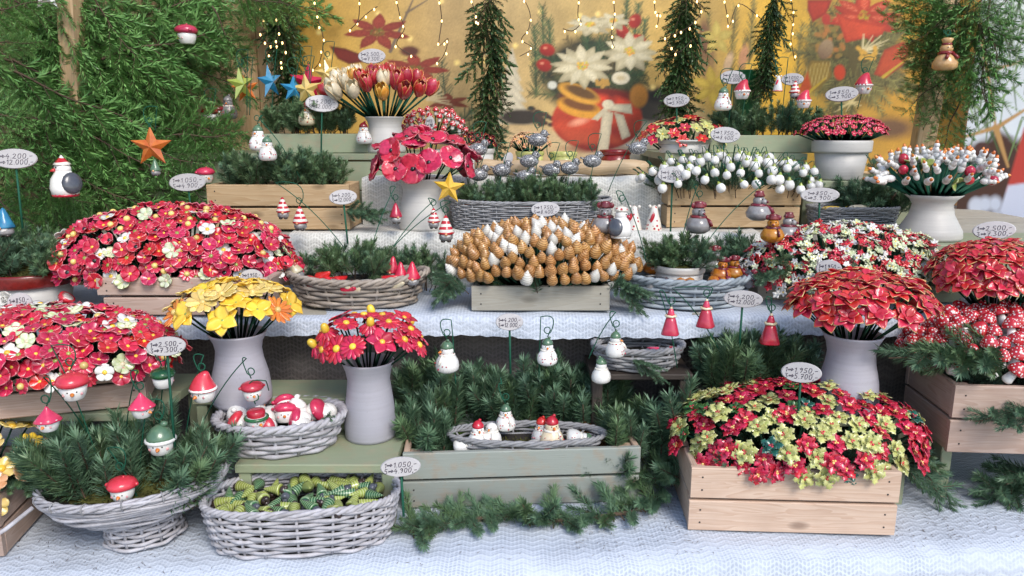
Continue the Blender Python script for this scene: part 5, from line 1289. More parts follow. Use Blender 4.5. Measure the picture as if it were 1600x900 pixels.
# vases of flowers
def vase_fill(V,spots,heads,name,label,group,s=(.9,1.1),seed=1,up=0,neck=.5,pick=None,stem=None):
    v,c,r,H=V; rr=random.Random(seed)
    for i,(p,n) in enumerate(spots):
        a=math.atan2(p.y-c.y,p.x-c.x); q=min(1,math.hypot(p.x-c.x,p.y-c.y)/.09)
        base=(c.x+r*.55*q*math.cos(a),c.y+r*.55*q*math.sin(a),c.z-H*.16)
        n=Vector((n.x,n.y,n.z+up)).normalized()
        k=pick(i,rr) if pick else 0
        flower(heads[k],base,p,n,name[k],label[k]+', '+zone(p,spots),group[k],s=rr.uniform(*s),stem=STEMG if seed in (8,9) else None)
yp=pm('yel',YEL,.030,.021,pf_star,cup=.10,curl=.1,fold=.1,rows=6,wave=.5); yp=petal_mesh('yel2',YEL,L=.031,W=.026,prof=pf_point,cup=.12,curl=.18,fold=.10,wave=.8)
yo=petal_mesh('yelo',ORA,L=.029,W=.008,prof=pf_daisy,cup=.05,fold=-.1)
Yh=[ring(yp,6,0,.12,0,.002,.06)+[part('flower_centre',DG)], ring(petal_mesh('yelm',YELP,L=.028,W=.012,prof=pf_daisy,cup=.06,fold=.1),11,0,.15,0,.002,.05)+[part('flower_centre',DYb,SC(.9))], ring(yo,15,0,.05,0,.001,.05)+[part('flower_centre',DYb,SC(.9))]]
cV=VY[1]
vase_fill(VY,dome(cV+Vector((-.004,0,.034)),.108,.09,.062,.034,30,.10,21,.6,.18,6000,.75),Yh,['yellow_lily','yellow_daisy','orange_daisy'],['yellow six petalled flower in the left grey vase','pale yellow many petalled flower in the left grey vase','orange daisy in the left grey vase'],['yellow six petalled flowers','pale yellow daisies','orange daisies'],(.9,1.12),2,.15,.5,lambda i,r:r.choices([0,1,2],[7,3,2])[0])
dp=petal_mesh('rda',REDW,L=.0265,W=.0088,prof=pf_daisy,cup=.0,curl=.12,fold=-.14)
dst=petal_mesh('rds',REDW,L=.029,W=.022,prof=pf_point,cup=.08,curl=.1,fold=.08)
BIGY=domemesh(.0068,.0055,YEL)
Dh=[ring(dp,15,0,.05,0,.0012,.04)+[part('flower_centre',BIGY)], ring(dst,5,0,.1,0,.001,.04)+[part('flower_centre',DY)], ring(dp,15,0,-.5,0,.0012,.04)+[part('flower_centre',BIGY,SC(1.1,1.1,2.4))]]
cV=VD[1]
vase_fill(VD,dome(cV+Vector((.002,0,.034)),.100,.085,.058,.034,26,.02,31,.6,.2,6000,.75),Dh,['red_gerbera','red_star_flower','drooping_gerbera'],['red gerbera with fat yellow eye, grey vase','red five pointed star flower, gerbera vase','red gerbera with swept back petals, grey vase'],['red gerberas in the vase','red star flowers in the vase','swept back gerberas in the vase'],(.9,1.12),4,.1,.5,lambda i,r:r.choices([0,1,2],[7,2,2])[0])
gp=petal_mesh('gpo',REDG,L=.0265,W=.0195,prof=pf_point,cup=.08,curl=.16,fold=.14,th=.0018)
def goldhead(): return ring(gp,6,0,.10,0,.0018,.08)+ring(gp,5,.4,.38,.003,.001,.08,2,.66)+[part('flower_centre',DY,SC(.55))]
Gh=[goldhead()]
vase_fill(VPo,dome(VPo[1]+Vector((.012,0,.040)),.128,.10,.070,.030,46,.05,41,.6,.16,8000,.75),Gh,['gold_edged_poinsettia'],['gold edged red poinsettia, vase behind the front crate'],['gold edged poinsettias behind the crate'],(1.08,1.28),5,.15)
vase_fill(VF,dome(VF[1]+Vector((-.0,0,.040)),.125,.10,.080,.030,46,.05,42,.6,.16,8000,.75),Gh,['gold_edged_poinsettia'],['gold edged red poinsettia, vase at the right edge'],['gold edged poinsettias at the right edge'],(1.05,1.25),6,.15)
pp=petal_mesh('pop',REDP,L=.035,W=.046,prof=pf_round,cup=.26,curl=.12,fold=-.05,wave=1.3,cols=6)
Ph=[ring(pp,5,0,.06,0,.003,.08)+[part('flower_centre',domemesh(.006,.006,BLACK))]]
vase_fill(VP,dome(VP[1]+Vector((.002,0,.034)),.115,.085,.075,.042,24,-.05,51,.55,.2,6000,.75),Ph,['poppy'],['glossy red poppy with a black eye'],['red poppies in the pale vase'],(.9,1.1),7,.0)
# tulips
def tulip_petal(mat,L=.042,r=.0165,half=.95):
    b=MB(); vs=[];ev=[]; rows,cols=7,4
    for layer in (1.0,.88):
        for i in range(rows+1):
            s=i/rows; rad_=r*(math.sin(PI*(.10+.72*s))**.7)*layer; hw=half*(.55+.45*math.sin(PI*min(1,s*1.1)))*(1 if s<.8 else max(.05,1-((s-.8)/.2)**1.6))
            for j in range(cols+1):
                a=(-1+2*j/cols)*hw; vs.append((rad_*math.cos(a),rad_*math.sin(a),L*s)); ev.append(max(s**3,abs(-1+2*j/cols)**4))
    n=(rows+1)*(cols+1); fs=[]
    for i in range(rows):
        for j in range(cols):
            a=i*(cols+1)+j; q=(a,a+1,a+cols+2,a+cols+1); fs.append(q); fs.append(tuple(x+n for x in q[::-1]))
    for i in range(rows):
        for j in (0,cols):
            a=i*(cols+1)+j; fs.append((a,a+cols+1,a+cols+1+n,a+n))
    for j in range(cols): a=rows*(cols+1)+j; fs.append((a,a+1,a+1+n,a+n))
    b.add(vs,fs,0,ev); return b.mesh('petal',mat)
def tulip(mat):
    p_=tulip_petal(mat); return [part('petal',p_,RZ(2*PI*k/3)) for k in range(3)]+[part('petal',p_,RZ(2*PI*k/3+PI/3)@SC(.9,.9,.97)) for k in range(3)]
TRED=glaze('tulip_red',(.46,.03,.035),(.68,.30,.08),.8,1.1,.4,(.30,.01,.02)); TCR=glaze('tulip_cream',(.72,.64,.44),(.7,.45,.2),.8,1.1,.3); TOR=glaze('tulip_orange',(.66,.28,.04),(.74,.5,.1),.7,1.1,.3)
Th=[tulip(TRED),tulip(TCR),tulip(TOR)]
sp=dome(VT[1]+Vector((-.01,0,.036)),.135,.085,.060,.030,44,.10,61,.5,.14,7000,.75)
vase_fill(VT,sp,Th,['red_tulip','cream_tulip','orange_tulip'],['red ceramic tulip in the back vase','cream ceramic tulip in the back vase','orange ceramic tulip in the back vase'],['red tulips','cream tulips','orange tulips'],(1.08,1.28),8,.5,.5,lambda i,r:(r.choices([0,1,2],[2,7,3])[0] if sp[i][0].x<VT[1].x-.05 else r.choices([0,1,2],[12,1,1])[0]))
# white birds on rods
sk=stork(.036)[0]; vb=dome(VB[1]+Vector((0,0,.034)),.125,.08,.046,.0185,90,-.05,71,.5,.55,9000,.75)
dropR=[part('bead',MB().ball((0,0,.008),(.011,.011,.012),10,8).mesh('bead',RED))]; dropL=[part('leaf',m_) if False else part('leaf',petal_mesh('lf',LIME,L=.02,W=.016,prof=pf_point,cup=.1),RZ(k*2.1)@RY(-.5)) for k,m_ in enumerate((1,2,3))]
vase_fill(VB,vb,[sk,dropR,dropL],['white_bird','red_bud','lime_rosette'],['white orange beaked bird in the right pale vase','round red bud among the white birds','lime leaf rosette among the white birds'],['white birds on rods','red buds on rods','lime rosettes on rods'],(.95,1.2),9,-.1,.5,lambda i,r:r.choices([0,1,2],[12,2,2])[0])
# snowdrops over the crate at the upper right
sd_=MB(); sd_.lathe([(0,-.0235),(.007,-.0225),(.0112,-.017),(.0118,-.010),(.0085,-.003),(.003,0)],14,0,None,None,lambda a,k:1+.05*math.sin(3*a)); SDm=sd_.mesh('bell',WHITE)
cp_=MB(); cp_.lathe([(.0062,-.005),(.0055,-.001),(.003,.003),(.0015,.006)],10); CPm=cp_.mesh('cap',LIME)
rr=random.Random(12); cD=Vector((P(1140,268,1.94).x,1.95,1.328))
dsp=dome(cD,.225,.11,.080,.025,64,.0,81,.3,.1,8000,.75)
for (p,n) in dome(cD,.225,.11,.080,.025,64,.0,81,.3,.1,8000,.75):
    b0=Vector((cD.x+(p.x-cD.x)*.6,cD.y+(p.y-cD.y)*.3,1.318)); t=tag(obj('snowdrop',None,None,T(b0)),'white snowdrop bell over the warm pine crate, '+zone(p,dsp),'ceramic snowdrop','white snowdrops over the pine crate')
    d=p-b0; up=d+Vector((d.x*.05-.006,0,.014)); b=MB(); b.tube([(0,0,0),d*.6+Vector((-.012,.003,.006)),up+Vector((-.006,0,.002)),up+Vector((0,0,.002)),d+Vector((0,0,.004))],.0011,4); obj('wire',b.mesh('wire',M_STAKE),t)
    s=rr.uniform(.85,1.15); Mh=T(d)@RX(rr.gauss(0,.2))@RY(rr.gauss(0,.25))@SC(s); obj('bell',SDm,t,Mh); obj('cap',CPm,t,Mh)
# tiny star blossoms, five to a rod
def star_small(mat,r): return joined(ring(pm('sst',mat,r,r*.72,pf_point,cup=.12,fold=.05,rows=4,cols=2),5,0,.1,0,.0006,.05,6))
SB={}
for nm,mat in (('white',WHITE),('red',RED),('pale green',WHITEG)): SB[nm]=star_small(mat,.0088)
cS=Vector((P(1318,425,1.70).x,1.70,1.135)); rr=random.Random(15)
dsp=dome(cS,.232,.125,.120,.0192,200,-.05,91,.5,.14,14000,.8)
for (p,n) in dsp:
    nm=rr.choices(['white','red','pale green'],[3,6,6])[0]
    head=[]
    for k in range(5):
        a=2*PI*k/5+rr.uniform(-.4,.4); q=rr.uniform(.009,.0135) if k else 0
        head.append(part('blossom',SB[nm if k<3 else rr.choice(('red','white','pale green'))],T(q*math.cos(a),q*math.sin(a),rr.uniform(-.004,.004))@RZ(rr.uniform(0,6))@RX(rr.gauss(0,.35))@RY(rr.gauss(0,.35))))
        if k%2==0: head.append(part('flower_centre',DW if nm=='red' else DY,head[-1][2]@SC(.38)))
    flower(head,(cS.x+(p.x-cS.x)*.6,cS.y+(p.y-cS.y)*.5,1.13),p,n,nm.replace(' ','_')+'_star_spray','spray of tiny mostly '+nm+' stars, right weathered crate, '+zone(p,dsp),nm+' star sprays','flower spray',s=rr.uniform(.9,1.15))
# pink blossoms in the white pot, small pots at the back
SP=[joined(ring(pm('pk',mat,.0085,.007,pf_heart,cup=.2,rows=4,cols=2),5,0,.15,0,.0005,.05,6)) for mat in (CORAL,RED,PEACH,REDD,OLIVE)]
cP=Vector((PW[1].x,2.05,PW[1].z+.012)); rr=random.Random(16)
psp=dome(cP,.112,.07,.050,.0145,110,.05,92,.5,.14,7000,.8)
for (p,n) in dome(cP,.112,.07,.050,.0145,110,.05,92,.5,.14,7000,.8):
    flower([part('corolla',SP[0]),part('flower_centre',DW,SC(.4))],(cP.x+(p.x-cP.x)*.45,cP.y+(p.y-cP.y)*.45,cP.z-.02),p,n,'pink_blossom','tiny coral blossom in the white flowerpot, '+zone(p,psp),'pink blossoms in the white pot',s=rr.uniform(.9,1.2))
for (u,v,Y,cols,lab,gr,a_) in ((828,222,2.25,(2,3),'dusty pink ceramic blossom in the small ochre pot','dusty pink blossoms',.058),(742,222,2.25,(3,3),'dark red ceramic blossom in the small grey tray','dark red blossoms',.062)):
    c_=P(u,v,Y)
    for (p,n) in dome(c_+Vector((0,0,-.012)),a_,.045,.040,.017,36,.0,93,.5,.14,4000,.8):
        flower([part('corolla',SP[cols[0]]),part('flower_centre',DY,SC(.4))],(c_.x+(p.x-c_.x)*.5,c_.y,c_.z-.03),p,n,'small_blossom',lab,gr)
gp2=petal_mesh('gpo2',REDG,L=.020,W=.013,prof=pf_point,cup=.08,curl=.1,fold=.12); gp3=petal_mesh('gpo3',OLIVE,L=.020,W=.013,prof=pf_point,cup=.08,curl=.1,fold=.12)
c_=PT[1]+Vector((0,0,-.004)); rr=random.Random(18)
for (p,n) in dome(c_,.118,.07,.062,.030,34,.0,94,.5,.16,6000,.8):
    k=rr.choices([0,1],[8,4])[0]
    flower([part('corolla',joined(ring((gp2,gp3)[k],6,0,.12,0,.001,.06))),part('flower_centre',DY,SC(.6))],(c_.x+(p.x-c_.x)*.5,c_.y,c_.z-.03),p,n,('red_poinsettia','olive_poinsettia')[k],('small red','small olive green')[k]+' ceramic poinsettia in the pale tub at the back',('red','olive')[k]+' poinsettias in the pale tub',s=rr.uniform(.9,1.15))
# ================================================================ GREENERY
bunch(70,350,600,770,1.250,.075,72,'spruce sprigs filling the footed willow basket at front left','dtip',.55,101,FB.z+.080)
bunch(640,1000,528,690,1.525,.030,64,'spruce sprigs along the back of the grey green crate','dtip',.2,2,T0+.075,None,.2,.75)
bunch(628,705,600,715,1.40,.03,12,'spruce sprigs in the left corner of the grey green crate','dtip',.2,3,T0+.075,None,.2,.8)
bunch(945,1000,610,700,1.42,.025,10,'spruce sprigs in the right corner of the grey green crate','dtip',.2,4,T0+.075,None,.3,.8)
bunch(1080,1272,495,600,1.50,.05,74,'spruce sprigs standing on the shade coloured step behind the poinsettia crate','dtip',.3,5,T0+.20,None,.35,.75)
bunch(1005,1085,545,690,1.445,.02,22,'spruce sprigs in the gap between the grey green crate and the poinsettia crate','dtip',.15,55,T0+.01,None,.3,.8)
bunch(800,940,520,640,1.56,.02,26,'spruce sprigs in the shade under the middle shelf at the centre','dtip',.15,56,T0+.10,None,.3,.8)
bunch(620,790,515,640,1.56,.02,30,'spruce sprigs in the shade under the middle shelf left of centre','dtip',.15,57,T0+.10,None,.3,.8)
bench('green_riser',P(1085,600,1.5).x,P(1255,600,1.5).x,1.46,1.60,T0,T0+.195,M_SHADEW,'small shade coloured step hidden behind the poinsettia crate, carrying spruce sprigs',1,.012)
bunch(512,600,358,430,1.68,.045,20,'spruce sprigs in the pale pot of the brown gnome basket','dpick',.65,6,PG[1].z-.012,None,.65)
bunch(450,560,372,440,1.76,.04,14,'spruce sprigs standing behind the brown gnome basket at left','dpick',.4,7,T1+.02,None,.6)
bunch(590,700,365,440,1.76,.04,18,'spruce sprigs standing behind the brown gnome basket at right','dpick',.4,8,T1+.02,None,.6)
bunch(1020,1104,350,412,1.68,.045,22,'spruce sprigs in the pale pot of the blue grey mouse basket','dpick',.6,9,PM[1].z-.012,None,.65)
bunch(1105,1215,345,450,1.77,.04,22,'spruce sprigs standing between the mouse basket and the star blossom crate','dpick',.4,10,T1+.02,None,.25)
bunch(712,948,258,320,1.95,.05,50,'spruce sprigs filling the long grey wicker basket under the birds','dpick',.3,11,T2+.045,None,.6)
bunch(345,548,214,288,1.96,.050,44,'spruce sprigs filling the warm pine crate on the upper shelf at left','dpick',.35,12,T2+.095,None,.7)
bunch(400,580,142,212,2.18,.045,38,'spruce sprigs filling the green planter at the back left','dpick',.3,13,T3+.045,None,.7)
bunch(1105,1285,145,222,2.18,.045,40,'spruce sprigs filling the green planter at the back right','dpick',.3,14,T3+.04,None,.7)
bunch(1270,1405,255,330,1.96,.05,30,'spruce sprigs in the small dark wicker basket','dpick',.4,15,T2+.03,None,.3)
bunch(1000,1285,240,292,1.96,.06,44,'spruce sprigs filling the warm pine crate under the snowdrops','dpick',.5,16,T2+.09,None,.3)
bunch(0,108,330,420,1.66,.06,26,'spruce sprigs in the cream pot with the dark red rim','dpick',.5,17,PR[1].z-.015,None,.5)
bunch(695,1005,385,450,1.68,.105,70,'spruce sprigs tucked under the honey brown cones','dtip',.9,18,T1+.048,None,.35,.35)
bunch(1190,1450,375,430,1.69,.08,36,'spruce sprigs tucked under the tiny star blossoms','dpick',.8,19,T1+.045,None,.2)
bunch(1450,1640,545,600,1.43,.08,20,'spruce sprigs tucked under the toadstools','dpick',.6,20,R1+.10,None,.2)
bunch(1070,1410,640,730,1.36,.09,60,'spruce sprigs tucked under the holly leaf poinsettias','dpick',.7,21,T0+.10,None,.2)
bunch(1380,1470,215,300,1.98,.04,12,'spruce sprigs standing behind the vase of white birds','dpick',.5,22,1.335,None,.5)
# boughs lying out over edges
def zz(l,z): return l
def bough(pts,label,seed,z=None,kind='dbough',fat=1.0):
    return spray(pts,label,kind,seed,'fir_branch',None,'fir branch',fat)
bough([(712,425,1.66,684,470,1.54),(730,440,1.64,702,488,1.53),(725,430,1.62,690,488,1.54),(740,445,1.60,722,484,1.53)],'spruce bough drooping past the left end of the low cone crate',31)
bough([(960,440,1.62,1026,466,1.54),(950,435,1.62,1000,490,1.53),(985,420,1.66,1035,440,1.58),(955,445,1.60,1015,478,1.53)],'spruce bough drooping past the right end of the low cone crate',32)
bough([(1205,420,1.66,1190,445,1.56),(1225,430,1.66,1215,450,1.56),(1340,420,1.64,1375,398,1.55),(1390,430,1.66,1430,440,1.58)],'spruce sprigs sticking out of the star blossom crate',33)
bough([(1590,560,1.36,1372,550,1.33),(1560,575,1.34,1390,585,1.31),(1600,590,1.34,1440,578,1.30)],'long blue green spruce bough reaching left from the toadstool crate',34)
bough([(1640,640,1.32,1512,655,1.29),(1640,610,1.34,1560,640,1.28)],'spruce twig lying across the front of the toadstool crate',35)
bough([(1385,690,1.36,1510,798,1.34),(1390,720,1.40,1480,770,1.38),(1400,650,1.42,1450,720,1.40),(1380,760,1.34,1455,800,1.30)],'spruce bough lying on the cloth right of the poinsettia crate',36)
bough([(1640,745,1.42,1520,770,1.33),(1650,765,1.35,1530,815,1.27),(1640,730,1.46,1570,735,1.36),(1650,790,1.3,1560,822,1.25)],'dark spruce bough lying under the green bench at the right edge',37)
def tufts(pts,n,L,label,seed,spread=.9,kinds='dtip',z0=T0+.012,drop=-.02):
    """a thick rope of short spruce tips lying along pts"""
    rr=random.Random(seed); W_=[PZ(u,v,z0) for (u,v) in pts]; t=tag(obj('spruce_rope',None,None,T(W_[0])),label,'fir branch')
    seg=[(W_[k+1]-W_[k]).length for k in range(len(W_)-1)]; tot=sum(seg)
    b=MB(); b.tube([q-W_[0] for q in W_],.004,5); obj('stem',b.mesh('stem',M_BARK),t)
    for k in range(n):
        d=tot*(k+rr.random())/n; i=0
        while i<len(seg)-1 and d>seg[i]: d-=seg[i]; i+=1
        q=W_[i].lerp(W_[i+1],d/seg[i])-W_[0]; dirr=(W_[i+1]-W_[i]).normalized(); sd=Vector((-dirr.y,dirr.x,0))
        v=(dirr*rr.uniform(-.3,1.0)+sd*rr.choice((-1,1))*rr.uniform(.2,spread)+Vector((0,0,rr.uniform(.0,.5)))).normalized()
        s=L*rr.uniform(.75,1.15)/.092; kd=kinds if rr.random()<.7 else 'y'+kinds[1:]
        obj('fir_sprig',rr.choice(SPR[kd]),t,along(q,q+v,rr.uniform(0,6))@SC(s))
    return t
tufts([(1078,752),(1010,745),(930,745)],22,.080,'spruce rope lying between the grey green crate and the poinsettia crate, pointing left',38,.7,'dtip',T0+.04)
tufts([(1040,770),(985,800),(900,812),(820,815)],34,.066,'spruce rope on the cloth before the right half of the grey green crate',39,1.0)
tufts([(815,805),(760,808),(700,818),(640,830)],34,.062,'spruce rope on the cloth before the left half of the grey green crate',40,1.0)
bough([(0,745,1.24,80,770,1.20),(-20,770,1.22,60,790,1.18),(-30,790,1.2,70,745,1.22)],'spruce bough between the orange blossoms and the footed basket',41)
bough([(540,330,1.90,612,332,1.86),(550,305,1.93,612,318,1.86),(545,345,1.88,600,350,1.84)],'spruce sprigs sticking out beside the warm pine crate at upper left',42)
bough([(495,660,1.34,525,650,1.33)],'spruce tip lying in the basket of penguin heads',43,None,'dpick')
bough([(985,560,1.47,1045,600,1.44),(965,600,1.47,1020,620,1.42)],'spruce sprigs beside the half hidden grey basket',44)
bough([(1395,310,1.9,1430,270,1.94),(1440,320,1.95,1400,255,2.0),(1480,290,2.0,1550,240,2.05),(1390,240,2.0,1370,220,2.0)],'spruce sprigs around the vase of white birds',45)
# moss cushions
moss('moss',P(740,665,1.46)*0+Vector((P(740,665,1.46).x,1.47,T0+.072)),.11,.055,.022,M_MOSSG,'bright green moss in the back left of the grey green crate',1800,11)
moss('moss',Vector((P(912,640,1.5).x,1.46,T0+.085)),.055,.045,.030,M_MOSSO,'rusty dry moss at the right of the grey green crate',1100,12)
moss('moss',Vector((P(822,690,1.40).x,1.40,T0+.098)),.13,.042,.010,M_MOSS,'moss bed inside the flat oval willow tray',1100,13)
moss('moss',PM[1]+Vector((0,0,-.010)),.048,.048,.012,M_MOSS,'moss on the soil of the pot in the mouse basket',500,14)
moss('moss',PR[1]+Vector((0,0,-.012)),.075,.075,.016,M_MOSS,'moss on the soil of the red rimmed pot',700,15)
# ---------------------------------------------------------------- fir branches on the left wall
WA,WB=Vector((-1.62,1.62,0)),Vector((-.74,2.58,0)); WD=(WB-WA).normalized(); WN=Vector((WD.y,-WD.x,0))
def onwall(u,v,off):
    d=ray(u,v); o=Vector((0,0,CAMZ)); A=WA+WN*off
    t=(A-o).dot(WN)/d.dot(WN); return o+d*t
rr=random.Random(77)
cells=[]
LMK=[(240,230,'the orange star'),(293,53,'the red beret head'),(75,0,'the white star'),(112,70,'the wooden post'),(103,275,'the striped capped penguin'),(22,248,'the cut off oval tag'),(322,272,'the beret head by the crate'),(200,150,'the wall middle'),(20,130,'the left picture edge'),(380,60,'its upper right corner')]
for iu in range(-1,9):
    for iv in range(-1,7):
        u=iu*52+rr.uniform(-20,20); v=iv*52+rr.uniform(-20,20)
        dens=.92 if u<230 else (.85 if v<60 or (v>205 and u<330) else .42 if u<300 else .0)
        if rr.random()<dens: cells.append((u,v))
for (u,v) in cells:
    off=rr.uniform(.05,.22) if u<260 else rr.uniform(.04,.12)
    A=onwall(u-38,v-26,off); a=rr.gauss(.35,.45); 
    d=(WD*math.cos(a)-Vector((0,0,1))*math.sin(a)+WN*rr.uniform(-.05,.35)).normalized()
    s=rr.uniform(.55,.85)*(1 if u<230 else .8)
    zq=d; y=(WN+Vector((0,0,.5))+Vector((rr.gauss(0,.25),rr.gauss(0,.25),0))).normalized(); x=y.cross(zq).normalized(); y=zq.cross(x)
    M=Matrix(((x.x,y.x,zq.x,A.x),(x.y,y.y,zq.y,A.y),(x.z,y.z,zq.z,A.z),(0,0,0,1)))@SC(s)
    cu,cv=u-38+d.dot(WD)*s*110,v+10
    lm=min(LMK,key=lambda q:(q[0]-cu)**2+(q[1]-cv)**2); dx,dy=cu-lm[0],cv-lm[1]
    rel=('just right of' if dx>0 else 'just left of') if abs(dx)>abs(dy) else ('just below' if dy>0 else 'just above')
    t=tag(obj('fir_branch',rr.choice(SPR['fir']),None,M),'fir branch on the left board wall, '+rel+' '+lm[2],'fir branch','fir branches on the left wall')
LMK2=LMK+[(443,325,'the striped gnome pair'),(480,130,'the coloured stars'),(120,350,'the flared crate'),(40,420,'the red rimmed pot'),(405,215,'the hanging snowmen'),(358,168,'the greyish snowman'),(1475,87,'the biscuit snowman'),(1348,133,'the red capped head'),(1459,300,'the white birds'),(1540,40,'the side banner'),(1440,190,'the post foot')]
def firs(lst,label,grp=None,s_=1.0,seed=5):
    r2=random.Random(seed)
    for (u0,v0,Y0,u1,v1,Y1) in lst:
        A=P(u0,v0,Y0);Bv=P(u1,v1,Y1); zq=(Bv-A).normalized(); y=Vector((r2.gauss(0,.25),-1,.45)).normalized(); x=y.cross(zq).normalized(); y=zq.cross(x); s=(Bv-A).length/.52
        M=Matrix(((x.x,y.x,zq.x,A.x),(x.y,y.y,zq.y,A.y),(x.z,y.z,zq.z,A.z),(0,0,0,1)))@SC(s*1.4,s*1.4,s)
        lm=min(LMK2,key=lambda q:(q[0]-u1)**2+(q[1]-v1)**2)
        tag(obj('fir_branch',r2.choice(SPR['fir']),None,M),label+', tip '+('left of ' if u1<lm[0] else 'right of ')+lm[2],'fir branch',grp)
firs([(360,-10,2.15,480,12,2.15),(330,10,2.2,385,110,2.2),(290,20,2.2,345,100,2.18),(350,60,2.3,400,112,2.3),(380,-20,2.2,440,30,2.2),(250,215,2.05,395,205,2.12),(280,185,2.1,390,235,2.1),(210,225,1.98,330,262,2.0),(-20,300,1.75,60,360,1.72),(60,290,1.8,150,320,1.78),(-30,330,1.75,30,400,1.70),(80,330,1.80,120,390,1.75),(-40,20,1.6,90,-5,1.65),(-30,70,1.6,75,60,1.66),(-40,170,1.6,80,190,1.68),(-40,230,1.65,70,262,1.7)],'fir branch reaching out at left','fir branches reaching out at left',1,6)
firs([(1500,-30,2.1,1372,30,2.15),(1480,-20,2.1,1398,48,2.1),(1560,-30,2.0,1470,60,2.05),(1500,20,2.05,1590,60,2.0),(1520,40,2.1,1420,85,2.12),(1500,60,2.1,1412,102,2.12)],'fir branch over the right post','fir branches over the right post',1,7)
firs([(1500,-20,2.08,1436,140,2.08),(1520,70,2.06,1425,150,2.1),(1490,110,2.08,1405,180,2.1),(1490,100,2.05,1530,165,2.02),(1480,120,2.1,1445,205,2.1),(1520,-20,2.05,1500,130,2.03),(1510,10,2.04,1415,70,2.06),(1520,60,2.04,1560,190,2.0),(1540,-30,2.0,1560,120,1.98),(1470,30,2.1,1430,120,2.1),(1530,20,2.02,1545,190,2.0),(1500,150,2.08,1470,250,2.06),(1600,-20,1.9,1530,40,1.95)],'fir branch hanging on the right post','fir branches hanging on the right post',1,8)
# hanging garlands
def garland(u0,v0,u1,v1,Y,wpx,n,label,seed,sc=1.0):
    rr=random.Random(seed); A=P(u0,v0,Y);B=P(u1,v1,Y); t=tag(obj('hanging_garland',None,None,T(A)),label,'garland')
    b=MB(); pts=[]
    for k in range(13):
        q=A.lerp(B,k/12)-A; pts.append(q+Vector((.008*math.sin(k*1.3+seed),0,0)))
    b.tube(pts,.0045,6); obj('cord',b.mesh('cord',M_BARK),t)
    W_=MPX(wpx,Y)/2
    for k in range(n):
        q=pts[0].lerp(pts[-1],(k+rr.random())/n); a=rr.uniform(0,2*PI); d=Vector((math.cos(a)*1.0,-abs(math.sin(a))*.5,-rr.uniform(.9,3.0)))
        s=W_/.085*rr.uniform(.8,1.25)*sc
        obj('garland_tuft',rr.choice(SPR['garland']),t,along(q,q+d,rr.uniform(0,6))@SC(s))
garland(762,-20,764,240,2.36,78,46,'dark green garland hanging straight down left of centre before the printed banner',1)
garland(1070,-20,1058,180,2.38,64,60,'dark green garland strung with lights hanging right of centre',2,1.15)
garland(432,-20,452,140,2.42,66,44,'dark garland hanging by the left end of the printed banner',3)
garland(1215,-20,1188,125,2.34,56,42,'dark green garland slanting down behind the dark green pot',4)
# ================================================================ FAIRY LIGHTS
mb_,nt,bs=newmat('lit_bulb'); bs.inputs['Base Color'].default_value=(1,.7,.35,1); bs.inputs['Emission Color'].default_value=(1,.62,.22,1); bs.inputs['Emission Strength'].default_value=3.2
BULB=MB().ball((0,0,0),(.0026,.0026,.0042),8,6).mesh('bulb',mb_)
M_WIRE=matte('brown_cable',(.05,.03,.015),None,.6,60,.3,0)
for i,(pts,n,lab) in enumerate([
 ([(490,-8),(497,30),(505,60),(500,95),(488,110)],7,'string of warm lights hanging at the left end of the banner'),
 ([(562,-8),(560,30),(548,45),(575,20),(590,10)],5,'string of warm lights looped above the left printed poinsettia'),
 ([(618,-8),(625,25),(632,45),(620,70),(650,90)],6,'string of warm lights over the left printed poinsettia'),
 ([(685,-8),(690,30),(686,70),(700,60),(694,85),(682,100)],7,'string of warm lights left of the central garland'),
 ([(815,-8),(828,20),(826,45),(815,62),(832,75),(812,88)],6,'string of warm lights right of the central garland'),
 ([(905,-8),(903,25),(908,35),(895,48),(880,45)],5,'short string of warm lights above the white printed poinsettia'),
 ([(958,-8),(960,25),(955,55),(960,75)],5,'short string of warm lights beside the printed red berries'),
 ([(1022,-8),(1024,20),(1030,22),(1026,45)],5,'short string of warm lights before the right garland'),
 ([(1085,-8),(1095,20),(1076,42),(1060,50),(1040,60),(1058,82),(1082,62)],10,'string of warm lights twined in the right garland'),
 ([(1130,-8),(1136,22),(1140,40),(1155,6),(1190,30)],6,'string of warm lights right of the right garland'),
 ([(430,20),(436,50),(430,70),(445,65),(442,95),(436,105)],8,'string of warm lights over the dark garland at left'),
 ([(405,5),(412,30),(408,60),(425,70),(415,90)],6,'string of warm lights before the left board wall'),
 ([(735,-8),(742,20),(748,35),(740,30)],4,'short string of warm lights on the central garland'),
 ([(1235,-8),(1240,30),(1236,60),(1242,95)],6,'string of lights before the bright yellow part of the banner')]):
    Y=2.42 if i not in (8,12,10,11) else 2.30
    p3=[P(u,v,Y+.01*math.sin(k*2)) for k,(u,v) in enumerate(pts)]
    t=tag(obj('fairy_lights',None,None,T(p3[0])),lab,'fairy lights'); fine=[]
    for k in range(len(p3)-1):
        a0=p3[max(0,k-1)];a1=p3[k];a2=p3[k+1];a3=p3[min(len(p3)-1,k+2)]
        for j in range(6):
            s=j/6; fine.append(.5*((2*a1)+(a2-a0)*s+(2*a0-5*a1+4*a2-a3)*s*s+(3*a1-a0-3*a2+a3)*s**3)-p3[0])
    fine.append(p3[-1]-p3[0]); b=MB(); b.tube(fine,.0013,4); obj('cable',b.mesh('cable',M_WIRE),t)
    for k in range(n):
        q=fine[int((k+.6)/n*(len(fine)-1))]; obj('bulb',BULB,t,T(q+Vector((.006*math.sin(k*3),-.004,-.006))))
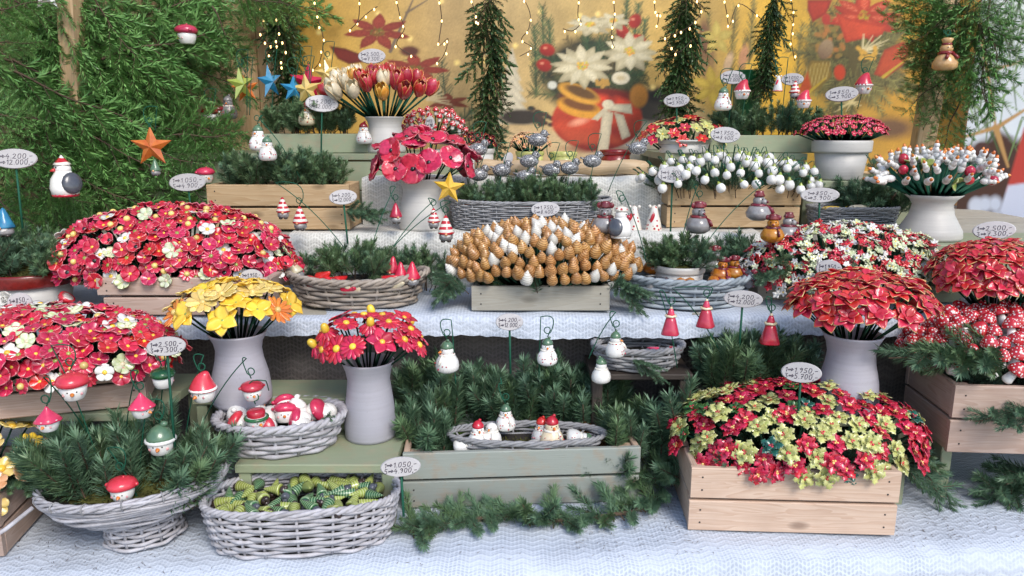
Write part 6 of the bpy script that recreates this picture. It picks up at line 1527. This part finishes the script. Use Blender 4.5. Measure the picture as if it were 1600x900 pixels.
# ================================================================ ORNAMENTS
HBER=head_ornament('beret',CORAL); HCON=head_ornament('cone',CORAL,WHITE); HSAN=head_ornament('santa',CORAL,WHITE); HGRN=head_ornament('knit',SAGEG,WHITE); HGBE=head_ornament('beret',GREEN); HPIL=head_ornament('pill',RED,GREEN); HDRK=head_ornament('beret',REDD)
H_='hanging_head_ornament'; pen='head ornament'
hang(HBER,116,598,50,1.19,'large penguin head in a red beret hanging before the tilted blossom crate',pen,H_,(160,740,1.22),-1,rad(25),None,0,1,(80,540))
hang(HCON,77,652,40,1.13,'head ornament with a pointed red cap over the orange blossoms',pen,H_,(150,700,1.25),-1,0,None,0,1,(68,590))
hang(HCON,223,631,40,1.19,'head ornament with a pointed red cap turned right, below the oval price tag',pen,H_,(195,720,1.3),1,rad(70),None,0,1,(215,580))
hang(HSAN,319,603,46,1.29,'tall red stocking cap head hanging left of the yellow flower vase',pen,H_,(286,720,1.32),1,rad(-20),None,0,1,(318,555))
hang(HBER,395,606,36,1.32,'red beret head hanging right before the base of the yellow flower vase',pen,H_,(300,700,1.34),1,rad(30),None,0,1,(385,560))
hang(HGRN,253,681,52,1.20,'head ornament in a green knitted cap with a white brim',pen,H_,(215,790,1.2),-1,rad(10),None,0,1,(232,625))
hang(HBER,193,757,46,1.15,'penguin head in a red beret hanging low before the footed basket',pen,H_,(225,800,1.17),-1,rad(5),None,0,1,(168,700))
hang(HGBE,256,586,38,1.26,'head ornament in a dark green beret behind the oval price tag at left',pen,H_,(250,690,1.34),1,rad(160),None,0,1,(262,555))
hang(HPIL,402,648,42,1.31,'penguin head in a red pillbox hat with a green brim lying in the round basket',pen,'head_ornament',(420,610,1.34),1,rad(40))
hang(HBER,293,53,32,2.12,'small red beret head among the fir branches at the top left',pen,H_,None,1,rad(-50))
hang(HBER,322,272,27,1.92,'red beret head perched beside the warm pine crate',pen,H_,None,1,rad(45))
hang(HDRK,329,178,24,2.2,'dark red beret head on a wire in the fir at left',pen,H_,(331,235,2.2),1,rad(-30))
hang(HDRK,342,173,20,2.24,'second dark red beret head right behind another in the fir at left',pen,H_,None,1,rad(30))
hang(penguin(.06,M_STRIPE,'cone'),103,275,62,1.72,'grey and white penguin in a striped cap among the fir at left','penguin ornament','penguin_ornament',None,1,rad(-40))
RAINB=gnome(.05,ORA); hang(gnome(.05,BLUE),10,347,45,1.6,'gnome with a blue and orange cap at the left edge','gnome ornament','gnome_ornament',None)
hang(star5(.03,ORA),240,231,62,1.80,'large orange star hanging in the fir at left','star','hanging_star',(243,205,1.82),1,rad(8))
hang(gnome(.05,SAGEG),244,262,26,1.79,'tiny ornament with a green cap hanging below the orange star','gnome ornament','gnome_ornament',None)
hang(star5(.03,WHITE),75,-6,50,1.7,'white star at the top edge among the fir','star','hanging_star',None,1,.1)
for (u,v,hp,m,lab,w_,rz) in ((426,130,42,BLUE,'blue star turned edge on at the back left',(424,190),1.1),(459,141,34,BLUE,'small blue star beside the red star at the back left',(455,190),.5),(480,131,46,RED,'red star between blue and yellow stars at the back left',(480,190),.1),(514,116,34,YELP,'yellow star above the price tag at the back left',(512,180),-.2),(483,142,40,YELP,'yellow star leaning in front of the red star',(480,190),.0),(381,134,42,LIME,'green and yellow star turned edge on before the board wall',(386,180),1.0),(388,140,34,ORA,'orange star behind the green star at left',(390,180),.2),(700,294,42,YEL,'golden star leaning on the left end of the wicker bird basket',None,.1)):
    Y=2.16 if v<200 else 1.86
    hang(star5(.03,m),u,v,hp*1.22,Y+(.04 if m is ORA or m is RED else 0),lab,'star','star_ornament',None if w_ is None else (w_[0],w_[1],Y),1,rz,None,0,1,None,rad(8*math.sin(u)))
SGK=snowman('knit',SAGEG); SRK=snowman('knit',RED)
hang(SGK,405,215,40,1.88,'snowman in a green cap hanging left of its twin at upper left','snowman ornament','hanging_snowman',(470,280,1.92),-1,-.3,None,0,1,(404,185))
hang(SGK,419,232,38,1.86,'snowman in a green cap hanging lower than its twin at upper left','snowman ornament','hanging_snowman',None,1,.2)
hang(snowman('knit',REDD,CREAM),480,178,36,2.12,'cream snowman in a dark red cap beside the oval price tag at the back left','snowman ornament','hanging_snowman',None)
hang(snowman('knit',REDD),569,208,34,2.10,'white snowman in a dark red cap half behind the tulip vase','snowman ornament','snowman_ornament',None)
hang(snowman('knit',GREYL,GREYL),358,168,36,2.25,'greyish snowman before the board wall at the back left','snowman ornament','hanging_snowman',None)
hang(SGK,699,553,54,1.42,'snowman in a green cap looking left, below the shelf edge left of centre','snowman ornament','hanging_snowman',(712,600,1.42),1,rad(-60),None,0,1,(705,500))
hang(SGK,855,546,46,1.42,'snowman in a green cap facing forward under the shelf edge','snowman ornament','hanging_snowman',(842,590,1.42),-1,0,None,0,1,(845,495))
hang(SGK,961,535,44,1.43,'snowman in a green cap looking right, highest of the front ones','snowman ornament','hanging_snowman',(920,560,1.44),1,rad(65),None,0,1,(962,488))
hang(snowman('knit',SAGEG,None,M_SPOT),939,575,44,1.44,'snowman in a green cap seen from behind, lowest of the hanging ones','snowman ornament','hanging_snowman',None,1,rad(180))
hang(SGK,790,648,46,1.42,'snowman in a green cap hanging just over the willow tray','snowman ornament','hanging_snowman',(782,590,1.43),1,0,None,0,1,(784,600))
hang(SGK,1129,155,36,2.1,'snowman in a green cap at the back right beside a red capped head','snowman ornament','hanging_snowman',(1122,180,2.12))
hang(HSAN,1159,142,26,2.1,'red capped head at the back right before the dark green pot',pen,H_,(1160,180,2.1))
hang(polka_angel(.06,WHITE),1215,131,24,2.1,'small white angel hanging before the slanting garland','angel ornament','hanging_angel',(1222,180,2.12))
hang(gnome(.055,M_STRIPE),1241,141,26,2.1,'gnome in a red and white striped cap at the back right','gnome ornament','gnome_ornament',None,1,.4)
hang(HSAN,1255,157,24,2.08,'red capped head below the striped gnome at the back right',pen,H_,None,1,-.3)
hang(HSAN,1348,133,28,2.1,'red capped head right of the price tag over the white flowerpot',pen,H_,(1340,170,2.1),1,.2)
hang(snow_bag(.06),1475,87,46,1.98,'biscuit coloured snowman with a red scarf hanging on the right post','snowman ornament','hanging_snowman',(1484,50,1.99),1,.1,None,0,1,(1482,55))
GS=gnome(.055,M_STRIPE); GR=gnome(.055,RED)
hang(GS,443,325,34,1.80,'gnome in a striped cap, left one of a pair right of the flared crate','gnome ornament','hanging_gnome',None,1,.2)
hang(GS,470,341,38,1.78,'gnome in a striped cap, lower right one of a pair right of the flared crate','gnome ornament','hanging_gnome',(540,390,1.75),-1,-.2,None,0,1,(430,285))
hang(GR,619,333,32,1.82,'gnome in a plain red cap hanging before the green step','gnome ornament','hanging_gnome',(580,390,1.75),1,.5,None,0,1,(618,292))
hang(GS,678,341,32,1.82,'gnome in a striped cap hanging left of the honey brown cones','gnome ornament','hanging_gnome',(596,415,1.72),1,0,None,0,1,(680,312))
hang(GS,697,357,42,1.74,'larger gnome in a striped cap touching the honey brown cones','gnome ornament','hanging_gnome',(598,405,1.72),1,.1,None,0,1,(705,315))
MG=mouse(GREYL); MA=mouse(AMBER)
hang(MG,1090,338,52,1.70,'grey mouse in a burgundy hat hanging over the pot in the mouse basket','mouse ornament','hanging_mouse',(1060,400,1.68),1,.3,None,0,1,(1090,290))
hang(MG,1184,320,48,1.78,'grey mouse in a burgundy hat hanging before the snowdrop crate','mouse ornament','hanging_mouse',(1090,400,1.7),1,.7,None,0,1,(1190,290))
hang(MA,1206,355,46,1.66,'amber mouse in a burgundy scarf hanging over the star blossoms','mouse ornament','hanging_mouse',None,1,-.3)
hang(MG,1230,352,46,1.70,'grey mouse just behind the amber mouse over the star blossoms','mouse ornament','hanging_mouse',None,1,.8)
hang(MG,945,338,52,1.66,'grey mouse with a burgundy scarf left of the slate winged penguin','mouse ornament','hanging_mouse',None,1,-.2)
hang(penguin(.06,M_SPOT,'beret',WHITE),970,345,52,1.63,'slate winged penguin in a spotted cap at the right end of the cones','penguin ornament','penguin_ornament',(1010,410,1.66),1,rad(60),None,0,1,(972,300))
hang(polka_angel(.06),990,342,44,1.90,'white spotted angel behind the penguin, left of its twin','angel ornament','angel_figure',None,1,-.2)
hang(polka_angel(.06),1021,342,46,1.90,'white spotted angel standing left of the snowdrop crate','angel ornament','angel_figure',None,1,.2)
SBL=santa_bell(.055)
hang(SBL,1047,500,44,1.42,'red robed bell figure with a cream collar, leftmost of three under the shelf edge','bell ornament','hanging_bell_figure',(1058,575,1.45),1,.1,None,0,1,(1030,455))
hang(SBL,1102,488,44,1.43,'red robed bell figure with a cream collar, middle and highest of three','bell ornament','hanging_bell_figure',(1130,560,1.46),-1,-.2,None,0,1,(1050,450))
hang(santa_bell(.055,RED),1202,512,48,1.43,'darker red robed bell figure hanging left of the poinsettia vase','bell ornament','hanging_bell_figure',(1205,560,1.46),1,.3,None,0,1,(1205,465))
# silver birds on wires
BR=bird()
for i,(u,v,wb,rz,lab) in enumerate([(748,271,300,.2,'lowest left silver bird over the wicker basket'),(784,264,300,.3,'silver bird left of centre beside a bare tag over the wicker basket'),(747,232,290,.2,'silver bird before the small grey tray of dark blossoms'),(840,217,290,.1,'highest silver bird, before the small ochre pot'),(827,250,300,.1,'silver bird in the middle above the spotted pair'),(821,274,305,.1,'lowest silver bird in the middle of the wicker basket'),(861,264,300,-.4,'silver bird facing forward in the middle'),(890,261,300,.3,'silver bird with a blue foot right of the middle'),(925,250,300,.2,'silver bird before the peeled plank at right'),(996,230,300,.2,'silver bird at the far right beside the tub of poinsettias')]):
    hang(BR,u,v,24,1.96,lab,'bird ornament','silver_bird',(u-6+ (40 if i==9 else 0)*-1,wb,1.95),1,rz)
    # each on its own wire
# figures in the baskets
rr=random.Random(31)
bx=P(440,690,1.36).x
for i,(dx,dy,rz,rx,m,lab) in enumerate([(-.075,-.02,.4,-1.3,0,'penguin head tipped on its back at the left end of the round basket'),(-.055,-.05,1.9,-1.1,1,'red capped head lying on its side at the front left of the round basket'),(-.01,-.045,-.6,1.2,1,'red capped head lying face down at the front of the round basket'),(.012,-.02,.2,-.4,1,'red capped head with an orange beak in the middle of the round basket'),(.035,.005,.1,-.2,0,'white penguin head facing forward in the round basket'),(.03,-.045,2.6,1.7,0,'white head showing its dark underside at the front right of the round basket'),(.06,-.01,-1.2,1.3,1,'red capped head tipped over at the right of the round basket'),(.045,.035,1.2,1.1,1,'red capped head at the back right of the round basket'),(0,.04,.8,-.9,1,'red capped head at the back of the round basket'),(-.045,.03,2.2,-1.0,0,'white head behind the pillbox hat in the round basket'),(-.03,-.02,3.0,1.2,0,'white head showing its underside left of the middle in the round basket'),(.02,.05,.4,.9,0,'white head tipped up at the back of the round basket'),(.075,.02,2.8,1.5,0,'white head at the right end of the round basket'),(-.085,.01,-.5,.8,0,'white head leaning at the left end of the round basket')]):
    place(head_ornament('beret' if m else 'knit',CORAL if m else WHITE),(bx+dx*.92,1.372+dy*.80,R1+.048),.046,lab,'head ornament','head_ornament',rz,rx,.3*math.sin(i))
# lime spiral hats
sx=P(475,810,1.235).x; LM=spiral_cone(.05,LIME,BROWN); LD=spiral_cone(.05,DKG,SLATE); spots=[]
for k in range(900):
    x=rr.uniform(-.142,.142);y=rr.uniform(-.058,.058)
    if abs(x/.150)**2.6+abs(y/.066)**2.6<.86 and all((x-a)**2+((y-b_)*1.15)**2>.0205**2 for a,b_ in spots): spots.append((x,y))
for k,(x,y) in enumerate(spots[:84]):
    dk=rr.random()<.42; a=rr.uniform(0,2*PI); co,si=math.cos(rad(7)),math.sin(rad(7))
    c=(sx+x*co-y*si,1.236+x*si+y*co,T0+.070+.014*rr.random())
    M=T(c)@RZ(a)@RY(PI/2-rr.uniform(-.1,.4))@SC(1.0)@T(0,0,-.026)
    put((LD if dk else LM)[0],M,'green_spiral_hat' if dk else 'lime_spiral_hat',('deep green' if dk else 'lime yellow')+' spiral hat in the long oval basket, '+('back ' if y>.015 else 'front ' if y<-.015 else 'middle row ')+('far left' if x<-.09 else 'left' if x<-.03 else 'middle' if x<.03 else 'right' if x<.09 else 'far right'),'spiral hat',('deep green' if dk else 'lime')+' spiral hats in the oval basket')
# snowmen in the willow tray
ty=1.40; tz=T0+.104
for (u,dy,hm,rz,rx,rec,lab) in [(747,-.012,.052,.3,0,snowman('knit',RED),'snowman in a red cap standing left in the willow tray'),(768,.0,.050,-.4,0,snowman(None,RED),'bareheaded spotted snowman standing beside the red capped one in the tray'),(862,-.005,.058,.3,0,snowman('knit',RED,CREAM),'cream snowman in a floppy red cap standing in the willow tray'),(846,.012,.050,-.5,0,snowman('knit',RED),'snowman in a red cap half behind the cream one'),(826,-.024,.045,1.2,1.25,snowman('knit',RED),'snowman in a red cap lying on its back in the willow tray'),(712,-.015,.045,1.4,1.2,snowman('knit',RED),'snowman lying under the spruce at the left end of the tray')]:
    place(rec,(P(u,690,ty+dy).x,ty+dy,tz),hm*1.15,lab,'snowman ornament','snowman_figure',rz,rx)
place(snowman('knit',SAGEG,None,M_SPOT),(P(885,690,ty).x,ty-.005,tz+.016),.055,'snowman in a green cap lying sideways at the right end of the tray','snowman ornament','snowman_figure',0,0,PI/2)
# gnomes and mice
for (u,v,Y,hm,rz,rx,ry,m,lab) in [(495,436,1.66,.040,.4,.9,.5,0,'gnome tipped back left of the pot in the brown willow basket'),(518,446,1.62,.036,2.0,1.2,.4,0,'gnome lying sideways left of centre in the brown willow basket'),(550,447,1.615,.036,-.4,1.4,.7,0,'gnome lying across the front middle of the brown willow basket'),(608,445,1.62,.036,1.3,1.3,-.3,1,'cream capped gnome lying right of centre in the brown willow basket'),(627,437,1.63,.040,.2,0,0,0,'gnome in a plain red cap at the left of three in the willow basket'),(612,422,1.66,.040,-.2,0,.1,0,'gnome in a red cap behind the others at the right of the willow basket'),(645,437,1.62,.042,.1,0,0,0,'rightmost gnome in a plain red cap in the brown willow basket'),(480,442,1.64,.044,.5,1.3,.2,0,'gnome lying on its back at the left of the brown willow basket'),(470,428,1.67,.044,-.6,.3,-.4,1,'cream capped gnome leaning at the left end of the brown willow basket'),(500,444,1.62,.040,2.4,1.4,0,0,'gnome lying head first beside the pot in the brown willow basket'),(532,447,1.60,.036,1.0,1.5,0,0,'gnome lying flat before the pot in the brown willow basket'),(570,447,1.60,.036,-1.0,1.4,0,1,'cream capped gnome lying before the pot in the brown willow basket'),(592,440,1.62,.040,.8,1.0,.5,0,'gnome tipped over right of the pot in the brown willow basket')]:
    p=P(u,v+10,Y); p.z=max(T1+.050,min(p.z,T1+.058)); place(gnome(.055,CREAM if m else RED),p,hm*1.32,lab,'gnome ornament','gnome_figure',rz,rx,ry)
for (u,v,Y,hm,rz,rx,ry,m,lab) in [(1020,412,1.70,.052,.4,0,0,0,'amber mouse in a burgundy hat standing left of the pot in the mouse basket'),(1008,440,1.62,.045,1.4,1.4,0,1,'grey mouse lying at the left end of the mouse basket'),(1055,444,1.61,.045,.5,1.4,.9,0,'amber mouse lying flat before the pot in the mouse basket'),(1085,444,1.61,.045,-.6,1.4,-.9,0,'second amber mouse lying flat before the pot, right of the first'),(1108,438,1.62,.045,1.2,1.2,.3,0,'amber mouse lying at the right of the pot'),(1125,428,1.65,.050,-.2,0,.1,0,'amber mouse in a burgundy hat sitting at the right of the mouse basket'),(1146,426,1.66,.050,.3,0,0,0,'amber mouse in a burgundy hat sitting farthest right but one'),(1115,405,1.72,.058,.2,0,0,1,'grey mouse standing behind the amber ones in the mouse basket'),(1160,438,1.63,.040,.9,.6,.3,2,'slate mouse at the right end of the mouse basket'),(1030,440,1.62,.040,2.4,1.3,0,2,'slate mouse lying at the left before the pot')]:
    p=P(u,v+10,Y); p.z=max(T1+.050,min(p.z,T1+.062)); place(mouse({0:AMBER,1:GREYL,2:SLATE}[m]),p,hm*1.15,lab,'mouse ornament','mouse_figure',rz,rx,ry)
for (u,dy,rz,m,lab) in [(960,-.03,.8,RED,'red capped figure lying in the half hidden grey basket at left'),(1005,-.035,2.0,CORAL,'coral capped figure lying in the half hidden grey basket, middle'),(1038,-.02,1.2,RED,'red capped figure at the right of the half hidden grey basket')]:
    place(gnome(.05,m),(P(u,580,1.5).x,1.52+dy,T0+.266),.036,lab,'gnome ornament','gnome_figure',rz,1.3)
# things in the wicker baskets' tops
for (u,v,Y,m,lab) in [(738,320,1.90,ORA,'orange ceramic fish lying on the rim of the long wicker basket'),(775,322,1.90,WHITE,'white ceramic fish lying on the rim of the long wicker basket'),(908,320,1.90,LIME,'lime ceramic bow on the rim of the long wicker basket'),(822,322,1.90,RED,'red ceramic fish behind the oval tag on the wicker basket'),(1300,328,1.88,YEL,'yellow ceramic piece in the small dark wicker basket'),(1340,326,1.88,CREAM,'cream ceramic piece in the small dark wicker basket')]:
    b=MB(); b.ball((0,0,0),(.026,.008,.006),14,8); b.add([(.024,0,0),(.036,-.002,.007),(.036,.002,-.007),(.032,0,0)],[(0,1,3),(0,3,2)]); 
    e=MB(); e.ball((-.018,-.007,.002),.0014,6,5)
    t=put([part('fish_body',b.mesh('fish_body',m)),part('eye',e.mesh('eye',BLACK))],T(P(u,v,Y)+Vector((0,0,.004)))@RZ(.2*math.sin(u)),'ceramic_fish' ,lab,'ceramic fish')
# boot beside the red rimmed pot, white blossoms at the far left
b=MB(); b.tube([(0,0,.062),(0,0,.03),(0,0,.014),(.012,-.004,.010),(.030,-.006,.009)],[.012,.012,.013,.012,.008],12); bb=MB(); bb.tube([(0,0,.062),(0,0,.052)],[.0155,.0155],12)
put([part('boot_body',b.mesh('boot_body',M_SPOT)),part('cuff',bb.mesh('cuff',RED))],T(P(80,498,1.50))@RY(.7)@RZ(.3),'ceramic_boot','white spotted ceramic boot with a red cuff before the red rimmed pot','boot ornament')
for (u,v,lab) in ((12,468,'white ceramic rose beside the round price tag'),(5,492,'lower white ceramic rose at the left edge')):
    rec=ring(pm('ros',WHITE,.020,.022,pf_round,cup=.5,curl=.1),6,0,.5,0,.002,.1)+ring(pm('ros',WHITE,.020,.022,pf_round,cup=.5,curl=.1),4,.4,1.0,.004,.001,.1,3,.6)
    put(rec,facing(P(u,v,1.5),(.1,-1,.4)),'ceramic_rose',lab,'ceramic rose')
# ================================================================ PRICE TAGS
A1=['1>4.200,-','3>12.000,-']; A2=['1>1.050,-','5>4.900,-']; A3=['1>1.950,-','3>5.700,-']; A4=['1>2.500,-','3>7.300,-']; A5=['1>1.150,-','5>5.400,-']; A6=['1>850,-','5>3.900,-']; A7=['1>1.750,-','5>8.400,-']; A8=['1>850,-','5>3300,-']
for (u,v,w_,h_,Y,tx,lab,dr,rot) in [
 (1252,582,62,33,1.28,A3,'oval tag for the poinsettia crate, in front of the grey poinsettia vase',70,0),
 (626,729,66,33,1.20,A2,'oval tag standing at the right end of the long oval basket',70,-.03),
 (260,541,58,31,1.215,A4,'oval tag right of the tilted crate of red and white blossoms',150,0),
 (796,503,44,27,1.47,A1,'small oval tag under the middle shelf edge at the centre',70,-.02),
 (1161,467,60,27,1.48,A1,'oval tag before the blue grey mouse basket',70,.02),
 (1295,420,38,28,1.53,A3,'rounded tag above the gold edged poinsettias',40,0),
 (1553,360,58,28,1.62,A4,'oval tag above the poinsettias at the right edge',60,-.1),
 (1598,446,34,28,1.46,A3,'tag cut off by the right edge of the picture',50,0),
 (393,433,34,25,1.47,A3,'tag half hidden behind the yellow flowers',80,0),
 (536,308,42,23,1.84,A1,'oval tag before the warm pine crate at left',60,-.06),
 (852,327,44,23,1.86,A7,'oval tag hanging on the front of the long wicker basket',30,-.04),
 (1051,273,46,25,1.88,A1,'oval tag at the left corner of the snowdrop crate',90,0),
 (1133,211,44,24,2.02,A7,'oval tag among the snowdrops before the back right planter',60,.06),
 (1057,157,38,20,2.12,A3,'oval tag over the tub of small poinsettias',50,-.06),
 (1145,121,37,20,2.14,A1,'highest oval tag at the right, before the dark green pot',60,.04),
 (1238,124,32,18,2.14,A2,'tag half hidden behind the striped gnome at the back right',50,0),
 (1315,147,46,22,2.06,A6,'oval tag over the pink blossoms in the white flowerpot',60,-.08),
 (1281,305,56,23,1.84,A6,'oval tag over the small dark wicker basket',40,-.04),
 (503,162,48,25,2.10,A1,'oval tag on a green rod among the stars at the back left',70,.06),
 (581,88,40,22,2.20,A4,'oval tag above the tulips',40,-.04),
 (293,285,52,27,1.86,A2,'oval tag at the left corner of the warm pine crate',50,-.04),
 (23,248,60,30,1.62,A1,'oval tag cut by the left edge among the fir',90,0),
 (31,473,34,32,1.46,A8,'round tag before the red rimmed pot',30,-.08),
 (10,492,36,24,1.44,A8,'tag cut by the left edge under the round tag',30,-.2),
 (672,192,14,20,2.20,A6,'narrow tag turned away before the tiny toadstools',40,0),
 (794,248,14,20,2.02,[' '],'blank narrow tag turned away among the silver birds',40,.4)]:
    price_tag(u,v,w_,h_,Y,tx,lab,dr,rot)
# ================================================================ LITTER ON THE CLOTH
rr=random.Random(55); b=MB()
for k in range(900):
    u=rr.choice([rr.uniform(0,1600),rr.uniform(1380,1600),rr.uniform(0,320),rr.uniform(900,1100)]); v=rr.uniform(800,895) if rr.random()<.7 else rr.uniform(740,830)
    p=PZ(u,v,T0+.0022); 
    if p.y<1.14+.065*p.x+.01: continue
    a=rr.uniform(0,6.28); l=rr.uniform(.003,.012); d=Vector((math.cos(a),math.sin(a),0))*l; s=Vector((-math.sin(a),math.cos(a),0))*.0006
    b.add([p-d/2,p+s,p+d/2+Vector((0,0,.001)),p-s],[(0,1,2,3)],0,rr.random(),False)
solid('fallen_needles',b,M_BARK,'dry needles and crumbs scattered over the white cloth','fallen needles',None,'stuff')
